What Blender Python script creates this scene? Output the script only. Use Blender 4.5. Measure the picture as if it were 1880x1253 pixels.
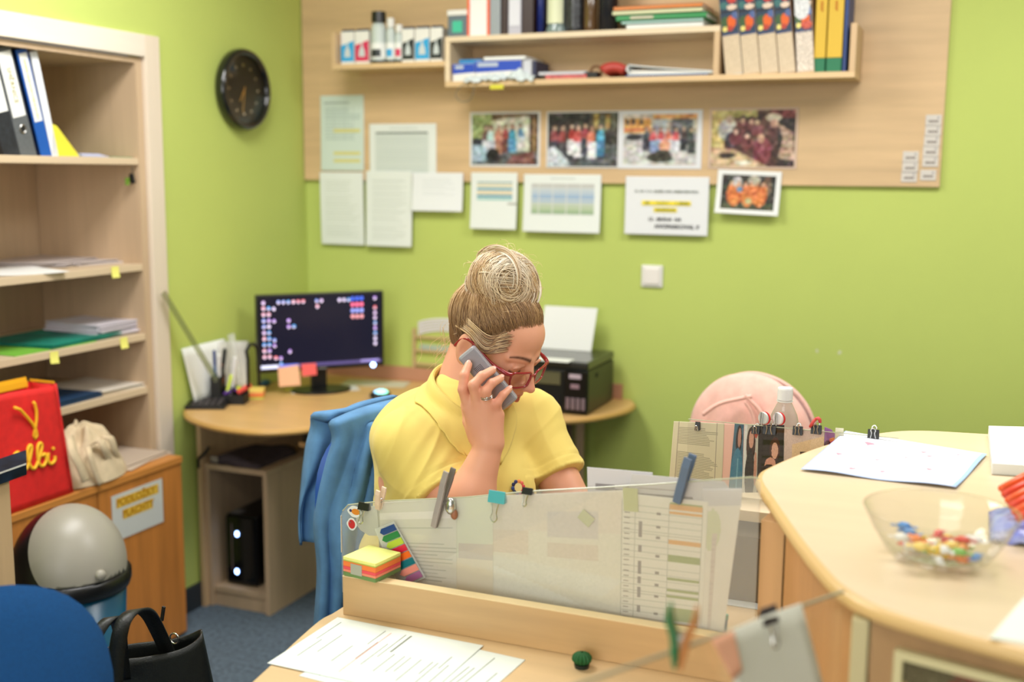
import bpy, bmesh, math, random
import numpy as np
from mathutils import Matrix, Vector
for _o in list(bpy.data.objects): bpy.data.objects.remove(_o)
SC = bpy.context.scene
COL = SC.collection
R = math.radians
PI = math.pi
# ------------------------------------------------------------------ camera
CX, CY, CZ, YAW, PIT, ROL, FPX = 2.551, -3.970, 1.58, R(22.37), R(8.5), R(.479), 2060.
def cam_rot():
    f = np.array([-math.sin(YAW)*math.cos(PIT), math.cos(YAW)*math.cos(PIT), -math.sin(PIT)])
    r = np.array([math.cos(YAW), math.sin(YAW), 0.]); u = np.cross(r, f)
    c, s = math.cos(ROL), math.sin(ROL)
    return np.array([c*r+s*u, -s*r+c*u, f])
CR = cam_rot()
def at(u, v, x=None, y=None, z=None, off=None):
    """point of the room seen at a photograph pixel, on the plane x=, y= or z=, or on the plane (point, normal) given by off"""
    d = np.array([(u-940)/FPX, (626.5-v)/FPX, 1.]) @ CR; o = np.array([CX, CY, CZ])
    if off is not None:
        p, n = np.array(off[0], float), np.array(off[1], float)
        return o + d*(np.dot(p-o, n)/np.dot(d, n))
    for i, a in enumerate((x, y, z)):
        if a is not None: return o + d*(a-o[i])/d[i]
cam = bpy.data.cameras.new('camera'); camo = bpy.data.objects.new('camera', cam); COL.objects.link(camo)
_m = Matrix(((CR[0][0], CR[1][0], -CR[2][0], CX), (CR[0][1], CR[1][1], -CR[2][1], CY), (CR[0][2], CR[1][2], -CR[2][2], CZ), (0, 0, 0, 1)))
camo.matrix_world = _m
cam.sensor_width = 36; cam.sensor_fit = 'HORIZONTAL'; cam.lens = 36*FPX/1880; cam.clip_start = .02
cam.dof.use_dof = True; cam.dof.focus_distance = 2.24; cam.dof.aperture_fstop = 2.0
SC.camera = camo
# ------------------------------------------------------------------ world, lights, exposure
W = bpy.data.worlds.new('world'); SC.world = W; W.use_nodes = True
W.node_tree.nodes['Background'].inputs[0].default_value = (.9, .95, 1, 1)
W.node_tree.nodes['Background'].inputs[1].default_value = .2
def area(name, loc, size, power, color, rot=(0, 0, 0)):
    l = bpy.data.lights.new(name, 'AREA'); l.shape = 'RECTANGLE'; l.size, l.size_y = size; l.energy = power; l.color = color
    o = bpy.data.objects.new(name, l); COL.objects.link(o); o.location = loc; o.rotation_euler = rot
    return o
area('ceiling_light', (.85, -1.75, 2.66), (.6, 1.2), 30, (1, .975, .965))
area('ceiling_light', (2.7, -1.35, 2.66), (1.2, .6), 24, (1, .975, .965))
area('ceiling_light', (2.0, -3.8, 2.66), (1.2, .6), 9, (1, .965, .94))
area('front_fill_light', (1.9, -6.3, 1.75), (2.6, 1.5), 50, (1, .98, .97), (R(90), 0, 0))  # unseen fill area added to brighten upright surfaces; the wall has no window
SC.view_settings.view_transform = 'Standard'; SC.view_settings.look = 'None'; SC.view_settings.gamma = 1
SC.view_settings.use_curve_mapping = False; SC.view_settings.exposure = .52
# ------------------------------------------------------------------ materials
def lin(c):
    return tuple(((v/255)/12.92 if v/255 <= .04045 else ((v/255+.055)/1.055)**2.4) for v in c[:3])
MATS = {}
def mat(name, col, rough=.5, metal=0, noise=None, bump=None, wood=None, emit=None, spec=.5, alpha=None, trans=0, sheen=0, sss=0, coat=0, col2=None):
    """plain principled; noise=(scale, amount) mottles the colour; wood=(axis, amount) streaks it along an axis; bump=(scale, strength)"""
    if name in MATS: return MATS[name]
    m = bpy.data.materials.new(name); m.use_nodes = True; nt = m.node_tree; b = nt.nodes['Principled BSDF']
    c = lin(col); b.inputs['Base Color'].default_value = (*c, 1); b.inputs['Roughness'].default_value = rough
    b.inputs['Metallic'].default_value = metal; b.inputs['Specular IOR Level'].default_value = spec
    if trans: b.inputs['Transmission Weight'].default_value = trans
    if sheen: b.inputs['Sheen Weight'].default_value = sheen
    if coat: b.inputs['Coat Weight'].default_value = coat
    if sss:
        b.inputs['Subsurface Weight'].default_value = sss; b.inputs['Subsurface Radius'].default_value = (.012, .005, .003); b.inputs['Subsurface Scale'].default_value = 1
    if alpha is not None: b.inputs['Alpha'].default_value = alpha
    if emit: b.inputs['Emission Color'].default_value = (*c, 1); b.inputs['Emission Strength'].default_value = emit
    if noise or wood or bump:
        tc = nt.nodes.new('ShaderNodeTexCoord')
        def ntex(scale, detail=4, axis=None, stretch=12):
            mp = nt.nodes.new('ShaderNodeMapping'); t = nt.nodes.new('ShaderNodeTexNoise')
            nt.links.new(tc.outputs['Object'], mp.inputs[0]); nt.links.new(mp.outputs[0], t.inputs[0])
            if axis is not None:
                s = [stretch]*3; s['xyz'.index(axis)] = 1; mp.inputs['Scale'].default_value = s
            t.inputs['Scale'].default_value = scale; t.inputs['Detail'].default_value = detail
            return t
        if noise or wood:
            t = ntex(noise[0]) if noise else ntex(2.2, 5, wood[0])
            amt = noise[1] if noise else wood[1]
            r = nt.nodes.new('ShaderNodeValToRGB'); nt.links.new(t.outputs['Fac'], r.inputs[0])
            d = lin(col2) if col2 else tuple(x*(1-amt) for x in c); e = tuple(min(1, x*(1+amt*.5)) for x in c)
            r.color_ramp.elements[0].position = .3; r.color_ramp.elements[1].position = .7
            r.color_ramp.elements[0].color = (*d, 1); r.color_ramp.elements[1].color = (*e, 1)
            nt.links.new(r.outputs[0], b.inputs['Base Color'])
        if bump:
            t = ntex(bump[0], 6); bm_ = nt.nodes.new('ShaderNodeBump'); bm_.inputs['Strength'].default_value = bump[1]; bm_.inputs['Distance'].default_value = .002
            nt.links.new(t.outputs['Fac'], bm_.inputs['Height']); nt.links.new(bm_.outputs[0], b.inputs['Normal'])
    MATS[name] = m; return m
def attr_mat(name, rough=.5, emit=0, spec=.4, sss=0, bump=None, coat=0):
    """colour comes from the mesh's own print (attribute 'ink')"""
    if name in MATS: return MATS[name]
    m = bpy.data.materials.new(name); m.use_nodes = True; nt = m.node_tree; b = nt.nodes['Principled BSDF']
    a = nt.nodes.new('ShaderNodeAttribute'); a.attribute_name = 'ink'
    nt.links.new(a.outputs['Color'], b.inputs['Base Color']); b.inputs['Roughness'].default_value = rough; b.inputs['Specular IOR Level'].default_value = spec
    if coat: b.inputs['Coat Weight'].default_value = coat
    if emit: nt.links.new(a.outputs['Color'], b.inputs['Emission Color']); b.inputs['Emission Strength'].default_value = emit
    if sss: b.inputs['Subsurface Weight'].default_value = sss; b.inputs['Subsurface Radius'].default_value = (.012, .005, .003); b.inputs['Subsurface Scale'].default_value = 1
    if bump:
        tc = nt.nodes.new('ShaderNodeTexCoord'); t = nt.nodes.new('ShaderNodeTexNoise'); t.inputs['Scale'].default_value = bump[0]; t.inputs['Detail'].default_value = 6
        nt.links.new(tc.outputs['Object'], t.inputs[0]); q = nt.nodes.new('ShaderNodeBump'); q.inputs['Strength'].default_value = bump[1]; q.inputs['Distance'].default_value = .001
        nt.links.new(t.outputs['Fac'], q.inputs['Height']); nt.links.new(q.outputs[0], b.inputs['Normal'])
    MATS[name] = m; return m
def clear_mat(name, tint=(255, 255, 255), haze=0., hazecol=(230, 232, 228), ior=1.49, rough=.02):
    """thin clear sheet: straight-through plus fresnel gloss, optional milky share"""
    if name in MATS: return MATS[name]
    m = bpy.data.materials.new(name); m.use_nodes = True; nt = m.node_tree; n = nt.nodes; L = nt.links
    for x in list(n): n.remove(x)
    o = n.new('ShaderNodeOutputMaterial'); t = n.new('ShaderNodeBsdfTransparent'); g = n.new('ShaderNodeBsdfGlossy'); lw = n.new('ShaderNodeLayerWeight'); lw.inputs[0].default_value = .5
    pw = n.new('ShaderNodeMath'); pw.operation = 'POWER'; pw.inputs[1].default_value = 5; L.new(lw.outputs['Facing'], pw.inputs[0])
    f = n.new('ShaderNodeMath'); f.operation = 'MULTIPLY_ADD'; f.inputs[1].default_value = .9; f.inputs[2].default_value = .04; L.new(pw.outputs[0], f.inputs[0]); mx = n.new('ShaderNodeMixShader')
    t.inputs[0].default_value = (*lin(tint), 1); g.inputs['Roughness'].default_value = rough; pass
    L.new(f.outputs[0], mx.inputs[0]); L.new(t.outputs[0], mx.inputs[1]); L.new(g.outputs[0], mx.inputs[2]); last = mx
    if haze:
        d = n.new('ShaderNodeBsdfDiffuse'); d.inputs[0].default_value = (*lin(hazecol), 1); m2 = n.new('ShaderNodeMixShader'); m2.inputs[0].default_value = haze
        L.new(mx.outputs[0], m2.inputs[1]); L.new(d.outputs[0], m2.inputs[2]); last = m2
    L.new(last.outputs[0], o.inputs[0]); MATS[name] = m; return m
WALLG = mat('green_paint', (188, 203, 106), .75, noise=(1.3, .06), bump=(160, .35))
MAPLE = mat('maple_laminate', (216, 184, 138), .42, wood=('x', .12), bump=(300, .05))
MAPLEY = mat('maple_laminate_y', (216, 184, 138), .42, wood=('y', .12))
MAPLEZ = mat('maple_laminate_z', (208, 176, 134), .45, wood=('z', .12))
PALE = mat('pale_laminate', (226, 205, 172), .4, wood=('x', .07))
FRAMEM = mat('frame_laminate', (222, 208, 188), .45, wood=('z', .05))
CABIN = mat('cabinet_laminate', (196, 170, 138), .5, wood=('z', .1))
ORANGE = mat('alder_laminate', (201, 128, 58), .4, wood=('z', .22))
PAPER = mat('paper_white', (232, 234, 230), .7)
PAPER2 = mat('paper_grey', (212, 210, 204), .7)
BLACK = mat('black_plastic', (16, 16, 17), .35)
BLACKM = mat('black_matt', (20, 20, 20), .6)
WHITEP = mat('white_plastic', (228, 226, 220), .35)
STEEL = mat('bright_steel', (200, 200, 198), .22, 1)
PRINT = attr_mat('printed_paper', .45)
GLOSSY = attr_mat('photo_print', .25)
GLASS = clear_mat('clear_acrylic')
# ------------------------------------------------------------------ mesh helpers
class MB:
    def __init__(s): s.v = []; s.f = []; s.c = []
    def add(s, v, f, T=None, col=None):
        o = len(s.v)
        if T is not None: v = [tuple(T @ Vector(p)) for p in v]
        s.v += [tuple(p) for p in v]; s.f += [tuple(i+o for i in q) for q in f]
        s.c += [col or (1, 1, 1)]*len(v); return s
    def box(s, x0, x1, y0, y1, z0, z1, T=None, col=None):
        v = [(x, y, z) for z in (z0, z1) for y in (y0, y1) for x in (x0, x1)]
        return s.add(v, [(0, 2, 3, 1), (4, 5, 7, 6), (0, 1, 5, 4), (2, 6, 7, 3), (0, 4, 6, 2), (1, 3, 7, 5)], T, col)
    def prism(s, poly, z0, z1, T=None, col=None):
        n = len(poly); v = [(x, y, z0) for x, y in poly]+[(x, y, z1) for x, y in poly]
        return s.add(v, [tuple(range(n-1, -1, -1)), tuple(range(n, 2*n))]+[(i, (i+1) % n, n+(i+1) % n, n+i) for i in range(n)], T, col)
    def lathe(s, prof, seg=32, T=None, a0=0, a1=2*PI, col=None):
        full = abs(a1-a0-2*PI) < 1e-6; k = seg if full else seg+1
        v = [(r*math.cos(a0+(a1-a0)*i/seg), r*math.sin(a0+(a1-a0)*i/seg), z) for r, z in prof for i in range(k)]; f = []
        for j in range(len(prof)-1):
            for i in range(seg):
                i2 = (i+1) % k; f.append((j*k+i, j*k+i2, (j+1)*k+i2, (j+1)*k+i))
        return s.add(v, f, T, col)
    def tube(s, pts, r, seg=8, closed=False, T=None, col=None, cap=True):
        P = [Vector(p) for p in pts]; n = len(P); rr = r if hasattr(r, '__len__') else [r]*n
        v = []; f = []; up = None
        for i in range(n):
            a = P[(i-1) % n] if (closed or i > 0) else P[i]; b = P[(i+1) % n] if (closed or i < n-1) else P[i]
            t = (b-a).normalized() if (b-a).length > 1e-9 else Vector((0, 0, 1))
            if up is None:
                up = Vector((0, 0, 1)) if abs(t.z) < .9 else Vector((1, 0, 0))
            x = up-t*up.dot(t); x.normalize(); up = x; y = t.cross(x)
            for k in range(seg):
                q = 2*PI*k/seg; v.append(P[i]+(x*math.cos(q)+y*math.sin(q))*rr[i])
        for i in range(n if closed else n-1):
            for k in range(seg):
                a = i*seg+k; b = i*seg+(k+1) % seg; c = ((i+1) % n)*seg+(k+1) % seg; d = ((i+1) % n)*seg+k
                f.append((a, b, c, d))
        if cap and not closed: f += [tuple(range(seg-1, -1, -1)), tuple(range((n-1)*seg, n*seg))]
        return s.add(v, f, T, col)
    def sheet(s, fn, nu, nv, thick=0, T=None, col=None):
        """surface fn(u,v)->xyz with optional thickness along its normal"""
        g = [[Vector(fn(i/nu, j/nv)) for i in range(nu+1)] for j in range(nv+1)]; w = nu+1
        v = [p for row in g for p in row]; f = [(j*w+i, j*w+i+1, (j+1)*w+i+1, (j+1)*w+i) for j in range(nv) for i in range(nu)]
        if thick:
            nv2 = []
            for j in range(nv+1):
                for i in range(nu+1):
                    a = g[j][min(i+1, nu)]-g[j][max(i-1, 0)]; b = g[min(j+1, nv)][i]-g[max(j-1, 0)][i]; q = a.cross(b)
                    q = q.normalized() if q.length > 1e-12 else Vector((0, 0, 1)); nv2.append(g[j][i]-q*thick)
            N = len(v); v = v+nv2; f += [tuple(N+k for k in q[::-1]) for q in f]
            rim = [(0, i) for i in range(nu)]+[(j, nu) for j in range(nv)]+[(nv, i) for i in range(nu, 0, -1)]+[(j, 0) for j in range(nv, 0, -1)]
            rim = [j*w+i for j, i in rim]
            for k in range(len(rim)):
                a, b = rim[k], rim[(k+1) % len(rim)]; f.append((b, a, N+a, N+b))
        return s.add(v, f, T, col)
    def ball(s, c, r, seg=16, rings=10, T=None, col=None):
        r3 = r if hasattr(r, '__len__') else (r, r, r)
        v = [(c[0], c[1], c[2]-r3[2])]; f = []
        for j in range(1, rings):
            th = PI*j/rings
            for i in range(seg):
                a = 2*PI*i/seg; v.append((c[0]+r3[0]*math.sin(th)*math.cos(a), c[1]+r3[1]*math.sin(th)*math.sin(a), c[2]-r3[2]*math.cos(th)))
        v.append((c[0], c[1], c[2]+r3[2])); N = len(v)-1
        for i in range(seg):
            i2 = (i+1) % seg; f.append((0, 1+i2, 1+i)); f.append((N, 1+(rings-2)*seg+i, 1+(rings-2)*seg+i2))
            for j in range(rings-2): f.append((1+j*seg+i, 1+j*seg+i2, 1+(j+1)*seg+i2, 1+(j+1)*seg+i))
        return s.add(v, f, T, col)
def ident(): return Matrix.Identity(4)
def TR(x, y, z): return Matrix.Translation((x, y, z))
def RX(a): return Matrix.Rotation(R(a), 4, 'X')
def RY(a): return Matrix.Rotation(R(a), 4, 'Y')
def RZ(a): return Matrix.Rotation(R(a), 4, 'Z')
def frame3(o, x, y, z):
    """matrix with origin o and the given axes"""
    return Matrix(((x[0], y[0], z[0], o[0]), (x[1], y[1], z[1], o[1]), (x[2], y[2], z[2], o[2]), (0, 0, 0, 1)))
WM = {}
def link_mesh(name, me, m, parent=None, bevel=0, smooth=False, subd=0, T=None):
    o = bpy.data.objects.new(name, me); COL.objects.link(o)
    if m is not None and not me.materials: me.materials.append(m)
    if parent is not None: o.parent = parent
    w = T if T is not None else ident(); WM[o.name] = w
    pw = WM[parent.name] if parent is not None else ident()
    o.matrix_basis = pw.inverted() @ w
    if bevel:
        b = o.modifiers.new('bevel', 'BEVEL'); b.width = bevel; b.segments = 2; b.limit_method = 'ANGLE'; b.angle_limit = R(50)
    if subd:
        b = o.modifiers.new('sub', 'SUBSURF'); b.levels = subd; b.render_levels = subd
    if smooth: me.shade_smooth()
    return o
def mk(name, mb, m, parent=None, bevel=0, smooth=False, ink=False, subd=0, org=None):
    """mb is in world coordinates; its object's origin goes to org, else to the base of its box"""
    v = np.array(mb.v, dtype=float); lo, hi = v.min(0), v.max(0)
    if org is None: org = ((lo[0]+hi[0])/2, (lo[1]+hi[1])/2, lo[2])
    me = bpy.data.meshes.new(name); me.from_pydata((v-np.array(org)).tolist(), [], mb.f)
    if ink:
        a = me.color_attributes.new('ink', 'FLOAT_COLOR', 'POINT'); c = np.ones((len(v), 4)); c[:, :3] = [lin(x) for x in mb.c]; a.data.foreach_set('color', c.ravel())
    me.update()
    return link_mesh(name, me, m, parent, bevel, smooth, subd, TR(*org))
def tag(o, label=None, cat=None, group=None, kind=None):
    if label: o['label'] = label
    if cat: o['category'] = cat
    if group: o['group'] = group
    if kind: o['kind'] = kind
    return o
def thing(name, label, cat, loc, rotz=0, group=None):
    o = bpy.data.objects.new(name, None); COL.objects.link(o); o.empty_display_size = .05
    w = TR(*loc) @ RZ(rotz); o.matrix_basis = w; WM[o.name] = w
    return tag(o, label, cat, group)
def struct(name, mb, m, **k): return tag(mk(name, mb, m, **k), kind='structure')
# ---- flat print: a small picture laid down point by point on a grid mesh
class Canvas:
    def __init__(s, w, h, bg): s.w, s.h = w, h; s.a = np.zeros((h, w, 3)); s.a[:] = bg; s.Y, s.X = np.mgrid[0:h, 0:w]; s.X = (s.X+.5)/w; s.Y = (s.Y+.5)/h
    def rect(s, x0, y0, x1, y1, c): s.a[(s.X >= x0) & (s.X <= x1) & (s.Y >= y0) & (s.Y <= y1)] = c; return s
    def ell(s, cx, cy, rx, ry, c, ang=0):
        t = math.radians(ang); dx, dy = (s.X-cx), (s.Y-cy); u = dx*math.cos(t)+dy*math.sin(t); v = -dx*math.sin(t)+dy*math.cos(t)
        s.a[(u/rx)**2+(v/ry)**2 <= 1] = c; return s
    def poly(s, pts, c):
        inside = np.zeros(s.X.shape, bool); n = len(pts)
        for i in range(n):
            (x1, y1), (x2, y2) = pts[i], pts[(i+1) % n]
            if y1 == y2: continue
            k = ((s.Y > min(y1, y2)) & (s.Y <= max(y1, y2)) & (s.X < (s.Y-y1)*(x2-x1)/(y2-y1)+x1)); inside ^= k
        s.a[inside] = c; return s
    def person(s, x, y, h, top, legs, skin=(205, 160, 130), hair=(60, 40, 30)):
        q = math.sin(x*91)*.5; y += q*h*.07; x += math.sin(x*57)*.008; top = tuple(min(255, max(0, c_*(1+q*.35)+12*math.sin(x*40+i_*2))) for i_, c_ in enumerate(top)); h *= 1+q*.08
        s.ell(x-.03*q, y+h*.42, h*.09, h*.26, top, 12*q); s.rect(x-h*.1, y+h*.5, x+h*.1, y+h*.98, legs); s.ell(x, y+h*.1, h*.07, h*.1, hair); s.ell(x, y+h*.12, h*.05, h*.075, skin); return s
    def lines(s, x0, y0, x1, y1, n, c, seed=0, fill=.6, jag=True):
        rn = random.Random(seed)
        for i in range(n):
            y = y0+(y1-y0)*(i+.5)/n; hh = (y1-y0)/n*fill/2; e = x1-(rn.random()*.35*(x1-x0) if jag else 0)
            s.rect(x0, y-hh, e, y+hh, c)
        return s
    def noise(s, amp, seed=0):
        r = np.random.RandomState(seed); s.a = np.clip(s.a+r.randn(s.h, s.w, 1)*amp, 0, 255); return s
def print_mesh(cv, w, h, T, name='print', m=None, parent=None, curl=None):
    """canvas on a sheet w x h metres in T's xy plane (x right, y up, centred), facing +z; one small face per dot"""
    nx, ny = cv.w, cv.h
    X, Y = np.meshgrid(np.linspace(-w/2, w/2, nx+1), np.linspace(h/2, -h/2, ny+1)); Z = np.zeros_like(X) if curl is None else curl(X, Y)
    v = np.stack([X, Y, Z], -1).reshape(-1, 3)
    i = np.arange(ny)[:, None]*(nx+1)+np.arange(nx)[None]; f = np.stack([i, i+nx+1, i+nx+2, i+1], -1).reshape(-1, 4)
    me = bpy.data.meshes.new(name); me.vertices.add(len(v)); me.vertices.foreach_set('co', v.ravel()); me.loops.add(f.size); me.loops.foreach_set('vertex_index', f.ravel().astype(np.int32))
    me.polygons.add(len(f)); me.polygons.foreach_set('loop_start', np.arange(0, f.size, 4, dtype=np.int32)); me.update(calc_edges=True)
    a = me.color_attributes.new('ink', 'FLOAT_COLOR', 'CORNER'); c = cv.a.reshape(-1, 3)/255
    c = np.where(c <= .04045, c/12.92, ((c+.055)/1.055)**2.4); c = np.concatenate([c, np.ones((len(c), 1))], 1); c = np.repeat(c, 4, axis=0); a.data.foreach_set('color', c.ravel())
    return link_mesh(name, me, m or PRINT, parent, T=T)
def text_mesh(s, size, m, T, parent=None, name='lettering', depth=.0002, align='CENTER', space=1, bold=0, shear=0):
    cu = bpy.data.curves.new(name, 'FONT'); cu.body = s; cu.size = size; cu.align_x = align; cu.align_y = 'CENTER'; cu.extrude = depth; cu.space_character = space; cu.offset = bold; cu.shear = shear; cu.resolution_u = 3
    t = bpy.data.objects.new(name, cu); COL.objects.link(t); me = bpy.data.meshes.new_from_object(t); bpy.data.objects.remove(t); me.materials.clear()
    return link_mesh(name, me, m, parent, T=T)
def on_left(y, z, x=0): return frame3((x, y, z), (0, 1, 0), (0, 0, 1), (1, 0, 0))       # sheet frame facing +x
def on_back(x, z, y=0): return frame3((x, y, z), (1, 0, 0), (0, 0, 1), (0, -1, 0))      # sheet frame facing -y
def flat(x, y, z, a=0): return TR(x, y, z) @ RZ(a)
def copy_tree(o, loc, rz=None, label=None):
    c = o.copy(); COL.objects.link(c); c.location = loc
    if rz is not None: c.rotation_euler = (0, 0, R(rz))
    if label: c['label'] = label
    for ch in o.children:
        d = ch.copy(); COL.objects.link(d); d.parent = c
        for g in ch.children: e = g.copy(); COL.objects.link(e); e.parent = d
    return c
# ================================================================== room shell
XR, YF, ZC = 4.6, -6.4, 2.7
CARPET = mat('carpet_blue', (92, 108, 122), .95, noise=(60, .4), bump=(400, .9))
CEILM = mat('ceiling_white', (236, 236, 232), .8)
WALLW = mat('far_paint', (176, 174, 164), .8)
struct('floor', MB().box(-.5, XR, YF, .1, -.1, 0), CARPET)
struct('ceiling', MB().box(-.5, XR, YF, .1, ZC, ZC+.1), CEILM)
struct('wall_back', MB().box(0, XR, 0, .12, 0, ZC), WALLG)
struct('wall_right', MB().box(XR, XR+.1, YF, .12, 0, ZC), WALLW)
struct('wall_front', MB().box(-.5, XR, YF-.1, YF, 0, ZC), WALLW)
CY0, CY1, CZT = -2.6, -.888, 2.017       # opening of the built-in shelving in the left wall
w = MB().box(-.12, 0, CY1, .12, 0, ZC).box(-.12, 0, CY0, CY1, CZT, ZC).box(-.12, 0, YF, CY0, 0, ZC)
struct('wall_left', w, WALLG)
SKIRT = mat('skirting_dark', (38, 46, 54), .6)
struct('baseboard_left', MB().box(0, .012, CY1, -.012, 0, .09), SKIRT)
struct('baseboard_back', MB().box(.0, XR, -.012, 0, 0, .09), SKIRT)
# ================================================================== built-in shelving
YI = -.958
sh = thing('bookcase', 'tall built-in open bookcase with pale frame, set in the green wall', 'bookcase', (-.2, -1.7, 0))
mk('frame_post', MB().box(-.02, .012, YI, CY1, .0, CZT), FRAMEM, sh, bevel=.002)
mk('frame_rail', MB().box(-.02, .012, CY0, YI, 1.946, CZT), mat('frame_laminate_lit', (226, 216, 200), .45, wood=('y', .05)), sh, bevel=.002)  # top rail's copy is whiter: the wash of light put into its colour
mk('side_panel', MB().box(-.45, -.004, -.99, YI-.002, 0, 1.942), CABIN, sh)
mk('side_panel', MB().box(-.45, -.004, CY0+.02, CY0+.05, 0, 1.942), CABIN, sh)
mk('back_panel', MB().box(-.46, -.452, CY0+.02, YI-.002, 0, 1.942), CABIN, sh)
mk('top_panel', MB().box(-.45, -.004, CY0+.05, -.99, 1.925, 1.942), CABIN, sh)
SHZ = [1.62, 1.272, 1.038, .856]
for z in SHZ: mk('shelf', MB().box(-.448, -.006, CY0+.051, -.991, z-.022, z), mat('shelf_laminate', (214, 192, 160), .45, wood=('y', .1)), sh, bevel=.001)
# sticky notes on shelf edges
STICKY = mat('sticky_yellow', (232, 228, 118), .7)
for (u, v, s, lb) in ((214, 500, 1, 'yellow sticky note on the edge of the second shelf'), (102, 657, 2, 'yellow sticky note under the teal folder on the shelf edge'), (230, 630, 2, 'yellow sticky note under the paper stack on the shelf edge')):
    p = at(u, v, x=.003)
    m_ = MB().sheet(lambda a, b: (.0+.006*(1-b)**2, (a-.5)*.034+.002*b, (b-.5)*.036), 3, 6, .0006, T=TR(-.004, p[1], p[2]) @ RX(random.Random(u).uniform(-6, 4)))
    tag(mk('sticky_note', m_, STICKY), lb, 'sticky note', 'sticky notes on the shelf edges')
# keys hanging in the lock
k = thing('key_bunch', 'small bunch of keys hanging from the lock of the bookcase side', 'keys', tuple(at(247, 325, y=-.995)))
p = Vector(at(247, 312, y=-.995))
mk('key', MB().box(-.003, .003, -.012, -.01, -.012, .012, T=TR(*p)).box(-.009, .009, -.013, -.009, -.04, -.014, T=TR(*p) @ RY(10)), STEEL, k)
mk('fob', MB().box(-.012, .004, -.02, -.012, -.045, -.012, T=TR(*p) @ RY(-14)), BLACK, k, bevel=.002)
mk('tag', MB().box(-.018, -.006, -.026, -.02, -.05, -.026, T=TR(*p)), mat('key_green', (110, 150, 50), .5), k)
# ---------- binders on the top shelf (spines face the room, tops lean away from the corner)
def MB_marks(T, h, th):
    m_ = MB(); r_ = random.Random(5)
    for i in range(30):
        z_ = h*.90-i*.0058; m_.box(.0009, .0013, -th/2-.004, -th/2+.004, z_-.0035*r_.uniform(.5, 1), z_, T=T)
    return m_
def binder(label, yb, th, lean, body, spine_mat, labelcol, txt=None, h=.318, dpt=.28, hole=True, txtc=None, xf=-.03, kind='ring_binder', z=SHZ[0], half=.62):
    T = TR(xf, yb, z+.001) @ RX(lean)          # local: x back, y along the shelf, z up; pivot at its low corner nearest the corner of the room
    t = bpy.data.objects.new(kind, None); COL.objects.link(t); t.matrix_basis = T; WM[t.name] = T; tag(t, label, 'binder', 'binders leaning on the top shelf')
    mk('cover', MB().box(-dpt, -.004, -th, -th+.003, 0, h, T=T), body, t).matrix_basis
    mk('cover', MB().box(-dpt, -.004, -.003, 0, 0, h, T=T), body, t)
    mk('pages', MB().box(-dpt+.01, -.02, -th+.005, -.005, .01, h-.02, T=T), PAPER2, t)
    mk('spine', MB().box(-.004, 0, -th, 0, 0, h, T=T), spine_mat, t, bevel=.001)
    if labelcol: mk('spine_label', MB().box(0, .0008, -th+.006, -.006, h*(1-half), h-.012, T=T), labelcol, t)
    if hole:
        H = T @ TR(.0015, -th/2, .085) @ RY(90)
        mk('finger_ring', MB().tube([(.011*math.cos(a*PI/12), .011*math.sin(a*PI/12), 0) for a in range(24)], .0022, 6, True, T=H), STEEL, t)
        mk('finger_hole', MB().lathe([(0, -.0006), (.0105, -.0006)], 20, T=H), BLACKM, t)
    if txt:
        if txt == 'SMLOUVY': tag(mk('faded_print', MB_marks(T, h, th), txtc, t), kind='stuff'); return t
        text_mesh(txt, .022, txtc, T @ frame3((.0014, -th/2+.001, h*.66), (0, 0, -1), (0, 1, 0), (1, 0, 0)), t)
    return t
BLUEB = mat('binder_blue', (18, 84, 168), .45); DKB = mat('binder_navy', (14, 38, 84), .5); GREYB = mat('binder_grey', (92, 96, 98), .6, noise=(300, .25)); CHAR = mat('binder_charcoal', (34, 38, 44), .6, noise=(60, .5))
YEL = mat('marker_yellow', (214, 190, 30), .6); OLIVE = mat('marker_olive', (150, 140, 20), .6)
def y0(u, v=285): return at(u, v, x=-.03)[1]
binder('blue ring binder with white spine label beside the white file', y0(96), .042, 14, DKB, BLUEB, PAPER, 'SMLOUVY', hole=False, txtc=YEL, half=.66)
binder('grey lever arch file with white label in yellow lettering and steel finger ring', y0(68), .060, 14, CHAR, GREYB, PAPER, 'SMĚRNICE', txtc=OLIVE)
binder('charcoal binder with white label at the near end of the row', y0(38), .060, 14, CHAR, CHAR, PAPER, 'PO', hole=False, txtc=OLIVE, h=.31, half=.58)
binder('narrow white file at the end of the binder row', y0(108), .026, 12, PAPER, mat('file_white', (232, 236, 240), .5), None, None, hole=False, h=.31)
yy = y0(146); yt = at(104, 228, x=-.03)
m_ = MB().prism([(yy, SHZ[0]+.001), (yy-.11, SHZ[0]+.001), (yt[1]-.02, yt[2]), (yt[1], yt[2]-.005)], 0, .22, T=frame3((-.25, 0, 0), (0, 1, 0), (0, 0, 1), (1, 0, 0)))
tag(mk('folder', m_, mat('folder_yellow', (222, 214, 60), .6)), 'yellow card folder slumped against the white file', 'folder')
m_ = MB(); q = at(165, 284, x=-.06)
for i in range(3): m_.box(-.28, -.03-.01*i, q[1]-.06+.004*i, q[1]+.05-.006*i, SHZ[0]+.001+.0035*i, SHZ[0]+.004+.0035*i)
tag(mk('booklet', m_, mat('booklet_lilac', (186, 190, 212), .6)), 'thin lilac booklet lying flat beside the yellow folder', 'booklet')
tag(mk('booklet', MB().box(-.3, -.02, q[1]+.055, -1.0, SHZ[0]+.0005, SHZ[0]+.003), mat('booklet_green', (110, 150, 110), .6)), 'thin green booklet flat at the end of the top shelf', 'booklet')
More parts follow.
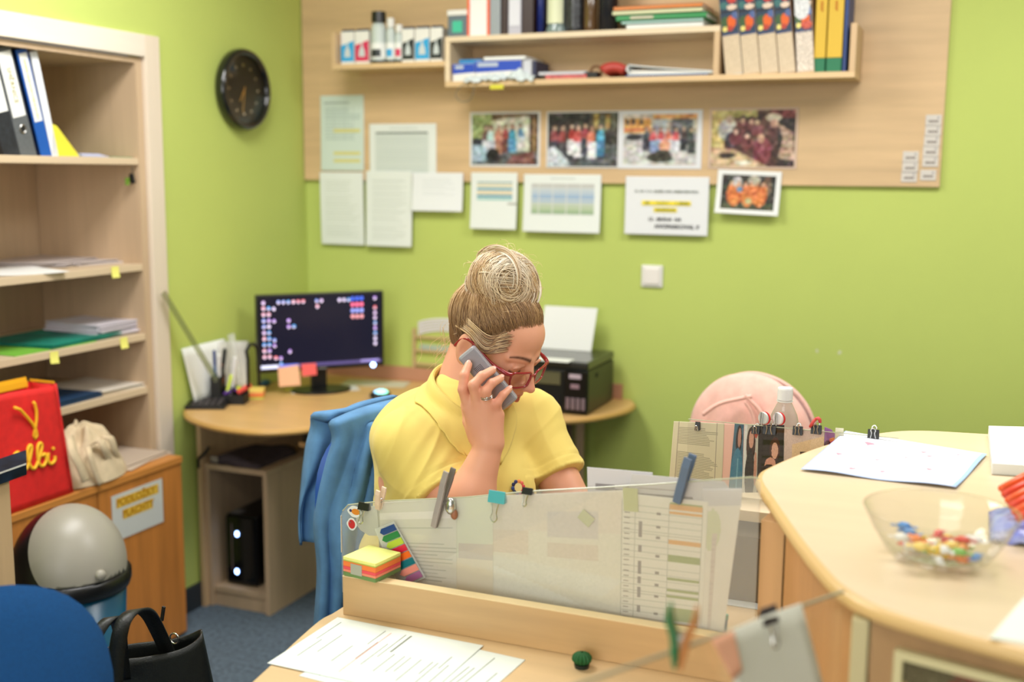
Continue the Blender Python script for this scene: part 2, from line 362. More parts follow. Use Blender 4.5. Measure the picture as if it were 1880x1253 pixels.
# ---------- loose paper on the lower shelves
def loose(name, label, cat, u, v, z, w, h, ang, n, m, thick=.0035, x=None, grp=None, jit=.008, curl=.004):
    p = at(u, v, z=z); rn = random.Random(int(u*7+v)); M_ = MB(); xx = p[0] if x is None else x
    for i in range(n):
        T = TR(xx+rn.uniform(-jit, jit), p[1]+rn.uniform(-jit, jit), z+.0006+i*(thick+.0006)) @ RZ(ang+rn.uniform(-5, 5)*(jit/.008))
        c = rn.uniform(.2, 1)*curl
        M_.sheet(lambda a, b: ((a-.5)*w, (b-.5)*h, thick+c*(abs(a-.5)*2)**3*(i == n-1)), 6, 2, thick, T=T)
    return tag(mk(name, M_, m), label, cat, grp)
LIL = mat('paper_lilac', (206, 200, 208), .7); GREYP = mat('paper_shade', (196, 186, 182), .7)
z = SHZ[1]
loose('paper_sheet', 'loose white sheet lying at the front of the second shelf', 'paper', 50, 500, z+.0, .21, .30, 70, 1, PAPER, .001, x=-.16)
loose('document_pile', 'spread pile of greyish documents on the second shelf', 'papers', 60, 480, z+.003, .24, .34, 15, 4, GREYP, .002, x=-.3, jit=.02)
loose('document_pile', 'low heap of dog-eared documents at the corner end of the second shelf', 'papers', 190, 482, z, .21, .28, -6, 3, GREYP, .0025, x=-.2, jit=.02)
z = SHZ[2]
TEAL = mat('folder_teal', (12, 130, 108), .55, noise=(9, .55), col2=(6, 92, 84)); GRN = mat('folder_green', (116, 182, 60), .6)
m_ = MB().box(-.30, -.02, at(0, 640, z=z)[1]-.1, at(178, 636, x=-.02)[1], z+.0005, z+.003); tag(mk('folder', m_, GRN), 'bright green card folder underneath the teal one', 'folder')
f = loose('folder', 'teal card folder lying on the third shelf', 'folder', 60, 620, z+.004, .27, .33, 4, 2, TEAL, .004, x=-.16, jit=.001)
loose('document_pile', 'thick stack of white and lilac documents on the third shelf', 'papers', 205, 612, z+.003, .23, .22, 0, 8, LIL, .0045, x=-.155, jit=.009)
z = SHZ[3]
loose('folder', 'dark blue card folder on the lowest open shelf behind the red bag', 'folder', 120, 745, z, .26, .31, 2, 3, mat('folder_navy', (22, 58, 92), .5), .004, x=-.15, jit=.001)
loose('document_pile', 'fan of off-white documents on the lowest open shelf', 'papers', 200, 716, z, .25, .25, -8, 3, mat('paper_cream', (222, 214, 200), .7), .003, x=-.16, jit=.012)
# ---------- alder base cupboards in the foot of the bookcase
CT = .63
seam = at(181, 900, x=.13)[1]
def cupboard(label, ya, yb, txts, signu):
    c = thing('base_cupboard', label, 'cupboard', (-.15, (ya+yb)/2, 0), group='alder base cupboards')
    mk('carcass', MB().box(-.43, .105, ya+.001, yb-.001, .0, CT-.022), ORANGE, c)
    mk('door', MB().box(.107, .125, ya+.002, yb-.002, .012, CT-.024), ORANGE, c, bevel=.0015)
    mk('cupboard_top', MB().box(-.43, .13, ya+.0005, yb-.0005, CT-.022, CT), mat('alder_top', (212, 140, 66), .4, wood=('y', .2)), c, bevel=.002)
    return c
ca = cupboard('alder-veneered base cupboard bearing a white sign with two highlighted lines', seam, -.992, 0, 0)
cb = cupboard('alder-veneered base cupboard behind the waste bin, under the red bag', seam-.43, seam, 0, 0)
HIL = mat('highlight_orange', (248, 206, 78), .6); BROWNT = mat('letter_brown', (196, 140, 20), .6)
def sign(parent, y, z, w, h, rows, rot=0):
    T = on_left(y, z, .1262) @ RZ(rot)
    s = thing('door_sign', 'white paper sign with two highlighted lines on the alder cupboard door' if len(rows) > 1 else 'white paper sign on the cupboard door, half hidden by the bin hood', 'sign', (.1262, y, z))
    mk('sheet', MB().box(-w/2, w/2, -h/2, h/2, 0, .0008, T=T), PAPER, s)
    mk('sleeve', MB().box(-w/2-.004, w/2+.008, -h/2-.004, h/2+.004, .001, .0014, T=T), GLASS, s)
    for i, r_ in enumerate(rows):
        yy = .045-.042*i
        if len(rows) == 1: yy += .012; T = T @ TR(.05, 0, 0); mk('highlight', MB().box(-.05, -.0101, yy-.016, yy+.016, .0009, .001, T=T), HIL, s)
        mk('highlight', MB().box(-len(r_)*.0098, len(r_)*.0098, yy-.016, yy+.016, .0009, .001, T=T), HIL, s)
        text_mesh(r_, .034, BROWNT, T @ TR(0, yy, .0016), s, bold=.0012)
a = at(204, 915, x=.126); b = at(297, 880, x=.126); c_ = at(213, 997, x=.126)
sign(None, (a[1]+b[1])/2, (a[2]+c_[2])/2+.004, b[1]-a[1], (a[2]-c_[2]), ['PODLOŽKY :', 'PLACHTY'])
b = at(163, 925, x=.126)
sign(None, b[1]-.115, b[2]-.075, .21, .148, ['Y'])
# sheets lying on the cupboard top by the bag
p = at(255, 850, z=CT)
loose('document_pile', 'few greyish sheets lying on the alder cupboard top', 'papers', 250, 848, CT, .2, .26, 8, 3, mat('paper_dun', (196, 178, 158), .7), .002, x=-.02, jit=.01)
# ---------- wall clock
cl = at(437, 165, x=0); T = on_left(cl[1], cl[2]) ; s = thing('wall_clock', 'round black glossy wall clock on the green wall', 'clock', tuple(cl))
rr = .147
mk('case', MB().lathe([(0, 0), (rr*.93, 0), (rr, .012), (rr, .034), (rr*.96, .046), (rr*.88, .046), (rr*.84, .036), (rr*.84, .03)], 64, T=T), mat('clock_black', (14, 16, 16), .15, coat=.5), s, smooth=True)
mk('dial', MB().lathe([(0, .024), (rr*.85, .024)], 48, T=T), mat('clock_dial', (24, 26, 24), .3), s)
GOLD = mat('gold', (196, 160, 96), .35, .8)
mk('hour_hand', MB().box(-.003, .003, -.012, .052, .027, .028, T=T @ RZ(-212)), GOLD, s); mk('minute_hand', MB().box(-.0025, .0025, -.012, .085, .029, .030, T=T @ RZ(-190)), GOLD, s)
for i in range(12): mk('hour_mark', MB().lathe([(0, .0012), (.0055, .001), (.0058, 0)], 10, T=T @ RZ(30*i) @ TR(0, rr*.6, .0245)), STEEL if i % 3 else mat('crystal', (220, 225, 230), .1, 1), s)
mk('clock_glass', MB().lathe([(0, .040), (rr*.5, .0385), (rr*.84, .036)], 48, T=T), GLASS, s)
# ---------- red bag with yellow cord handles and a bag behind it
RED = mat('bag_red', (218, 30, 28), .7, noise=(40, .12), bump=(60, .3)); YC = mat('cord_yellow', (244, 184, 30), .6)
A = at(28, 940, x=.10); Bp = at(122, 893, x=.10); tr_ = at(104, 716, x=.075)
y1_ = Bp[1]; y0_ = y1_-.40; zt = CT+.33
bg = thing('shopping_bag', 'red felt shopping bag with yellow cord handles and yellow script lettering', 'bag', (.06, y1_-.2, CT))
def bagfront(a, b): return (.120-.02*b+.010*math.sin(a*9+1)*b*(1-b)*2, y0_+(y1_-y0_)*a-(a-.5)*.045*b, CT+.002+(zt-CT)*b-.004*math.cos(a*6)*b)
mk('front_panel', MB().sheet(bagfront, 24, 16, .003), RED, bg, smooth=True)
mk('side_gusset', MB().sheet(lambda a, b: (.120-.02*b-.1*a, y1_-.0225*b+.004-.018*math.sin(a*PI)*b, CT+.002+(zt-CT)*b), 8, 8, -.003), RED, bg, smooth=True)
mk('back_panel', MB().sheet(lambda a, b: (.020-.016*b, y0_+(y1_-y0_)*a-(a-.5)*.045*b, CT+.002+(zt-CT)*b), 8, 4, -.003), RED, bg)
mk('yellow_trim', MB().sheet(lambda a, b: (.097-.092*a, y1_-.022, zt+.004+.006*b), 4, 1, .004).sheet(lambda a, b: (.008, y1_-.04-.15*a, zt-.01+.02*b), 4, 1, .004).box(.006, .010, y1_-.021, y1_-.017, zt-.06, zt+.005), YC, bg)
def onb(u, v, o=.004): q = at(u, v, x=.106); return (q[0]+o+.004, q[1], q[2])
cord = [onb(*p_) for p_ in ((22, 748), (33, 752), (45, 765), (56, 778), (62, 790), (64, 800), (60, 806), (58, 800), (61, 785), (63, 770), (63, 755), (60, 742), (57, 738))]
mk('cord_handle', MB().tube(cord, .0042, 8), YC, bg, smooth=True)
# script lettering, one running stroke
strokes = [[(38, 836), (32, 831), (24, 840), (24, 856), (32, 860), (39, 846), (40, 834), (40, 852), (46, 862), (52, 850), (58, 825), (56, 818), (51, 828), (52, 850), (60, 861), (68, 850), (77, 822), (74, 814), (69, 824), (70, 850), (77, 856), (84, 846), (82, 834), (76, 838)], [(88, 832), (87, 846), (92, 852), (99, 846), (100, 838)], [(97, 822), (98, 826)]]
def smooth_pts(P_, k=6):
    out = []; n = len(P_)
    for i in range(n-1):
        p0, p1, p2, p3 = [np.array(P_[min(max(j, 0), n-1)], float) for j in (i-1, i, i+1, i+2)]
        for s_ in range(k):
            t = s_/k; out.append(tuple(.5*((2*p1)+(-p0+p2)*t+(2*p0-5*p1+4*p2-p3)*t*t+(-p0+3*p1-3*p2+p3)*t**3)))
    out.append(tuple(P_[-1])); return out
def onb2(u, v): q = at(u, v, x=.118); b_ = (q[2]-CT)/(zt-CT); return (.120-.02*b_+.0075, q[1], q[2])
M_ = MB()
for st in strokes: M_.tube([onb2(*p_) for p_ in smooth_pts(st)], .0046, 6)
mk('lettering', M_, mat('letter_yellow', (250, 196, 40), .6), bg, smooth=True)
b2 = thing('paper_bag', 'turquoise and yellow bag tucked behind the red one', 'bag', (-.06, y1_-.2, CT))
mk('panel', MB().sheet(lambda a, b: (.0, y0_-.02+.385*a, CT+.002+(zt+.012-CT)*b), 4, 2, .002), mat('bag_turquoise', (70, 160, 176), .6), b2)
mk('border', MB().sheet(lambda a, b: (.0025, y0_+.265+.1*a, zt-.02+.038*b), 4, 1, .002), YC, b2)
# ---------- canvas bag slumped on the cupboard top
CANV = mat('canvas', (214, 194, 160), .9, noise=(30, .15), bump=(500, .4))
cv_ = thing('canvas_bag', 'crumpled beige canvas tote bag slumped over the cupboard edge', 'bag', tuple(at(165, 860, z=CT)))
rn = random.Random(4)
ph = [rn.uniform(0, 6) for _ in range(8)]
cy_ = at(165, 870, x=.06)[1]
def heap(a, b):
    th = 2*PI*a; r_ = b
    x = .02+.115*r_*math.cos(th); y = cy_+.165*r_*math.sin(th)
    z_ = CT+.004+.155*(1-r_**2.2)**.8 if r_ < 1 else CT+.004
    z_ += .022*math.sin(5*th+ph[0])*r_*(1-r_)*3+.016*math.sin(9*th+7*r_+ph[1])*r_*(1-r_)*3+.012*math.sin(14*r_+3*th+ph[2])*(1-r_)
    return (x, y, max(z_, CT+.003))
mk('body', MB().sheet(lambda a, b: heap(a, b), 60, 22), CANV, cv_, smooth=True)
def strap(pts, w_=.022, n='strap'):
    P_ = [Vector(p_) for p_ in smooth_pts(pts, 6)]; N = len(P_)
    mk(n, MB().sheet(lambda a, b: tuple(P_[min(int(round(a*(N-1))), N-1)]+Vector((0, (b-.5)*w_, (b-.5)*.004))), N-1, 2, .003), CANV, cv_, smooth=True)
def S(u, v, x): return tuple(at(u, v, x=x))
strap([S(128, 800, .10), S(135, 830, .13), S(148, 858, .14), S(158, 884, .14)], .03)
strap([S(160, 820, .11), S(166, 835, .135), S(174, 862, .14), S(186, 890, .14)], .02)
strap([S(170, 815, .10), S(184, 808, .12), S(194, 826, .13), S(204, 858, .11)], .028)
strap([S(190, 800, .09), S(204, 806, .11), S(212, 830, .11), S(219, 848, .09)], .026)
# ---------- round bin with swing dome
bx, by = .44, -1.80; BR_ = .15
_q = at(128, 1062, z=.50); bx, by = float(_q[0]), float(_q[1])
bn = thing('waste_bin', 'round bin with blue translucent body, black hood and grey swing flap', 'bin', (bx, by, 0))
T = TR(bx, by, 0)
mk('body', MB().lathe([(0, .004), (.105, .004), (.11, 0), (.118, .02), (.145, .49), (.141, .49), (.115, .03), (0, .03)], 48, T=T), mat('bin_blue', (8, 84, 116), .3, trans=.2), bn, smooth=True)
mk('rim', MB().lathe([(.138, .475), (.153, .478), (.158, .495), (.158, .515), (.150, .525), (.138, .525), (.134, .50), (.138, .475)], 48, T=T), BLACK, bn, smooth=True)
mk('hood', MB().lathe([(.148*math.cos(t), .52+.178*math.sin(t)) for t in [PI/2*i/14 for i in range(15)]], 48, T=T), BLACK, bn, smooth=True)
FLAP = mat('flap_grey', (158, 153, 140), .38)
# the flap is a shell that turns about a horizontal pin: cut from a slightly larger dome
face = R(-48)
n0 = Vector((math.cos(R(-24))*math.cos(R(36)), math.sin(R(-24))*math.cos(R(36)), math.sin(R(36))))
n1 = n0.cross(Vector((0, 0, 1))).normalized(); n2 = n1.cross(n0)
def flap(a, b):
    al = 2*PI*a; be = R(56)*b; d = n0*math.cos(be)+(n1*math.cos(al)+n2*math.sin(al))*math.sin(be)
    if d.z < .02: d.z = .02; d.normalize()
    return (bx+.152*d.x, by+.152*d.y, .522+.181*d.z)
mk('swing_flap', MB().sheet(flap, 48, 20), FLAP, bn, smooth=True)
az = face+.55
mk('flap_catch', MB().lathe([(0, .012), (.011, .011), (.014, .004), (.014, 0)], 16, T=TR(bx+.152*math.cos(az), by+.152*math.sin(az), .545) @ RZ(math.degrees(az)) @ RY(80)), FLAP, bn, smooth=True)
# ---------- dark worktop at the near left with its side panel
WT = mat('worktop_blue_marble', (16, 34, 54), .5, noise=(18, .7), bump=(20, .1), spec=.25); z = .9
c0 = at(48, 851, z=z); c1 = at(0, 868, z=z); c2 = at(48, 838, z=z)
e1 = Vector((c1[0]-c0[0], c1[1]-c0[1])).normalized(); e2 = Vector((c2[0]-c0[0], c2[1]-c0[1])).normalized()
P0 = Vector(c0[:2]); poly = [P0, P0+e1*1.1, P0+e1*1.1+e2*.14, P0+e2*.14]
poly = [tuple(p_) for p_ in poly]
wt = thing('side_worktop', 'end of a dark blue marbled worktop on a wooden panel beside the bin', 'worktop', (P0[0], P0[1], 0))
mk('worktop', MB().prism(poly, z-.028, z), WT, wt, bevel=.001)
mk('edge_line', MB().prism([tuple(P0-e2*.0008), tuple(P0+e1*1.1-e2*.0008), tuple(P0+e1*1.1), tuple(P0)], z-.0035, z+.0004), mat('edge_white', (214, 214, 206), .5), wt)
Q0 = P0+e1*.06+e2*.015
poly = [tuple(Q0), tuple(Q0+e1*.9), tuple(Q0+e1*.9+e2*.02), tuple(Q0+e2*.02)]
mk('side_panel', MB().prism(poly, 0, z-.029), MAPLEZ, wt, bevel=.001)
# ================================================================== back wall: backboard, shelves, pinned papers
BT = .019
BOARD = mat('board_laminate', (210, 178, 134), .5, wood=('x', .14), bump=(200, .05))
bl = at(561, 331, y=-BT); br = at(1725, 343, y=-BT)
zb = (bl[2]+br[2])/2; xr = br[0]
ps = thing('wall_board', 'wide maple backboard fixed to the green wall, carrying shelves and pinned photos', 'board', (1.2, 0, zb))
mk('board', MB().box(.004, xr, -BT, -.001, zb, 2.55), BOARD, ps, bevel=.001)
YS = -.22; TH = .019
# shelf unit with open box
L_ = at(817, 157, y=YS); Rr = at(1569, 145, y=YS); zl = (L_[2]+Rr[2])/2; zt_ = at(817, 78, y=YS)[2]
xd = at(1322, 57, y=YS)[0]
zt_ = (zt_+at(1315, 57, y=YS)[2])/2
su = thing('wall_shelf', 'long maple wall shelf with an open box compartment and a low book bay', 'shelf', ((L_[0]+Rr[0])/2, YS/2, zl))
mk('bottom_board', MB().box(L_[0], Rr[0], YS, -BT-.001, zl, zl+TH), MAPLE, su, bevel=.001)
mk('end_panel', MB().box(L_[0], L_[0]+TH, YS, -BT-.001, zl+TH, zt_), PALE, su, bevel=.001)
mk('top_board', MB().box(L_[0], xd, YS, -BT-.001, zt_, zt_+TH), PALE, su, bevel=.001)
mk('divider', MB().box(xd-TH, xd, YS, -BT-.001, zl+TH, zt_), MAPLEZ, su, bevel=.001)
zr = at(1565, 42, y=YS)[2]
mk('end_panel', MB().box(Rr[0]-TH, Rr[0], YS, -BT-.001, zl+TH, zr), MAPLEZ, su, bevel=.001)
ztop = zt_+TH; zlow = zl+TH
# small shelf to the left
l2 = at(609, 128, y=YS); zs = l2[2]
s2_ = thing('ink_shelf', 'short maple wall shelf with one raised end, lined with ink boxes and bottles', 'shelf', ((l2[0]+L_[0])/2, YS/2, zs))
mk('shelf_board', MB().box(l2[0], L_[0]-.001, YS, -BT-.001, zs, zs+TH), MAPLE, s2_, bevel=.001)
mk('end_panel', MB().box(l2[0], l2[0]+TH, YS, -BT-.001, zs+TH, zs+.135), MAPLEZ, s2_, bevel=.001)
zs += TH
def px(u, v=100, y=YS+.03): return float(at(u, v, y=y)[0])
# ink refill boxes
CYAN = (40, 160, 214); MAG = (206, 36, 84); KEY = (26, 34, 38)
def inkbox(label, u0, u1, col, colname, v=100):
    x0, x1 = px(u0), px(u1)-.002; h = .122; yf = YS+.03
    t = thing('ink_box', label, 'box', ((x0+x1)/2, yf+.03, zs), group='ink refill boxes on the short shelf')
    mk('carton', MB().box(x0, x1, yf, yf+.06, zs, zs+h), WHITEP, t, bevel=.001)
    w_ = x1-x0; M_ = MB().prism([(x0+.001, zs+.012), (x1-.001, zs+.012), (x1-.001, zs+h*.72), (x0+.001, zs+h*.58)], 0, .0006, T=frame3((0, yf-.0006, 0), (1, 0, 0), (0, 0, 1), (0, 1, 0)))
    mk('colour_panel', M_, mat('ink_'+colname, col, .45), t)
    xm = (x0+x1)/2
    mk('bottle_print', MB().prism([(xm-w_*.24, zs+.028), (xm+w_*.24, zs+.028), (xm+w_*.2, zs+.052), (xm+w_*.07, zs+.066), (xm+w_*.05, zs+.08), (xm-w_*.05, zs+.08), (xm-w_*.07, zs+.066), (xm-w_*.2, zs+.052)], 0, .0004, T=frame3((0, yf-.0011, 0), (1, 0, 0), (0, 0, 1), (0, 1, 0))), mat('print_grey', (196, 204, 204), .5), t)
    mk('carton_flap', MB().box(x0+.004, x1-.004, yf+.004, yf+.02, zs+h, zs+h+.008), mat('flap_navy', (30, 44, 72), .6), t)
inkbox('cyan ink refill box at the end of the short shelf', 626, 651, CYAN, 'cyan')
inkbox('magenta ink refill box beside the cyan one', 652, 678, MAG, 'magenta')
inkbox('black ink refill box next to the ink bottles', 738, 761, KEY, 'black')
inkbox('cyan ink refill box between two black ones', 762, 789, CYAN, 'cyan')
inkbox('black ink refill box near the grey tub', 790, 813, KEY, 'black')
def inkbottle(label, u0, u1, h, capcol, stripe, sname, capw=.6):
    x0, x1 = px(u0), px(u1); r = (x1-x0)/2*.95; xc = (x0+x1)/2; yc = YS+.045
    t = thing('ink_bottle', label, 'bottle', (xc, yc, zs), group='ink bottles on the short shelf')
    T = TR(xc, yc, zs)
    mk('bottle_foot', MB().lathe([(0, 0), (r, 0), (r, .012), (0, .012)], 20, T=T), BLACK, t)
    mk('bottle_body', MB().lathe([(0, .012), (r*.97, .012), (r*.97, h*.68), (r*.8, h*.76), (r*.5, h*.8), (0, h*.8)], 20, T=T), mat('bottle_frost', (196, 206, 202), .3), t, smooth=False)
    mk('bottle_label', MB().lathe([(r, .02), (r, .075)], 20, T=T), PAPER, t)
    mk('colour_mark', MB().lathe([(r*1.02, .025), (r*1.02, .052)], 10, T=T, a0=-PI/2-.7, a1=-PI/2+.7), mat('ink_'+sname, stripe, .45), t)
    mk('bottle_cap', MB().lathe([(0, h*.8), (r*capw, h*.8), (r*capw*.95, h), (0, h)], 20, T=T), capcol, t)
inkbottle('tall ink bottle with square black cap', 679, 706, .19, BLACK, KEY, 'black', .95)
inkbottle('white capped ink bottle with a cyan mark', 706, 723, .165, WHITEP, CYAN, 'cyan', .8)
inkbottle('shorter ink bottle with a magenta mark', 722, 738, .14, WHITEP, MAG, 'magenta', .8)
x0, x1 = px(815), px(860)
tb = thing('tape_tub', 'grey tub with white lid and green label on the box compartment corner', 'tub', ((x0+x1)/2, YS+.05, ztop))
x0 = float(L_[0])+.001
mk('tub_body', MB().box(x0, x1, YS+.02, YS+.09, ztop, ztop+.075), mat('tub_grey', (96, 112, 122), .4), tb, bevel=.003)
mk('tub_lid', MB().box(x0-.002, x1+.001, YS+.018, YS+.092, ztop+.075, ztop+.095), WHITEP, tb, bevel=.003)
mk('tub_label', MB().box(x0+.02, x1-.02, YS+.018, YS+.0195, ztop+.016, ztop+.056), mat('label_green', (60, 186, 150), .5), tb)
# ---------- on the top board
def px2(u): return float(at(u, 60, y=YS+.03)[0])
SL = YS+.015
# orange edged white file box
x0, x1 = px2(862), px2(901)
t = thing('box_file', 'white upright box file with orange edges', 'box file', ((x0+x1)/2, -.1, ztop))
mk('body', MB().box(x0, x1, SL, -.03, ztop, ztop+.31), PAPER, t, bevel=.001)
mk('edge_strip', MB().box(x0-.0015, x0+.008, SL-.0015, SL+.01, ztop, ztop+.31), mat('strip_orange', (238, 96, 48), .5), t); mk('edge_strip', MB().box(x1-.008, x1+.0015, SL-.0015, SL+.01, ztop, ztop+.31), mat('strip_orange', (0, 0, 0)), t)
def stand(name, label, cat, u0, u1, m, h=.3, parts=None, grp=None, y1=-.05):
    x0, x1 = px2(u0), px2(u1); t = thing(name, label, cat, ((x0+x1)/2, -.1, ztop), group=grp)
    mk('body', MB().box(x0, x1-.001, SL, y1, ztop, ztop+h), m, t, bevel=.002)
    for (a, b, z0, z1, mm, nm) in (parts or ()):
        mk(nm, MB().box(x0+(x1-x0)*a, x0+(x1-x0)*b, SL-.002, SL, ztop+z0, ztop+z1), mm, t)
    return t
GREYS = mat('spine_silver', (150, 156, 164), .35, .3); BRN = mat('spine_brown', (50, 28, 28), .4)
stand('ring_binder', 'silver grey binder standing beside the white box file', 'binder', 902, 922, GREYS, grp='binders on the long shelf')
stand('ring_binder', 'dark brown binder next to the silver one', 'binder', 923, 935, BRN, grp='binders on the long shelf')
stand('ring_binder', 'binder with wide pale spine label between two brown ones', 'binder', 936, 960, mat('spine_pale', (186, 184, 196), .35), parts=[(.08, .92, .03, .26, mat('label_pale', (216, 216, 224), .4), 'spine_label')], grp='binders on the long shelf')
stand('ring_binder', 'dark brown binder at the end of the group of binders', 'binder', 961, 982, BRN, grp='binders on the long shelf')
# pleated glass-like jar, patterned container and dark bottles
def jar(name, label, cat, u0, u1, prof, m, extra=None, smooth=True, seg=28):
    x0, x1 = px2(u0), px2(u1); r = (x1-x0)/2; xc = (x0+x1)/2; t = thing(name, label, cat, (xc, YS+.03+r, ztop)); T = TR(xc, YS+.03+r, ztop)
    mk('body', MB().lathe([(0, 0)]+[(r*a, b) for a, b in prof]+[(0, prof[-1][1])], seg, T=T), m, t, smooth=smooth)
    if extra: extra(t, T, r)
    return t
def jlab(t, T, r):
    mk('jar_label', MB().lathe([(r*.94, .035), (r*.94, .2)], 20, T=T, a0=-PI/2-1, a1=-PI/2+1), mat('label_cream', (222, 226, 190), .5), t, smooth=True)
    mk('jar_lid', MB().lathe([(0, .24), (r*.9, .24), (r*.9, .27), (0, .27)], 24, T=T), BLACK, t)
jar('glass_jar', 'clear glass jar with a cream label and heavy glass foot', 'jar', 997, 1034, [(1, 0), (1.05, .012), (.86, .03), (.9, .2), (.8, .24)], mat('jar_glass', (170, 192, 190), .1, trans=.5), jlab)
def foil(t, T, r): mk('lid', MB().lathe([(0, .25), (r*.8, .25), (r*.8, .275), (0, .275)], 20, T=T), BLACK, t)
jar('coffee_pack', 'dark patterned canister beside the glass jar', 'canister', 1034, 1066, [(1, 0), (.96, .02), (1, .1), (.94, .25)], mat('canister_dark', (52, 54, 58), .3, noise=(70, .9), bump=(60, .6)), foil)
jar('pen_bottle', 'slim blue topped bottle squeezed behind the glass jar', 'bottle', 984, 996, [(1, 0), (1, .14), (.6, .17), (.6, .26)], mat('bottle_blue', (24, 40, 110), .3))
def amber(t, T, r): mk('neck_band', MB().lathe([(r*.62, .16), (r*.7, .17), (r*.62, .18)], 20, T=T), GOLD, t)
jar('syrup_bottle', 'brown glass bottle with amber streak', 'bottle', 1068, 1092, [(.9, 0), (1, .02), (.95, .13), (.55, .19), (.5, .27)], mat('bottle_brown', (92, 66, 40), .12, coat=.5), amber)
jar('thermos_flask', 'dark metal flask standing beside the brown glass bottle', 'flask', 1094, 1128, [(1, 0), (1, .2), (.7, .24), (.7, .28)], mat('flask_dark', (44, 46, 52), .25, .4), foil)
# lying stack of books / packs
bk = [(1152, 1292, 44, 55, (222, 226, 222), 'white book at the bottom of the stack on the long shelf'), (1143, 1292, 37, 43, (170, 210, 200), 'pale aqua book second from the bottom of the stack'), (1133, 1298, 25, 36, (24, 138, 66), 'green book with pale lettering in the middle of the stack'), (1126, 1290, 17, 24, (214, 216, 170), 'cream book with rounded spine above the green one'), (1128, 1290, 8, 15, (226, 132, 50), 'orange book on top of the stack')]
zz = ztop
for i, (u0, u1, v0, v1, c, lb) in enumerate(bk):
    x0, x1 = px2(u0), px2(u1); th = (.0175, .011, .02, .015, .014)[i]
    t = thing('book', lb, 'book', ((x0+x1)/2, -.1, zz), group='books lying in a stack on the long shelf')
    mk('cover', MB().box(x0, x1, SL, -.03, zz+.0003, zz+.003).box(x0, x1, SL, -.03, zz+th-.003, zz+th-.0003).box(x0, x1, SL, SL+.003, zz+.0003, zz+th-.0003), mat('book_'+str(i), c, .4), t, bevel=.0006)
    mk('pages', MB().box(x0+.003, x1-.003, SL+.004, -.033, zz+.003, zz+th-.003), PAPER, t)
    if i == 2: mk('title', MB().box(x0+.05, x0+.13, SL-.001, SL, zz+.006, zz+th-.006), mat('title_pale', (206, 190, 170), .5), t)
    zz += th
# ---------- picture book row in the low bay (five alike, tilted), then yellow files
def spine_canvas(last=False):
    cv = Canvas(24, 110, (206, 186, 156)); rn = random.Random(3)
    if last: cv.rect(0, 0, 1, 1, (210, 196, 180))
    cv.rect(0, 0, 1, .05, (190, 190, 180))
    cv.rect(0, .05, 1, .56, (40, 60, 84)); cv.ell(.75, .16, .3, .07, (196, 60, 50)); cv.ell(.6, .1, .12, .04, (236, 214, 190)); cv.ell(.25, .24, .25, .04, (60, 110, 110)); cv.ell(.7, .27, .3, .03, (224, 200, 180))
    cv.rect(0, .3, 1, .32, (30, 26, 30)); cv.ell(.3, .42, .3, .06, (60, 90, 50)); cv.ell(.62, .43, .26, .07, (222, 96, 30)); cv.ell(.5, .5, .2, .03, (180, 60, 40)); cv.ell(.85, .36, .2, .04, (80, 100, 150)); cv.ell(.2, .5, .15, .03, (230, 214, 120)); cv.rect(0, .555, 1, .57, (60, 70, 110))
    if last: cv.ell(.4, .3, .5, .14, (214, 216, 218)); cv.ell(.7, .5, .3, .05, (196, 80, 60)); cv.rect(0, .05, 1, .16, (50, 60, 66)); cv.noise(22, 5)
    cv.noise(6, 8); return cv
edges = [(1330, 1362), (1363, 1394), (1395, 1428), (1429, 1459), (1461, 1493)]
names = ['picture-spined volume nearest the divider of the low bay', 'picture-spined volume second from the divider', 'picture-spined volume in the middle of the five', 'picture-spined volume with greyed foot, fourth from the divider', 'picture-spined volume with a glossy white spine beside the yellow files']
base = ['vol_grey', 'vol_beige', 'vol_beige', 'vol_dun', 'vol_beige']; vc = {'vol_grey': (206, 200, 188), 'vol_beige': (204, 178, 140), 'vol_dun': (188, 162, 138)}
for i, (u0, u1) in enumerate(edges):
    x0 = float(at(u0+2, 130, y=YS+.012)[0]); x1 = float(at(u1+2, 130, y=YS+.012)[0]); wd = x1-x0-.0012
    T = TR(x1, YS+.012, zlow+.002) @ RY(-6.5-(.9 if i < 4 else -1.5)); t = bpy.data.objects.new('picture_book', None); COL.objects.link(t); t.matrix_basis = T; WM[t.name] = T
    tag(t, names[i], 'book', 'picture-spined volumes in the low bay')
    mk('cover', MB().box(-wd, 0, 0, .18, 0, .305, T=T), mat(base[i], vc[base[i]], .5), t, bevel=.001)
    mk('pages', MB().box(-wd+.003, -.003, .004, .176, .3, .3065, T=T), PAPER, t)
    print_mesh(spine_canvas(i == 4), wd-.001, .29, T @ frame3((-wd/2, -.0008, .150), (1, 0, 0), (0, 0, 1), (0, -1, 0)), 'spine_print', GLOSSY, t)
YELF = mat('file_yellow', (214, 176, 44), .45); GRF = mat('file_green', (12, 112, 72), .45)
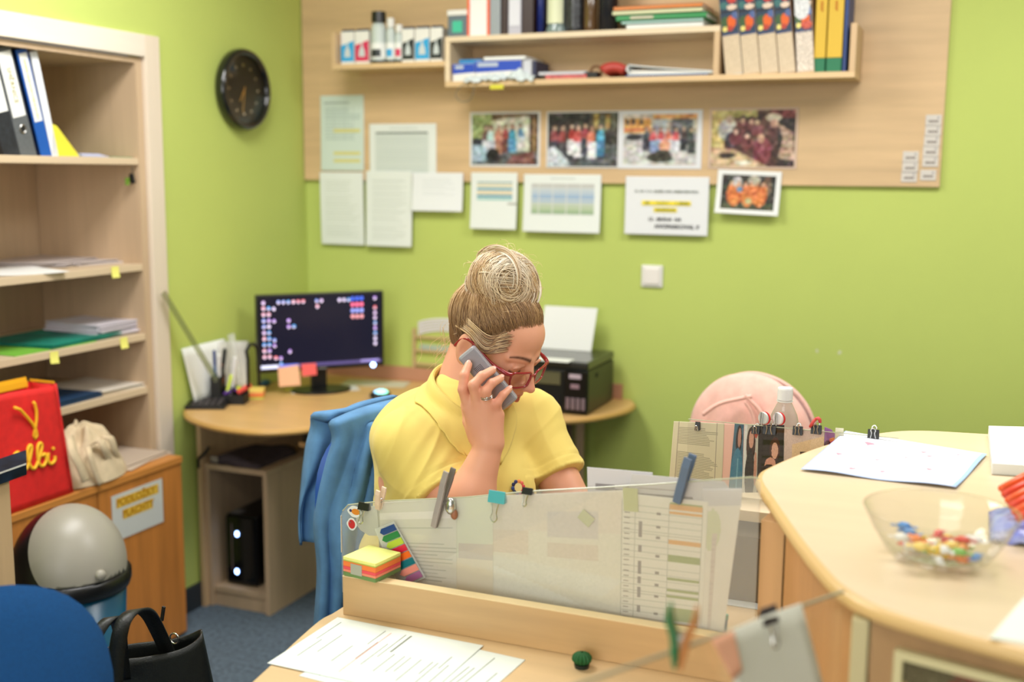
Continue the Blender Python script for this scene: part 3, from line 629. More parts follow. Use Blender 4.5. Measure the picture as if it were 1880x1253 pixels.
for (u0, u1, lb) in ((1495, 1516, 'yellow file with green foot beside the picture volumes'), (1518, 1546, 'wider yellow file with green foot and red lettering')):
    x0, x1 = px(u0, 110), px(u1, 110); t = thing('yellow_file', lb, 'file', ((x0+x1)/2, -.1, zlow), group='yellow files in the low bay')
    mk('body', MB().box(x0, x1-.001, YS+.02, -.03, zlow+.0455, zlow+.31), YELF, t, bevel=.001)
    mk('foot', MB().box(x0, x1-.001, YS+.02, -.03, zlow+.0003, zlow+.045), GRF, t, bevel=.001)
    text_mesh('Slovník', .017, mat('letter_red', (190, 50, 30), .5), frame3(((x0+x1)/2, YS+.0192, zlow+.205), (0, 0, -1), (1, 0, 0), (0, -1, 0)), t) if False else mk('red_title', MB().tube([((x0+x1)/2+.004*math.sin(k_*1.3), YS+.019, zlow+.19+.002*k_) for k_ in range(16)], .0012, 4), mat('letter_red', (190, 50, 30), .5), t)
x0, x1 = px(1547, 110), px(1554, 110)
tag(mk('thin_file', MB().box(x0, x1, YS+.025, -.03, zlow+.0003, zlow+.3), mat('file_blue', (36, 62, 120), .5), bevel=.001), 'thin blue file at the end of the low bay', 'file')
# ---------- inside the box compartment
def xin(u, v=130, y=YS+.02): return float(at(u, v, y=y)[0])
BXB = mat('box_blue', (24, 68, 178), .45)
def bluebox(label, u0, u1, z0, h, yf, dpt, titl):
    x0, x1 = xin(u0), xin(u1)
    t = thing('carton', label, 'box', ((x0+x1)/2, yf+dpt/2, z0), group='blue and white cartons in the box compartment')
    mk('carton_body', MB().box(x0, x1, yf, yf+dpt, z0, z0+h), WHITEP, t, bevel=.001)
    M_ = MB().prism([(x0, z0+h*.42), (x1, z0+h*.5), (x1, z0+h*.98), (x0, z0+h*.98)], 0, .0006, T=frame3((0, yf-.0006, 0), (1, 0, 0), (0, 0, 1), (0, 1, 0)))
    mk('blue_band', M_, BXB, t)
    mk('title_strip', MB().box(x0+.01, x0+(x1-x0)*.5, yf-.0015, yf-.0007, z0+h*.7, z0+h*.9), mat('title_grey', (176, 186, 200), .5), t)
    return t
bluebox('small blue and white carton against the end of the box compartment', 833, 873, zlow, .062, YS+.012, .12, 1)
bluebox('blue and white carton with a photo patch beside the smaller one', 874, 959, zlow, .07, YS+.012, .15, 1)
x0, x1 = xin(842), xin(884); tag(mk('disc_sleeve', MB().box(x0, x1, YS+.02, YS+.1, zlow+.0625, zlow+.078), mat('box_azure', (40, 130, 190), .4), bevel=.004), 'azure packet lying on the small blue carton', 'packet')
x0, x1 = xin(889), xin(966); tag(mk('notepad', MB().box(x0, x1, YS+.012, -.03, zlow+.0715, zlow+.083), PAPER, bevel=.003), 'white pad lying on the larger blue carton', 'pad')
x0 = xin(960)
t = thing('paper_box', 'grey and navy striped carton behind the blue one', 'box', (x0+.03, -.1, zlow)); mk('body', MB().box(x0+.001, x0+.032, YS+.02, YS+.16, zlow, zlow+.069), mat('carton_grey', (196, 198, 204), .5), t, bevel=.001); mk('navy_strip', MB().box(x0+.033, x0+.045, YS+.03, YS+.16, zlow, zlow+.066), mat('strip_navy', (40, 44, 74), .5), t)
x0, x1 = xin(988), xin(1078)
tag(mk('tray', MB().box(x0, x1, YS+.02, -.05, zlow+.014, zlow+.026), mat('tray_grey', (196, 198, 204), .4), bevel=.004), 'grey flat case lying on a red magazine', 'case')
tag(mk('magazine', MB().box(x0+.03, x1+.0, YS+.014, -.05, zlow+.0003, zlow+.0135), mat('magazine_red', (206, 96, 96), .5, noise=(60, .5))), 'red and white magazine pile under the grey case', 'magazine')
x0 = xin(1070); t = thing('tape_dispenser', 'black tape dispenser in the box compartment', 'dispenser', (x0+.03, YS+.05, zlow))
mk('dispenser_base', MB().box(x0+.005, x0+.055, YS+.015, YS+.05, zlow+.0003, zlow+.022), BLACK, t, bevel=.004)
mk('tape_roll', MB().tube([(x0+.03+.02*math.cos(a*PI/10), YS+.075, zlow+.026+.02*math.sin(a*PI/10)) for a in range(20)], .005, 8, True), mat('tape_brown', (120, 84, 50), .4), t)
x0, x1 = xin(1100), xin(1150); tag(mk('pouch', MB().sheet(lambda a, b: (x0+(x1-x0)*a, YS+.02+.12*b, zlow+.035+.018*math.sin(PI*a)**.6-.012*b), 12, 4, .03), mat('pouch_red', (176, 60, 50), .5), smooth=True), 'rust red pouch beside the tape dispenser', 'pouch')
# half-open white ring binder lying on a blue folder
xa, xb = xin(1152), xin(1312)
tag(mk('folder', MB().box(xa-.004, xb-.02, YS+.012, -.03, zlow+.0003, zlow+.007), mat('folder_blue', (18, 74, 130), .5), bevel=.001), 'blue folder lying flat under the open white binder', 'folder')
t = thing('open_binder', 'white ring binder lying half open in the box compartment', 'binder', ((xa+xb)/2, -.1, zlow+.007))
z_ = zlow+.0075
mk('back_cover', MB().box(xa+.004, xb, YS+.014, -.04, z_, z_+.004), PAPER, t)
mk('front_cover', MB().sheet(lambda a, b: (xa+.006+(xb-xa-.012)*a, YS+.014+.16*b, z_+.036-.028*a**.8), 14, 2, .004), mat('binder_white', (214, 218, 216), .35), t)
mk('spine', MB().sheet(lambda a, b: (xa+.006-.010*math.sin(PI*a), YS+.014+.16*b, z_+.004+.032*a), 8, 2, .004), mat('binder_white', (0, 0, 0)), t, smooth=True)
mk('pages', MB().sheet(lambda a, b: (xa+.012+(xb-xa-.05)*a, YS+.02+.14*b, z_+.016-.008*a), 4, 2, .010), PAPER2, t)
# crumpled plastic bag with a wire loop hanging over the edge
pb = thing('plastic_bag', 'crumpled white plastic bag with a wire loop hanging over the shelf edge', 'bag', (xin(915), YS, zlow))
x0, x1 = xin(858), xin(985); rn = random.Random(9)
def crum(a, b):
    x = x0+(x1-x0)*a; y = YS+.03-.045*b; z_ = zlow+.004-.020*max(0, b-.55)*2.2
    k_ = math.sin(23*a+5*b)*.006+math.sin(47*a-9*b)*.004+.02*math.exp(-((a-.75)/.16)**2)*(1-abs(b-.4))
    return (x, y-.004*math.sin(19*a), z_+abs(k_)+.004+.008*math.sin(PI*a))
mk('bag_film', MB().sheet(crum, 60, 14, .001), mat('film_white', (206, 216, 216), .25), pb, smooth=True)
wl = [at(u, v, y=YS-.012) for u, v in ((855, 152), (845, 160), (836, 172), (842, 184), (853, 187), (864, 182), (869, 168), (870, 158))]
mk('wire_loop', MB().tube(smooth_pts([tuple(p_) for p_ in wl]), .0012, 6), mat('wire_grey', (110, 108, 100), .4), pb)
p = at(912, 160, y=YS-.002); tag(mk('sticky_note', MB().box(p[0]-.026, p[0]+.026, YS-.0028, YS-.0018, zl-.012, zl+.004), mat('sticky_lime', (206, 200, 50), .6)), 'yellow sticky flag under the plastic bag on the shelf edge', 'sticky note')
# ---------- pinned papers: corners read on the board or wall plane
def pinned(name, label, cat, u0, v0, u1, v1, cv, y=-BT-.0015, curl=0, m=None, rot=0, grp=None, w=None, h=None, tapes=False):
    a = at(u0, v0, y=y); b = at(u1, v1, y=y); xc, zc = (a[0]+b[0])/2, (a[2]+b[2])/2; ww = w or b[0]-a[0]; hh = h or a[2]-b[2]
    T = on_back(xc, zc, y) @ RZ(rot)
    cf = (lambda X, Y: curl*((hh/2-Y)/hh)**2) if curl else None
    t = print_mesh(cv, ww, hh, T, name, m or PRINT, None, curl=cf)
    so = t.modifiers.new('thick', 'SOLIDIFY'); so.thickness = .0006; so.offset = -1
    return tag(t, label, cat, grp)
W1, W2 = (226, 231, 226), (214, 224, 216)
LG = (176, 186, 178)
y2 = -BT-.0015; y1p = -BT-.003
cv = Canvas(60, 90, (204, 218, 208)); cv.lines(.08, .08, .92, .12, 1, (150, 164, 158)); cv.lines(.1, .15, .95, .6, 10, (182, 198, 190), 2)
for x_ in (.3, .55, .75): cv.rect(x_, .15, x_+.015, .6, (180, 194, 188))
for y_ in (.45, .75, .85): cv.rect(.3, y_, .92, y_+.035, (212, 206, 130))
pinned('wall_paper_sheet', 'pale green timetable sheet with yellow rows pinned at the corner end of the board', 'paper', 588, 176, 669, 314, cv, curl=.004)
cv = Canvas(72, 50, W1); cv.rect(.09, .16, .89, 1, (206, 214, 208)); cv.rect(.1, .17, .88, .2, (120, 130, 126)); cv.lines(.3, .07, .9, .1, 1, (190, 198, 192)); cv.lines(.12, .26, .86, .98, 14, (196, 206, 200), 3, .3, False)
pinned('wall_paper_sheet', 'white landscape table sheet with a dark header pinned on the board', 'paper', 678, 228, 801, 320, cv)
cv = Canvas(60, 90, W1); cv.lines(.12, .1, .9, .9, 26, (206, 212, 204), 5, .35)
pinned('wall_paper_sheet', 'long white text sheet hanging below the pale green timetable', 'paper', 587, 316, 668, 451, cv, y=y1p-.003, curl=-.006)
cv = Canvas(60, 90, W1); cv.lines(.14, .1, .9, .92, 28, (204, 210, 204), 7, .35)
pinned('wall_paper_sheet', 'white text sheet hanging beneath the dark-headed table', 'paper', 672, 314, 757, 454, cv, y=y1p-.001, curl=.008)
cv = Canvas(60, 50, (230, 233, 234)); cv.lines(.2, .15, .85, .6, 8, (214, 218, 220), 9, .3)
pinned('wall_paper_sheet', 'small almost blank white sheet overlapping the text sheet', 'paper', 757, 317, 850, 389, cv, y=y1p-.006, curl=.01)
cv = Canvas(60, 64, W1)
for i, c in enumerate(((150, 172, 170), (216, 206, 172), (110, 160, 176), (220, 200, 160), (90, 150, 168), (130, 190, 184))): cv.rect(.14, .15+.06*i, .9, .15+.06*i+.04, c)
cv.rect(.8, .53, 1, .56, (160, 160, 150))
pinned('wall_paper_sheet', 'white portrait sheet with blue and cream striped table at its top', 'paper', 865, 317, 949, 422, cv, y=y1p, curl=.012)
cv = Canvas(72, 50, W1); cv.rect(.1, .16, .92, .7, (200, 204, 200))
for i, c in enumerate(((190, 190, 186), (190, 200, 206), (176, 192, 206), (150, 176, 204), (160, 184, 204), (184, 196, 176), (176, 192, 160), (150, 176, 140))): cv.rect(.11, .17+.065*i, .91, .17+.065*i+.055, c)
cv.lines(.35, .06, .8, .09, 1, (190, 196, 190))
for k_ in range(9): cv.rect(.11+.09*k_, .17, .117+.09*k_, .69, (206, 208, 204))
pinned('wall_paper_sheet', 'white landscape sheet with blue and green banded table', 'paper', 962, 320, 1102, 429, cv, y=y1p, curl=.012)
cv = Canvas(72, 50, (226, 228, 230))
t = pinned('notice_sheet', 'white notice with yellow highlighted lines and black capitals below the photos', 'notice', 1149, 324, 1299, 434, cv, y=y1p, curl=.004)
a = at(1149, 324, y=y1p); b = at(1299, 434, y=y1p)
TN = on_back((a[0]+b[0])/2, (a[2]+b[2])/2, y1p-.0045); GRT = mat('letter_grey', (120, 128, 120), .7); BLT = mat('letter_black', (26, 26, 28), .6); OLT = mat('letter_olive', (110, 110, 20), .6); HY = mat('highlight_yellow', (240, 220, 60), .6)
def marks(x0, x1, y0, h_, m, seed, nm='faint_print'):
    M_ = MB(); r_ = random.Random(seed); x = x0
    while x < x1:
        w_ = r_.uniform(.003, .006); hh = h_*r_.uniform(.55, 1)
        if r_.random() > .12: M_.box(x, min(x+w_, x1), y0-hh/2, y0+hh/2, 0, .0002, T=TN)
        x += w_+.0015
    return tag(mk(nm, M_, m, t), kind='stuff')
marks(-.115, .115, .052, .008, GRT, 1)
mk('highlight', MB().box(-.09, .09, .002, .018, -.0008, -.0004, T=TN).box(-.045, .04, -.022, -.006, -.0008, -.0004, T=TN), HY, t)
text_mesh('- KLIENT -', .0135, OLT, TN @ TR(-.012, .010, 0), t); marks(-.085, -.06, .010, .010, OLT, 2); marks(.035, .085, .010, .010, OLT, 3); marks(-.04, .035, -.014, .010, OLT, 4)
text_mesh('12 - BRÁNA  NA', .017, BLT, TN @ TR(-.005, -.048, 0), t, bold=.0004, shear=.2); text_mesh('NVOPARKOVAL !?', .020, BLT, TN @ TR(.04, -.074, 0), t, bold=.0006, shear=.2)
# ---- photographs
def photo1():
    cv = Canvas(96, 74, (196, 200, 160)); cv.rect(0, 0, .3, .5, (150, 170, 90)); cv.rect(.3, 0, 1, .12, (120, 90, 60)); cv.poly([(.35, .12), (.95, .02), (.95, .12), (.35, .22)], (224, 220, 200)); cv.rect(.55, .2, .9, .75, (206, 206, 186)); cv.rect(.88, 0, 1, 1, (92, 60, 36)); cv.rect(.93, .1, .96, .9, (170, 120, 50))
    cv.rect(0, .75, 1, 1, (90, 90, 92))
    for x_, c, l in ((.22, (90, 70, 60), (190, 200, 210)), (.30, (170, 190, 200), (190, 200, 214)), (.42, (206, 120, 80), (180, 110, 80)), (.52, (150, 50, 50), (120, 60, 50)), (.62, (40, 140, 200), (60, 150, 200)), (.74, (110, 170, 210), (190, 190, 190))): cv.person(x_, .2, .58, c, l)
    cv.ell(.08, .55, .08, .08, (40, 44, 50)); cv.poly([(0, .6), (.2, .62), (.26, .8), (.2, .95), (0, .95)], (150, 184, 206)); cv.ell(.32, .82, .1, .14, (34, 34, 36)); cv.poly([(.5, 1), (.62, .82), (.95, .72), (.95, 1)], (130, 70, 60)); return cv.noise(6, 1)
def photo2():
    cv = Canvas(96, 74, (40, 36, 32)); cv.rect(.6, 0, 1, .35, (80, 80, 50)); cv.rect(.66, .03, .73, .3, (200, 160, 60)); cv.rect(.82, .03, .89, .3, (190, 140, 50)); cv.rect(0, .6, 1, 1, (78, 82, 86)); cv.ell(.2, .3, .2, .12, (50, 40, 36))
    for x_, c, l in ((.1, (160, 60, 50), (60, 60, 70)), (.22, (150, 60, 54), (60, 60, 66)), (.34, (214, 60, 60), (226, 226, 228)), (.44, (210, 54, 54), (220, 222, 226)), (.54, (200, 60, 60), (60, 64, 80)), (.64, (206, 90, 80), (226, 226, 230)), (.76, (60, 160, 210), (50, 130, 190))): cv.person(x_, .2, .62, c, l)
    cv.poly([(0, .66), (.1, .62), (.28, .85), (.32, 1), (0, 1)], (196, 206, 216)); return cv.noise(6, 2)
def photo3():
    cv = Canvas(90, 74, (176, 172, 168)); cv.rect(0, 0, 1, .38, (186, 176, 160)); cv.rect(0, .08, .38, .36, (240, 160, 50)); cv.rect(.03, .1, .08, .2, (60, 50, 50)); cv.rect(.11, .1, .16, .2, (60, 50, 50)); cv.rect(.22, .1, .27, .2, (60, 50, 50)); cv.rect(.0, .28, .38, .32, (214, 70, 40)); cv.rect(.4, 0, 1, .1, (236, 150, 60)); cv.rect(.42, .1, .6, .34, (170, 176, 190)); cv.rect(.66, .1, .94, .4, (90, 96, 104)); cv.ell(.15, .45, .12, .06, (40, 40, 44)); cv.rect(0, .55, 1, 1, (196, 194, 192))
    for x_, c, l in ((.32, (60, 60, 90), (50, 50, 70)), (.42, (220, 70, 60), (120, 150, 200)), (.52, (214, 60, 60), (120, 150, 210)), (.62, (230, 80, 60), (220, 220, 226)), (.72, (224, 70, 60), (200, 204, 214)), (.82, (40, 44, 50), (40, 44, 50)), (.92, (60, 60, 66), (50, 50, 54))): cv.person(x_, .25, .5, c, l)
    cv.ell(.57, .62, .08, .12, (240, 150, 110)); cv.ell(.5, .85, .18, .1, (60, 66, 50)); cv.ell(.54, .76, .1, .06, (60, 60, 40)); return cv.noise(6, 3)
def photo4():
    cv = Canvas(100, 74, (90, 44, 36)); cv.rect(0, 0, .16, .7, (206, 184, 90)); cv.rect(.1, 0, .55, .14, (190, 176, 80)); cv.rect(.7, 0, 1, .2, (150, 50, 50)); cv.rect(.8, .15, 1, 1, (40, 24, 20))
    cv.ell(.2, .35, .12, .2, (170, 170, 160)); cv.ell(.22, .16, .05, .08, (196, 160, 130)); cv.ell(.27, .52, .1, .14, (40, 34, 50))
    for x_, y_ in ((.38, .16), (.48, .18), (.55, .2), (.44, .44), (.62, .48), (.3, .36)): cv.ell(x_, y_+.14, .08, .13, (120, 40, 44)); cv.ell(x_, y_, .045, .07, (50, 34, 26)); cv.ell(x_, y_+.02, .03, .05, (214, 160, 130))
    cv.ell(.62, .72, .11, .24, (140, 40, 56)); cv.ell(.6, .5, .045, .08, (220, 160, 120)); cv.ell(.74, .13, .1, .07, (226, 206, 180)); cv.ell(.75, .24, .05, .08, (206, 150, 120)); cv.poly([(.78, .22), (.98, .4), (1, .9), (.8, .85), (.86, .5)], (190, 150, 120)); cv.poly([(0, .65), (.3, .7), (.7, 1), (0, 1)], (206, 170, 120)); cv.ell(.2, .8, .1, .05, (60, 44, 30)); cv.ell(.4, .93, .1, .04, (230, 226, 200)); return cv.noise(7, 4)
def photo5():
    cv = Canvas(84, 60, (40, 40, 30)); cv.rect(0, .8, 1, 1, (60, 70, 30)); cv.ell(.28, .25, .1, .2, (190, 190, 190)); cv.ell(.6, .15, .12, .15, (180, 170, 150)); cv.ell(.85, .3, .08, .3, (120, 90, 60))
    for x_ in (.18, .32, .45, .55, .66, .78): cv.ell(x_, .55, .08, .3, (238, 104, 24)); cv.ell(x_, .26, .04, .07, (214, 150, 110))
    for x_ in (.25, .5, .72): cv.ell(x_, .72, .09, .2, (246, 124, 30))
    cv.ell(.34, .42, .06, .08, (80, 140, 190)); cv.ell(.52, .75, .06, .09, (196, 196, 130)); return cv.noise(6, 5)
def photographic(cv, seed=0):
    a = cv.a
    for _ in range(2): a = (a+np.roll(a, 1, 0)+np.roll(a, -1, 0)+np.roll(a, 1, 1)+np.roll(a, -1, 1))/5
    r = np.random.RandomState(seed); lo = (r.randn(a.shape[0]//4+1, a.shape[1]//4+1, 1)*22+r.randn(a.shape[0]//4+1, a.shape[1]//4+1, 3)*5); lo = np.repeat(np.repeat(lo, 4, 0), 4, 1)[:a.shape[0], :a.shape[1]]
    lo = (lo+np.roll(lo, 2, 0)+np.roll(lo, 2, 1)+np.roll(lo, -1, 1))/3
    g = a.mean(2, keepdims=True); cv.a = np.clip(g+(a-g)*.7+lo*.8, 0, 255); return cv
def framed(cv, b=4, c=(226, 226, 226)):
    o = Canvas(cv.w+2*b, cv.h+2*b, c); o.a[b:-b, b:-b] = cv.a; return o
PG = 'group photographs on the board'
pinned('photo_print', 'group photo under an awning, people in blue and red beside a car', 'photo', 863, 206, 991, 307, framed(photographic(photo1()), 3), grp=PG)
pinned('photo_print', 'group photo on dark tarmac, people in red tops and white trousers', 'photo', 1004, 205, 1136, 309, framed(photographic(photo2()), 2), grp=PG, y=y1p)
pinned('photo_print', 'group photo in front of an orange bus', 'photo', 1137, 203, 1287, 311, framed(photographic(photo3()), 6, (220, 222, 226)), grp=PG)
pinned('photo_print', 'dark reddish group photo around a table indoors', 'photo', 1303, 199, 1462, 311, framed(photographic(photo4()), 3, (206, 180, 160)), grp=PG)
pinned('photo_print', 'white bordered photo of people in orange hanging below the board edge', 'photo', 1317, 313, 1431, 395, framed(photographic(photo5()), 8, (230, 232, 230)), grp=PG, y=y1p-.001, curl=.016, rot=-2)
# ---- small printed labels in two columns at the board's corner
n_ = 0
def lab(label, u, v):
    cv = Canvas(36, 26, (206, 200, 192)); cv.rect(.2, .5, .8, .68, (110, 100, 96)); cv.rect(.72, .2, .85, .34, (150, 146, 150)); cv.rect(0, .95, 1, 1, (150, 140, 130))
    for x_ in (.35, .5, .65): cv.rect(x_, .5, x_+.03, .68, (190, 180, 170))
    t = pinned('number_label', label, 'label', u-14, v-10, u+14, v+10, cv, grp='number labels at the corner of the board')
for i, (u, v, lb) in enumerate(((1714, 221, 'topmost small number label of the taller column on the board'), (1713, 240, 'second small number label from the top of the taller column'), (1711, 259, 'middle small number label of the taller column on the board'), (1709, 278, 'fourth small number label of the taller column on the board'), (1708, 297, 'fifth small number label of the taller column, above the gap'), (1704, 322, 'lone small number label below the taller column'),
    (1672, 288, 'topmost small number label of the shorter column'), (1671, 307, 'middle small number label of the shorter column'), (1669, 325, 'lowest small number label of the shorter column'))): lab(lb, u, v)
# ---- wall switch
p = at(1198, 507, y=0); t = thing('light_switch', 'square white rocker switch on the green wall', 'switch', tuple(p)); T = on_back(p[0], p[2])
mk('switch_plate', MB().box(-.040, .040, -.040, .040, 0.0005, .010, T=T), WHITEP, t, bevel=.003); mk('rocker', MB().box(-.030, .030, -.030, .030, .010, .016, T=T), mat('rocker_white', (234, 228, 222), .3), t, bevel=.003)
# ---- scuffs where paint has flaked
FL = mat('bare_plaster', (206, 208, 176), .9)
for (u, v, s_) in ((1541, 648, .008), (1500, 645, .006)):
    p = at(u, v, y=0); rn = random.Random(u)
    tag(mk('paint_chip', MB().prism([(p[0]+s_*rn.uniform(.5, 1.2)*math.cos(a*PI/5), p[2]+s_*rn.uniform(.5, 1.3)*math.sin(a*PI/5)) for a in range(10)], 0, .0005, T=frame3((0, -.0006, 0), (1, 0, 0), (0, 0, 1), (0, 1, 0))), FL), kind='structure')
# ================================================================== corner desk
ZD = .75; DT = .024
cd = thing('corner_desk', 'curved maple corner desk along the green walls', 'desk', (.5, -.5, 0))
edge = [(.001, -.80), (.03, -.845), (.10, -.915), (.19, -.965), (.283, -.995), (.37, -1.003), (.449, -.991), (.51, -.952), (.556, -.90), (.585, -.83), (.60, -.763), (.64, -.66), (.72, -.57), (.84, -.51), (1.0, -.475), (1.15, -.455), (1.27, -.425), (1.35, -.36), (1.40, -.27), (1.432, -.18), (1.436, -.09), (1.41, -.02), (1.39, -.001)]
edge = smooth_pts(edge, 3)
DESKM = mat('desk_laminate', (214, 172, 112), .38, wood=('x', .1)); DESKE = mat('desk_edge', (190, 150, 84), .4)
mk('desk_top', MB().prism([(.001, -.001)]+edge, ZD-DT+.001, ZD), DESKM, cd, bevel=.003)
mk('edge_band', MB().tube([(x, y-.001, ZD-DT/2) for x, y in edge], .0085, 6), DESKE, cd, smooth=True)
mk('back_rail', MB().box(.001, 1.368, -.018, -.001, ZD+.0003, ZD+.055), mat('rail_rose', (190, 138, 108), .5), cd, bevel=.002)
mk('side_panel', MB().box(.013, .031, -.77, -.05, .0, ZD-DT), MAPLEZ, cd, bevel=.001)
mk('leg', MB().box(1.235, 1.275, -.30, -.26, 0, ZD-DT), mat('leg_bronze', (92, 74, 62), .4, .3), cd, bevel=.002)
mk('modesty_panel', MB().box(.32, 1.23, -.045, -.03, .35, ZD-DT), CABIN, cd)
# pc housing
TWZ = .535; x1 = .296
pc = thing('computer_cabinet', 'open maple cabinet under the corner desk holding the computer', 'cabinet', (.16, -.5, 0))
mk('side_panel', MB().box(x1-.018, x1, -.75, -.18, .0, TWZ-.019), CABIN, pc, bevel=.001)
mk('side_panel', MB().box(.0315, .048, -.75, -.18, .0, TWZ-.019), CABIN, pc, bevel=.001)
mk('top_board', MB().box(.0315, x1, -.752, -.18, TWZ-.0185, TWZ), CABIN, pc, bevel=.001)
mk('bottom_board', MB().box(.049, x1-.019, -.74, -.18, .055, .073), CABIN, pc); mk('plinth', MB().box(.049, x1-.019, -.735, -.72, .0, .0545), CABIN, pc)
mk('back_panel', MB().box(.049, x1-.019, -.19, -.185, .073, TWZ-.02), BLACKM, pc)
cp = thing('desktop_computer', 'black desktop computer tower with two blue-white lights in the open cabinet', 'computer', (.17, -.5, .073))
a = at(413, 950, y=-.70); b = at(468, 950, y=-.70); xa, xb = float(a[0]), float(b[0]); zt = float(at(440, 948, y=-.70)[2])
mk('case', MB().box(xa, xb, -.69, -.30, .0735, zt), BLACK, cp, bevel=.004)
mk('front_bezel', MB().box(xa+.003, xb-.003, -.702, -.6905, .08, zt-.006), mat('gloss_black', (10, 10, 12), .12), cp, bevel=.004)
mk('trim_strip', MB().box(xa+.028, xa+.032, -.7045, -.7025, .13, zt-.03), mat('trim_grey', (120, 100, 96), .3), cp)
mk('painted_lid_highlight', MB().box(xa+.01, xa+.05, -.68, -.64, zt+.0003, zt+.003), mat('lid_highlight_grey', (120, 120, 124), .3), cp)  # thin grey slab stands in for a highlight on the case top
LEDB = mat('led_blue', (150, 185, 255), .4, emit=9)
for v in (981, 1050):
    p = at(435, v, y=-.7045); mk('power_light', MB().ball(p, (.008, .003, .010), 12, 8), LEDB, cp, smooth=True)
# pouch on the cabinet
p0 = at(378, 836, y=-.74); 
m_ = MB().sheet(lambda a, b: (.045+.21*a, -.74+.25*b, TWZ+.002+.036*(math.sin(PI*min(1, a*1.02+.0))**.35)*(.75+.25*math.sin(5*a+3*b))), 24, 10, .034)
pch = thing('laptop_sleeve', 'grey padded sleeve with a white tag lying on the computer cabinet', 'sleeve', (.15, -.62, TWZ))
mk('body', m_, mat('sleeve_grey', (70, 60, 66), .8, noise=(30, .3)), pch, smooth=True)
mk('tag', MB().box(.055, .085, -.7455, -.744, TWZ+.008, TWZ+.03), mat('tag_pale', (150, 142, 130), .7), pch)
cb_ = [tuple(at(u, v, y=-.77)) for u, v in ((384, 822), (376, 832), (366, 842), (360, 852), (354, 858))]
tag(mk('cable', MB().tube([(max(.02, x), y, z) for x, y, z in smooth_pts(cb_)], .006, 6), BLACKM), 'black cable hanging at the side of the corner desk', 'cable')
# keyboard tray
t = thing('keyboard_tray', 'small pull-out keyboard tray below the corner desk with a black keyboard', 'tray', (.55, -.7, .66))
A_ = at(548, 812, z=.655); B_ = at(608, 826, z=.655)
ex = Vector((B_[0]-A_[0], B_[1]-A_[1])).normalized(); ey = Vector((-ex.y, ex.x)); T = frame3((A_[0], A_[1], .64), (ex.x, ex.y, 0), (ey.x, ey.y, 0), (0, 0, 1))
mk('tray_board', MB().box(0, .5, 0, .25, 0, .016, T=T), DESKM, t, bevel=.002)
mk('runner', MB().box(.01, .03, .01, .24, .016, .085, T=T), BLACK, t)
kb = thing('keyboard', 'black keyboard on the pull-out tray', 'keyboard', tuple(T @ Vector((.2, .1, .016))))
mk('keyboard_body', MB().box(.06, .49, .02, .15, .0165, .03, T=T), BLACKM, kb, bevel=.002)
M_ = MB()
for i in range(5):
    for j in range(14): M_.box(.07+.029*j, .093+.029*j, .03+.022*i, .047+.022*i, .030, .036, T=T)
tag(mk('keys', M_, mat('key_black', (30, 30, 32), .5), kb), kind='stuff')
# ---------- monitor
mo = thing('monitor', 'black widescreen monitor showing a dark desktop full of small icons', 'monitor', (.3, -.32, ZD))
CEN = Vector((.318, -.318, .94)); axr = Vector((.36, .386, 0)).normalized()
def monfit():
    # left and right edges of the frame as seen, kept on one vertical plane
    n = Vector((axr.y, -axr.x, 0)); P = [at(u, v, off=(CEN, n)) for u, v in ((470, 542), (704, 535), (706, 672), (475, 686))]; return n, P
n_, P_ = monfit()
sl = (Vector(P_[0])-CEN).dot(axr); sr = (Vector(P_[1])-CEN).dot(axr); ztop_ = (P_[0][2]+P_[1][2])/2; zbot_ = (P_[2][2]+P_[3][2])/2
w_, h_ = sr-sl, ztop_-zbot_; C0 = CEN+axr*((sl+sr)/2); C0.z = (ztop_+zbot_)/2
TM = frame3(C0, axr, (0, 0, 1), n_)
print('monitor', w_, h_, C0, P_)
mk('housing', MB().box(-w_/2, w_/2, -h_/2, h_/2, -.03, 0, T=TM), BLACK, mo, bevel=.004)
cv = Canvas(180, 104, (20, 20, 34)); rn = random.Random(2)
icc = [(200, 170, 220), (150, 170, 240), (230, 170, 190), (120, 150, 230), (236, 120, 130), (90, 160, 230), (210, 200, 240), (170, 130, 220)]
def ic(x, y): cv.ell(x, y, .012, .026, rn.choice(icc)); cv.ell(x, y+.012, .009, .012, (226, 210, 236))
for (x, y) in [(.03, .07)]+[(.15+.04*i, .07) for i in range(6)]+[(.46, .07), (.5, .07), (.465, .15)]+[(.65+.038*i, .07) for i in range(3)]+[(.95, .06)]+[(.95, .2+.075*i) for i in range(8)]+[(.03+.0*i, .15+.085*i) for i in range(9)]+[(.07, .15+.085*i) for i in range(9)]+[(.112, .16), (.112, .33), (.112, .6), (.112, .68), (.12, .85), (.16, .86), (.16, .94)]+[(.23, .33), (.23, .42), (.27, .42), (.235, .77)]: ic(x, y)
for j, c in enumerate(((70, 100, 220), (240, 110, 150), (150, 160, 240), (220, 150, 160))):
    for i in range(3): cv.ell(.76+.038*i, .06+.085*j, .014, .03, c)
cv.rect(0, .95, 1, 1, (74, 66, 110)); cv.rect(0, .95, .14, 1, (200, 206, 236)); cv.rect(.15, .955, .3, .99, (100, 110, 200)); cv.rect(.82, .955, .98, .985, (140, 130, 190))
print_mesh(cv, w_-.024, h_-.026, TM @ TR(0, .003, .0012), 'screen', attr_mat('screen_glow', .15, emit=.75), mo)
mk('power_light', MB().ball(TM @ Vector((w_/2-.045, -h_/2+.006, .003)), (.009, .009, .009), 10, 6), LEDB, mo, smooth=True)
mk('badge_strip', MB().box(-.016, .016, -h_/2+.003, -h_/2+.009, .0002, .001, T=TM), mat('logo_grey', (120, 120, 120), .4), mo)
sp = C0-n_*.06
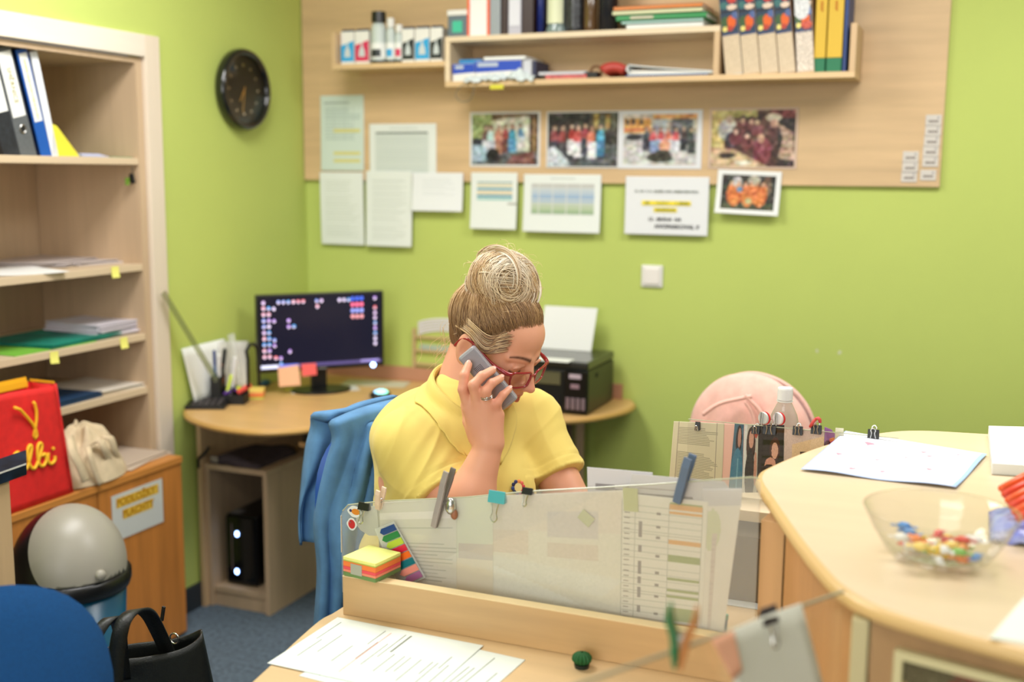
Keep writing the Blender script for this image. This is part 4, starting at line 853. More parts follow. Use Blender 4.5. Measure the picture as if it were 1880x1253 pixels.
mk('stand_neck', MB().box(-.03, .03, -.012, .012, ZD+.008, C0.z, T=frame3((sp.x, sp.y, 0), axr, n_, (0, 0, 1))), BLACK, mo, bevel=.003)
mk('stand_foot', MB().prism([(.115*math.cos(a*PI/16), .085*math.sin(a*PI/16)) for a in range(32)], ZD+.0003, ZD+.008, T=frame3((sp.x+n_.x*.04, sp.y+n_.y*.04, 0), axr, n_, (0, 0, 1))), BLACK, mo, bevel=.002)
# notes stuck to the bottom of the monitor
nf = TM @ Vector((0, 0, .006))
def onmon(u, v, o=.006): return at(u, v, off=(nf, n_))
def note(label, q, m, grp='sticky notes on the monitor'):
    P = [Vector(onmon(*c)) for c in q]
    tag(mk('sticky_note', MB().sheet(lambda a, b: tuple((P[0]*(1-a)+P[1]*a)*(1-b)+(P[3]*(1-a)+P[2]*a)*b+n_*.006*b), 4, 4, .0008), m), label, 'sticky note', grp)
note('peach sticky note hanging from the lower edge of the monitor', ((510, 676), (548, 670), (551, 707), (512, 710)), mat('sticky_peach', (246, 190, 150), .7))
note('coral red sticky note hanging below the monitor beside the peach one', ((553, 669), (580, 667), (581, 688), (554, 691)), mat('sticky_coral', (240, 100, 96), .7))
# things on the desk
def D(u, v, z=ZD): return at(u, v, z=z)
p = D(595, 716); tag(mk('paper_sheet', MB().box(-.13, .13, -.05, .05, .0004, .002, T=TR(p[0], p[1], ZD) @ RZ(42)), PAPER2), 'white slim pad lying under the monitor', 'paper')
p = D(690, 705); tag(mk('paper_sheet', MB().box(-.13, .13, -.06, .06, .0004, .0015, T=TR(p[0], p[1], ZD) @ RZ(14)), mat('mat_pale', (206, 200, 176), .7)), 'pale sheet lying between monitor and letter trays', 'paper')
p = D(540, 717); tag(mk('note_pad', MB().box(-.035, .035, -.012, .012, .0004, .006, T=TR(p[0], p[1], ZD) @ RZ(25)), mat('sticky_olive', (206, 196, 60), .6)), 'yellow strip pad in front of the monitor', 'pad')
p = D(698, 733); mz = thing('computer_mouse', 'black computer mouse glowing blue and green on the corner desk', 'mouse', tuple(p))
mk('shell', MB().ball((p[0], p[1], ZD+.017), (.036, .05, .0168), 20, 12), BLACK, mz, smooth=True)
GL = bpy.data.materials.new('mouse_glow'); GL.use_nodes = True; b_ = GL.node_tree.nodes['Principled BSDF']; tc = GL.node_tree.nodes.new('ShaderNodeTexCoord'); sx = GL.node_tree.nodes.new('ShaderNodeSeparateXYZ'); rp = GL.node_tree.nodes.new('ShaderNodeValToRGB')
GL.node_tree.links.new(tc.outputs['Generated'], sx.inputs[0]); GL.node_tree.links.new(sx.outputs[0], rp.inputs[0]); GL.node_tree.links.new(rp.outputs[0], b_.inputs['Emission Color']); b_.inputs['Emission Strength'].default_value = 2.2
rp.color_ramp.elements[0].color = (.02, .25, 1, 1); rp.color_ramp.elements[1].color = (.02, .7, .35, 1)
mk('glow_window', MB().ball((p[0]+.004, p[1]-.004, ZD+.022), (.028, .036, .0150), 16, 10), GL, mz, smooth=True)
# standing papers at the wall
DOC = Canvas(40, 56, (226, 226, 222)); DOC.lines(.1, .1, .9, .85, 22, (176, 180, 176), 4, .35)
def quad_sheet(name, label, cat, pts, m, th=.001, bow=0, grp=None, pa=None):
    P = [Vector(q) for q in pts]; nn = (P[1]-P[0]).cross(P[3]-P[0]).normalized()
    o = mk(name, MB().sheet(lambda a, b: tuple((P[0]*(1-a)+P[1]*a)*(1-b)+(P[3]*(1-a)+P[2]*a)*b+nn*bow*math.sin(PI*a)), 10, 6, th), m, pa, smooth=True)
    return tag(o, label, cat, grp) if label else o
quad_sheet('paper_stand_sheet', 'white document leaning against the wall at the near end of the corner desk', 'paper', [at(333, 641, x=.012), at(412, 622, x=.014), at(440, 722, x=.05), at(358, 742, x=.03)], PAPER, bow=.004)
quad_sheet('paper_stand_sheet', 'second white document behind the pen holder', 'paper', [at(400, 628, x=.02), at(456, 626, x=.03), at(456, 718, x=.07), at(408, 722, x=.05)], PAPER2, bow=.006)
quad_sheet('plastic_sleeve', 'translucent plastic sleeve standing behind the pens', 'sleeve', [at(418, 615, x=.04), at(430, 612, x=.045), at(446, 710, x=.085), at(425, 712, x=.075)], clear_mat('milky_film', haze=.35), bow=.004)
m_ = MB().lathe([(.030, 0), (.052, .075)], 24, T=TR(*D(474, 702)) , a0=-2.6, a1=1.4)
so = tag(mk('paper_cone', m_, PAPER, smooth=True), 'white paper curled into a cone beside the monitor', 'paper'); so.modifiers.new('t', 'SOLIDIFY').thickness = .001
# pen holder
p = D(410, 740); ph_ = thing('pen_holder', 'black mesh pen holder crowded with pens and markers', 'pen holder', tuple(p)); T = TR(p[0], p[1], ZD) @ RZ(20)
mk('cup', MB().box(-.035, .0, -.035, .035, 0.0003, .003, T=T).box(-.035, -.032, -.035, .035, .003, .1, T=T).box(-.003, 0, -.035, .035, .003, .1, T=T).box(-.032, -.003, -.035, -.032, .003, .1, T=T).box(-.032, -.003, .032, .035, .003, .1, T=T), BLACKM, ph_)
mk('tray', MB().box(.0, .085, -.035, -.032, .0003, .035, T=T).box(.0, .085, .032, .035, .0003, .05, T=T).box(.083, .086, -.035, .035, .0003, .035, T=T).box(0, .083, -.032, .032, .0003, .003, T=T).box(.04, .043, -.032, .032, .003, .06, T=T), BLACKM, ph_)
def pen(label, base, tip, r, m, capm=None, cat='pen', nm='pen'):
    b = Vector(base); e = Vector(tip); t = thing(nm, label, cat, tuple(b), group='pens in the pen holder')
    mk('barrel', MB().tube([b, b+(e-b)*.72], r, 10), m, t, smooth=False); mk('pen_cap', MB().tube([b+(e-b)*.721, b+(e-b)*.97, e], [r*1.15, r*1.1, r*.5], 10), capm or m, t)
def W(lx, ly, lz): return tuple(T @ Vector((lx, ly, lz)))
pl = lambda n, c: mat('pen_'+n, c, .35)
pen('blue pen upright in the pen holder', W(-.022, -.012, .004), at(393, 643, x=p[0]), .005, pl('blue', (40, 90, 150)), pl('navy', (30, 60, 130)))
pen('white pen in the pen holder', W(-.012, .0, .004), at(402, 650, x=p[0]), .006, pl('white', (220, 220, 220)), pl('white', (0, 0, 0)))
pen('black marker standing tallest in the pen holder', W(-.01, -.022, .004), at(413, 640, x=p[0]), .007, BLACK)
pen('orange pen in the pen holder', W(-.01, .018, .004), at(409, 668, x=p[0]), .005, pl('orange', (220, 90, 40)))
pen('white correction pen at the side of the pen holder', W(.022, .015, .004), at(432, 655, x=p[0]+.03), .008, pl('white', (0, 0, 0)))
pen('green highlighter lying across the pen holder tray', W(.02, -.02, .038), at(425, 688, x=p[0]+.02), .006, pl('lime', (190, 210, 40)))
pen('purple marker lying in the pen holder tray', W(.012, -.03, .038), at(442, 712, x=p[0]+.05), .007, pl('purple', (90, 50, 140)), pl('lime', (0, 0, 0)))
pen('red-capped marker at the end of the tray', W(.055, .0, .038), at(461, 706, x=p[0]+.09), .009, pl('coral', (236, 84, 74)))
p = D(466, 730); sc = thing('sticky_note_block', 'orange and yellow sticky note block beside the pen holder', 'sticky note block', tuple(p)); T = TR(p[0], p[1], ZD) @ RZ(30)
for i, (c, n2) in enumerate((((200, 210, 90), 'lime'), ((244, 120, 60), 'orange'), ((248, 150, 90), 'apricot'), ((250, 214, 110), 'yellow'))): mk('note_layer', MB().box(-.038, .038, -.038, .038, .0004+i*.008, .008+i*.008, T=T), mat('block_'+n2, c, .7), sc)
p = D(400, 745); t = thing('calculator', 'black desk calculator at the near end of the corner desk', 'calculator', tuple(p)); T = TR(p[0]-.02, p[1]-.03, ZD) @ RZ(25)
mk('body', MB().prism([(-.055, .0004), (.055, .0004), (.055, .025), (-.055, .012)], -.07, .07, T=T @ frame3((0, 0, 0), (0, 1, 0), (0, 0, 1), (1, 0, 0))), BLACK, t, bevel=.002)
M_ = MB()
for i in range(5):
    for j in range(4): M_.box(-.05+.022*i, -.034+.022*i, -.045+.022*j, -.03+.022*j, .0, .003, T=T @ TR(0, 0, .019) @ RX(6))
tag(mk('keys', M_, mat('calc_key', (70, 64, 66), .5), t), kind='stuff')
p = D(484, 700); pen('yellow highlighter standing behind the sticky note block', tuple(p+np.array([-.03, -.0, .001])), at(468, 680, x=p[0]-.03), .007, pl('yellow', (236, 220, 60)), pl('lime', (0, 0, 0)))
p = D(484, 708); tag(mk('tape_roll', MB().tube([(p[0]+.02*math.cos(a*PI/10), p[1]+.02*math.sin(a*PI/10), ZD+.011) for a in range(20)], .009, 8, True), mat('tape_blue', (30, 90, 110), .4), smooth=True), 'dark teal tape roll near the monitor foot', 'tape')
# ruler leaning out of the pen holder
b_ = at(398, 700, x=.12); e_ = at(299, 537, x=.03); b_, e_ = Vector(b_), Vector(e_); dr = (e_-b_).normalized(); sd = dr.cross(Vector((1, .2, 0))).normalized()
tag(mk('ruler', MB().sheet(lambda a, b: tuple(b_+(e_-b_)*a+sd*(b-.5)*.030), 1, 1, .002), clear_mat('ruler_film', (222, 222, 206), haze=.14, hazecol=(160, 166, 140))), 'clear plastic ruler leaning out of the pen holder toward the bookcase', 'ruler')
p = D(462, 650, .84); tag(mk('headphones', MB().tube([tuple(at(u, v, x=.22)) for u, v in ((456, 712), (455, 660), (452, 645), (458, 634), (466, 632), (472, 640), (474, 660), (476, 708))], .006, 8), BLACKM, smooth=True), 'black headband hooked behind the standing papers', 'headphones')
# ---------- letter trays
q0 = at(757, 700, z=ZD); lt = thing('letter_trays', 'beech letter trays holding paper, behind the woman', 'letter trays', (q0[0]+.15, q0[1]+.13, ZD))
xa, ya = float(q0[0]), float(q0[1]); TRM = mat('tray_beech', (196, 168, 124), .5)
for i in range(4): mk('tray_shelf', MB().box(xa+.012, xa+.29, ya, ya+.24, ZD+.012+i*.055, ZD+.02+i*.055), TRM, lt)
for xx in (xa, xa+.291): mk('tray_side', MB().box(xx, xx+.011, ya, ya+.24, ZD+.0004, ZD+.215), TRM, lt, bevel=.002)
M_ = MB()
for i in range(5): M_.sheet(lambda a, b: (xa+.02+.25*a, ya+.01+.22*b, ZD+.195+i*.011+.022*math.sin(PI*a)**.7), 12, 2, .008)
tag(mk('paper_pile', M_, mat('paper_bright', (226, 222, 226), .6), smooth=False), 'rounded pile of white paper on top of the letter trays', 'paper')
tag(mk('document_pile', MB().box(xa+.03, xa+.27, ya+.01, ya+.2, ZD+.1305, ZD+.15), mat('paper_aqua', (170, 186, 170), .6)), 'pale green documents in the upper letter tray', 'papers')
# ---------- printer
f0 = at(1078, 765, z=ZD); PX1 = float(f0[0]); PYF = float(f0[1]); PW = .375; pz1 = float(at(1077, 667, y=PYF)[2])
pr = thing('printer', 'black ink tank printer with a white sheet standing in its rear feeder', 'printer', (PX1-PW/2, PYF+.16, ZD))
PD = .30
mk('body', MB().box(PX1-PW, PX1, PYF+.004, PYF+PD, ZD+.004, pz1-.03), BLACK, pr, bevel=.006)
mk('scanner_lid', MB().box(PX1-PW, PX1, PYF, PYF+PD, pz1-.028, pz1), mat('lid_black', (36, 36, 34), .25, coat=.3), pr, bevel=.006)
mk('front_panel', MB().box(PX1-.085, PX1-.004, PYF-.004, PYF+.003, ZD+.012, pz1-.032), mat('gloss_black', (0, 0, 0)), pr, bevel=.002)
mk('display', MB().box(PX1-.20, PX1-.10, PYF-.001, PYF+.0035, pz1-.085, pz1-.04), mat('display_grey', (96, 92, 66), .2), pr, bevel=.002)
for (z_, w2, c, n2) in ((pz1-.05, .022, (190, 170, 180), 'btn_pale'), (pz1-.085, .016, (150, 120, 130), 'btn_rose')): mk('button', MB().box(PX1-.045-w2, PX1-.045+w2, PYF-.007, PYF-.0045, z_-.008, z_+.008), mat(n2, c, .4), pr, bevel=.001)
for i in range(4): mk('ink_window', MB().box(PX1-.078+.019*i, PX1-.064+.019*i, PYF-.007, PYF-.0045, ZD+.02, ZD+.062), mat('ink_win', (130, 110, 116), .2), pr, bevel=.001)
mk('output_slot', MB().box(PX1-.36, PX1-.1, PYF+.0005, PYF+.0035, ZD+.02, ZD+.06), mat('slot_dark', (6, 6, 6), .9), pr)
mk('side_latch', MB().box(PX1+.0003, PX1+.002, PYF+.09, PYF+.11, pz1-.065, pz1-.05), BLACKM, pr)
p = at(1010, 660, z=pz1+.001); tag(mk('paper_slip', MB().box(p[0]-.10, p[0]+.08, p[1]-.04, p[1]+.03, pz1+.0004, pz1+.0016), PAPER), 'white slip lying on the printer lid', 'paper')
y_ = PYF+PD-.03; a = at(998, 562, y=y_); b = at(1097, 567, y=y_+.0)
tag(mk('printer_paper', MB().sheet(lambda s_, t_: (b[0]-.205*(1-s_)-.012*(1-t_), y_-.03*(1-t_), pz1+.001+(b[2]-pz1)*t_), 6, 6, .002), PAPER), 'white sheet standing upright in the printer feeder', 'paper')
# ================================================================== pink draped chair near the back wall
def swivel(label, x, y, rz, zt, w, back_m, name='office_chair', seat_m=None, zseat=.45, hb=.42, backoff=.21):
    c = thing(name, label, 'chair', (x, y, 0), rz); T = TR(x, y, 0) @ RZ(rz)
    sm = seat_m or back_m
    def ss(a, b, th, W_, H_): return None
    prof = []
    def pad(cx, cz, hw, hh, th, y0):
        m = MB()
        def f(side):
            return lambda a, b: ((lambda al, r: (hw*r*math.copysign(abs(math.cos(al))**.75, math.cos(al))+cx, y0+side*(th*math.sqrt(max(0, 1-r**3))+.0), cz+hh*r*math.copysign(abs(math.sin(al))**.75, math.sin(al))))(2*PI*a, b))
        m.sheet(f(1), 40, 8, T=T); m.sheet(f(-1), 40, 8, T=T); return m
    mk('backrest', pad(0, zt-hb/2, w/2, hb/2, .035, backoff), back_m, c, smooth=True)
    mk('seat', MB().prism([(.23*math.copysign(abs(math.cos(t))**.6, math.cos(t)), .22*math.copysign(abs(math.sin(t))**.6, math.sin(t))) for t in [2*PI*i/36 for i in range(36)]], zseat-.07, zseat, T=T), sm, c, bevel=.015, smooth=False)
    mk('back_bar', MB().tube([(0, .05, zseat-.09), (0, .24, zseat-.08), (0, backoff+.045, zseat+.05), (0, backoff+.04, zt-hb*.6)], .014, 8, T=T), BLACK, c, smooth=True)
    mk('column', MB().tube([(0, 0, .07), (0, 0, zseat-.071)], .025, 12, T=T), BLACK, c)
    for k_ in range(5):
        a = 2*PI*k_/5+.3; g = mk('leg', MB().tube([(.02*math.cos(a), .02*math.sin(a), .085), (.28*math.cos(a), .28*math.sin(a), .07)], [.02, .014], 8, T=T), BLACK, c)
        mk('castor', MB().lathe([(0, -.012), (.026, -.012), (.028, 0), (.026, .012), (0, .012)], 14, T=T @ TR(.28*math.cos(a), .28*math.sin(a), .028) @ RZ(math.degrees(a)+90) @ RY(90)), BLACKM, g)
    return c
PINK = mat('pink_fleece', (236, 186, 172), .95, noise=(40, .1), bump=(300, .5), sheen=.3)
pkx = float(at(1385, 690, y=-1.0)[0]); zt_p = float(at(1385, 692, y=-1.0)[2])
swivel('office chair wearing a pink jacket, near the back wall beyond the desk', pkx, -1.2, -12, zt_p-.04, .24, BLUEB, name='office_chair')
jk = thing('pink_jacket', 'pale pink soft jacket draped over the chair beyond the photo screen', 'jacket', (pkx, -1.0, .6))
TJ = TR(pkx, -.99, 0) @ RZ(-12); rn = random.Random(7)
def pj(a, b):
    al = PI*(1-a); r = .03+.97*b; x = .168*math.cos(al)*r; top = math.sin(al)
    z_ = (zt_p-.17)+.17*top*r if al else 0
    z_ = zt_p-.16+.165*math.sin(al)*r
    y_ = -.06*math.sqrt(max(0, 1-r*r*.92))
    y_ += .008*math.sin(9*x*10+5*z_)*(1-r)
    return (x, y_+.004*math.sin(40*x), z_)
mk('hood', MB().sheet(pj, 40, 16, -.01, T=TJ), PINK, jk, smooth=True)
mk('hood_back', MB().sheet(lambda a, b: (pj(a, b)[0], -pj(a, b)[1]*.6+.0, pj(a, b)[2]), 40, 10, .01, T=TJ), PINK, jk, smooth=True)
def pb_(a, b): x = (a-.5)*.35; return (x*(1+.1*b), -.062+.012*math.sin(22*a+3*b)+.01*math.cos(9*a-6*b)-.02*b*math.cos(PI*(a-.5)), zt_p-.15-.34*b+.02*math.sin(PI*a))
mk('body', MB().sheet(pb_, 44, 20, -.012, T=TJ), PINK, jk, smooth=True)
fold = [((1290, 762), (1320, 742), (1360, 732), (1380, 728)), ((1368, 726), (1384, 742), (1396, 756), (1404, 772)), ((1368, 738), (1378, 752), (1384, 768), (1386, 782))]
for k_, f_ in enumerate(fold):
    mk('fold', MB().tube(smooth_pts([tuple(at(u, v, y=-1.075)) for u, v in f_]), [.004]+[.011]*16+[.010, .003][:2] if False else .0055, 8), PINK, jk, smooth=True)
# ================================================================== reception desk with low ledge, rail and screens
ZF = .77; ZR = .845
rd = thing('reception_desk', 'light maple reception desk with a low visitor ledge, edge rail and side panels', 'desk', (2.0, -2.2, 0))
FRONTM = mat('ledge_laminate', (214, 184, 140), .35, wood=('x', .09)); RAILM = mat('rail_laminate', (200, 164, 116), .4, wood=('x', .14)); RAILT = mat('rail_edge', (232, 208, 160), .4)
lx0 = float(at(600, 1130, z=ZF)[0])
led = smooth_pts([(lx0+.06, -3.3), (lx0+.055, -2.75), (lx0+.035, -2.55), (lx0+.012, -2.40), (lx0, -2.30), (lx0+.004, -2.262)], 4)
mk('ledge', MB().prism([(2.42, -3.3)][:0]+led+[(lx0+.008, -2.13), (2.30, -2.13), (2.42, -2.5), (2.42, -3.3)], ZF-.025, ZF), FRONTM, rd, bevel=.003)
rx0 = float(at(631, 1128, z=ZF, y=None)[0]); ry = -2.258
mk('rail', MB().box(rx0, 2.262, ry, ry+.022, ZF+.0003, ZR-.0018), RAILM, rd, bevel=.0008)
mk('rail_edge', MB().box(rx0, 2.262, ry-.0005, ry+.0225, ZR-.0016, ZR), RAILT, rd)
mk('inner_top', MB().box(1.93, 2.62, -2.128, -1.25, ZF-.025, ZF), FRONTM, rd, bevel=.002)
mk('ledge_support', MB().box(rx0+.06, 2.25, -2.215, -2.197, 0, ZF-.026), MAPLE, rd); mk('side_support', MB().box(2.30, 2.318, -2.1, -1.3, 0, ZF-.026), MAPLEY, rd)
mk('inner_shelf', MB().box(2.0, 2.55, -1.86, -1.60, .918, .94), PALE, rd, bevel=.0015)
mk('shelf_upright', MB().box(2.002, 2.02, -1.82, -1.62, ZF, .918), MAPLEZ, rd); mk('shelf_upright', MB().box(2.52, 2.538, -1.82, -1.62, ZF, .918), MAPLEZ, rd)
# raised counter
ZC_ = 1.08
rim = smooth_pts([(2.95, -1.56), (2.60, -1.615), (2.47, -1.64), (2.397, -1.70), (2.33, -1.81), (2.283, -1.93), (2.248, -2.05), (2.243, -2.10), (2.252, -2.15), (2.285, -2.24), (2.319, -2.331), (2.355, -2.425), (2.395, -2.52), (2.430, -2.59), (2.475, -2.638), (2.54, -2.668), (2.627, -2.698), (2.80, -2.752), (3.1, -2.83)], 5)
CT_ = mat('counter_laminate', (226, 204, 172), .3, wood=('x', .05)); CE = mat('counter_edge', (216, 180, 122), .35)
mk('counter_top', MB().prism(rim+[(3.1, -1.55)], ZC_-.022, ZC_), CT_, rd, bevel=.002)
mk('counter_edge', MB().tube([(x, y, ZC_-.0115) for x, y in rim], .0105, 8), CE, rd, smooth=True)
SIDEM = mat('counter_side', (194, 144, 96), .45, wood=('z', .12)); SIDEN = mat('counter_front', (170, 134, 92), .5, wood=('z', .14))
def wallpanel(name, a, b, z0, z1, m, th=.018):
    a, b = Vector(a), Vector(b); d = (b-a).normalized(); n = Vector((-d.y, d.x)); q = [a, b, b+n*th, a+n*th]
    return mk(name, MB().prism([tuple(p_) for p_ in q], z0, z1), m, rd, bevel=.001)
wallpanel('side_panel', (2.262, -2.215), (2.30, -2.22), 0, 1.035, mat('post_laminate', (206, 164, 116), .45, wood=('z', .1)), .10)
wallpanel('side_panel', (2.445, -2.585), (2.305, -2.235), ZF, ZC_-.023, SIDEM, -.018)
mk('corner_post', MB().box(2.443, 2.463, -2.632, -2.600, ZF, ZC_-.023), mat('post_pale', (196, 184, 140), .5), rd, bevel=.002)
wallpanel('front_panel', (2.465, -2.628), (3.08, -2.785), 0, ZC_-.023, SIDEN, .018)
mk('post_base', MB().box(2.44, 2.465, -2.632, -2.59, 0, ZF-.026), SIDEN, rd)
# picture frame hanging on the front panel
fn = Vector((.155, -.612, 0)).normalized(); fn = Vector((fn.x*-1, fn.y, 0)).normalized()
fd = Vector((3.08-2.465, -2.785+2.628, 0)).normalized(); fn = Vector((fd.y, -fd.x, 0)); fo = Vector((2.465, -2.628, 0))+fn*.003
a = Vector(at(1648, 1188, off=(fo, fn))); TF = frame3(a, fd, (0, 0, 1), fn)
pf = thing('framed_picture', 'cream framed colourful picture fixed low on the counter front', 'picture', tuple(a))
fw, fh = .165, .12
mk('frame_moulding', MB().box(0, fw, -.010, 0, 0, .012, T=TF).box(0, fw, -fh, -fh+.010, 0, .012, T=TF).box(0, .010, -fh+.01, -.01, 0, .012, T=TF).box(fw-.01, fw, -fh+.01, -.01, 0, .012, T=TF), mat('frame_cream', (206, 196, 150), .5), pf)
cv = Canvas(60, 44, (90, 84, 60)); rn = random.Random(12)
for _ in range(46): cv.ell(rn.random(), rn.random(), rn.uniform(.04, .14), rn.uniform(.04, .12), rn.choice([(150, 100, 40), (80, 100, 60), (60, 50, 50), (180, 150, 100), (120, 60, 50), (170, 120, 30), (70, 80, 90)]))
print_mesh(cv.noise(8), fw-.018, fh-.018, TF @ TR(fw/2, -fh/2, .004), 'picture', GLOSSY, pf)
# ---------- papers on the ledge
def paper_flat(label, TL, TRr, BL, cv, z=ZF, dz=.0008, m=None, name='document'):
    p, q, r_ = (Vector(at(*c, z=z)) for c in (TL, TRr, BL)); ex = (q-p).normalized(); ey = Vector((-ex.y, ex.x, 0)); w_ = (q-p).length; h_ = abs((r_-p).dot(ey))
    T = frame3(p+ex*w_/2-ey*h_/2+Vector((0, 0, dz)), ex, ey, (0, 0, 1)); o = print_mesh(cv, w_, h_, T, name, m or PRINT); s_ = o.modifiers.new('t', 'SOLIDIFY'); s_.thickness = .0006; s_.offset = -1
    return tag(o, label, 'paper')
def columns(seed, red=True):
    cv = Canvas(150, 110, (224, 232, 226)); rn = random.Random(seed)
    for i in range(26):
        x = .06+i*.035; y0 = rn.choice([.08, .3, .45]); y1 = y0+rn.uniform(.2, .5)
        if rn.random() < .78: cv.rect(x, y0, x+.008, min(y1, .93), (118, 126, 116))
    if red: cv.rect(.42, .1, .428, .9, (226, 150, 140))
    return cv
paper_flat('upper white typed sheet lying on the ledge in front of the rail', (620, 1136), (888, 1188), (497, 1222), columns(3), dz=.0024)
paper_flat('lower white typed sheet peeking out to the side on the ledge', (690, 1152), (965, 1213), (560, 1245), columns(5, False), dz=.0010)
# little green bristle ball
p = at(1068, 1226, z=ZF); t = thing('cactus_ornament', 'tiny dark green ribbed cactus ornament on the ledge beside the rail', 'ornament', tuple(p))
M_ = MB(); r_ = .0155
M_.sheet(lambda a, b: ((p[0]+r_*(1+.12*math.cos(14*2*PI*a))*math.sin(PI*b)), 0, 0), 1, 1) if False else None
M_.sheet(lambda a, b: (p[0]+r_*(1+.10*math.cos(28*PI*a))*math.sin(PI*(.04+.92*b))*math.cos(2*PI*a), p[1]+r_*(1+.10*math.cos(28*PI*a))*math.sin(PI*(.04+.92*b))*math.sin(2*PI*a), ZF+.005+.011*(1-math.cos(PI*(.04+.92*b)))), 112, 12)
mk('ribbed_ball', M_, mat('cactus_green', (22, 88, 40), .7), t); mk('pot', MB().lathe([(0, .0003), (.012, .0003), (.013, .007), (0, .007)], 20, T=TR(p[0], p[1], ZF)), mat('cactus_pot', (20, 36, 28), .5), t)
# ---------- acrylic screen 1 on the desk behind the rail
A1 = Vector((1.470, -2.165, 0)); B1 = Vector((2.262, -2.236, 0)); d1 = (B1-A1).normalized(); n1_ = Vector((d1.y, -d1.x, 0))    # towards the visitor side
def p1(u, v, o=0.): return Vector(at(u, v, off=(A1+n1_*o, n1_)))
def s1(u, v, o=0.): q = p1(u, v, o)-A1; return q.dot(d1), q.z
T1 = frame3(A1, d1, (0, 0, 1), n1_)      # x along the screen, y up, z to the visitor
top = [s1(640, 928), s1(700, 921), s1(855, 914), s1(970, 903), s1(1080, 897), s1(1200, 890), s1(1380, 877)]
xl = s1(628, 960)[0]; zlft = s1(628, 944)[1]
poly = [(xl, .772), (s1(1397, 885)[0], .772), (s1(1397, 885)[0], s1(1397, 885)[1])]+top[::-1]+[(xl+.003, zlft+.006), (xl, zlft)]
a1s = thing('acrylic_screen', 'clear acrylic desk screen along the rail, hung with papers, clips and stickers', 'screen', tuple(A1+Vector((0, 0, ZF))))
mk('acrylic_sheet', MB().prism(poly, 0, .003, T=T1), clear_mat('clear_acrylic_hazed', (250, 250, 248), haze=.14, hazecol=(238, 236, 230)), a1s)  # painted haze lightens the pane, standing in for whitish reflections
mk('polished_edge', MB().prism([(xl-.0012, s1(628, 1014)[1]), (xl, s1(628, 1014)[1]), (xl, zlft-.003), (xl-.0012, zlft-.003)], 0, .0032, T=T1), mat('edge_glow', (236, 226, 206), .2), a1s)
mk('polished_edge', MB().tube([T1 @ Vector((x, y+.0008, .0015)) for x, y in [(xl+.003, zlft+.006)]+top+[s1(1395, 880)]], .0013, 5), mat('edge_green', (176, 178, 150), .2), a1s)
def onp(name, label, cat, quad, cv, o, m=None, th=.0004, grp=None):
    """sheet with canvas between four pixel corners (TL, TR, BR, BL) read on the screen's plane at offset o"""
    P = [p1(u, v, o) for u, v in quad]; nx, ny = cv.w, cv.h
    a = np.linspace(0, 1, nx+1)[None, :, None]; b = np.linspace(0, 1, ny+1)[:, None, None]; P_ = [np.array(q) for q in P]
    v = ((P_[0]*(1-a)+P_[1]*a)*(1-b)+(P_[3]*(1-a)+P_[2]*a)*b).reshape(-1, 3)
    base = print_mesh(cv, 1, 1, ident(), name, m or PRINT); c0 = v.mean(0); me = base.data; me.vertices.foreach_set('co', (v-c0).ravel()); me.update(); base.matrix_basis = TR(*c0)
    s_ = base.modifiers.new('t', 'SOLIDIFY'); s_.thickness = th; s_.offset = -1
    return tag(base, label, cat, grp)
SP = 'sheets behind the acrylic screen'
cv = Canvas(40, 80, (228, 224, 212)); cv.rect(.02, .12, 1, .2, (250, 244, 240)); cv.rect(0, .8, 1, 1, (240, 238, 230)); cv.lines(.1, .28, .95, .85, 15, (190, 192, 180), 3, .3); cv.rect(0, 0, .03, 1, (190, 190, 172))
onp('screen_sheet', 'pale typed sheet in a pocket behind the flag strip', 'paper', ((692, 923), (852, 913), (850, 1105), (700, 1082)), cv, -.006, grp=SP)
cv = Canvas(40, 60, (226, 228, 208)); cv.rect(.0, .6, 1, 1, (238, 228, 206)); cv.rect(.05, .45, .95, .6, (212, 200, 190))
onp('screen_sheet', 'pale green sheet beneath the turquoise clip', 'paper', ((838, 914), (912, 910), (912, 1110), (838, 1098)), cv, -.005, grp=SP)
cv = Canvas(90, 70, (232, 228, 214)); cv.rect(.0, .0, 1, .3, (232, 222, 210)); cv.poly([(0, .62), (1, .95), (1, 1), (0, 1)], (240, 240, 232)); cv.rect(.0, .3, .28, .5, (228, 212, 196)); cv.rect(.42, .14, .8, .34, (216, 208, 206)); cv.rect(.42, .38, .8, .5, (224, 210, 196)); cv.noise(2.5)
onp('screen_sheet', 'large greyish sheet filling the middle of the acrylic screen', 'paper', ((905, 911), (1150, 900), (1150, 1170), (905, 1114)), cv, -.0045, grp=SP)
cv = Canvas(24, 40, (222, 222, 212)); cv.rect(0, 0, 1, .08, (210, 200, 194))
# round white card and shirt-card at the clear left end
M_ = MB().prism([tuple(Vector(s1(u, v))) for u, v in ((652, 950), (668, 932), (690, 930), (694, 985), (676, 985), (660, 975), (651, 962))], -.004, -.003, T=T1)
tag(mk('paper_card', M_, mat('card_white', (214, 214, 204), .6)), 'white curved card under the black clip at the clear end', 'card')
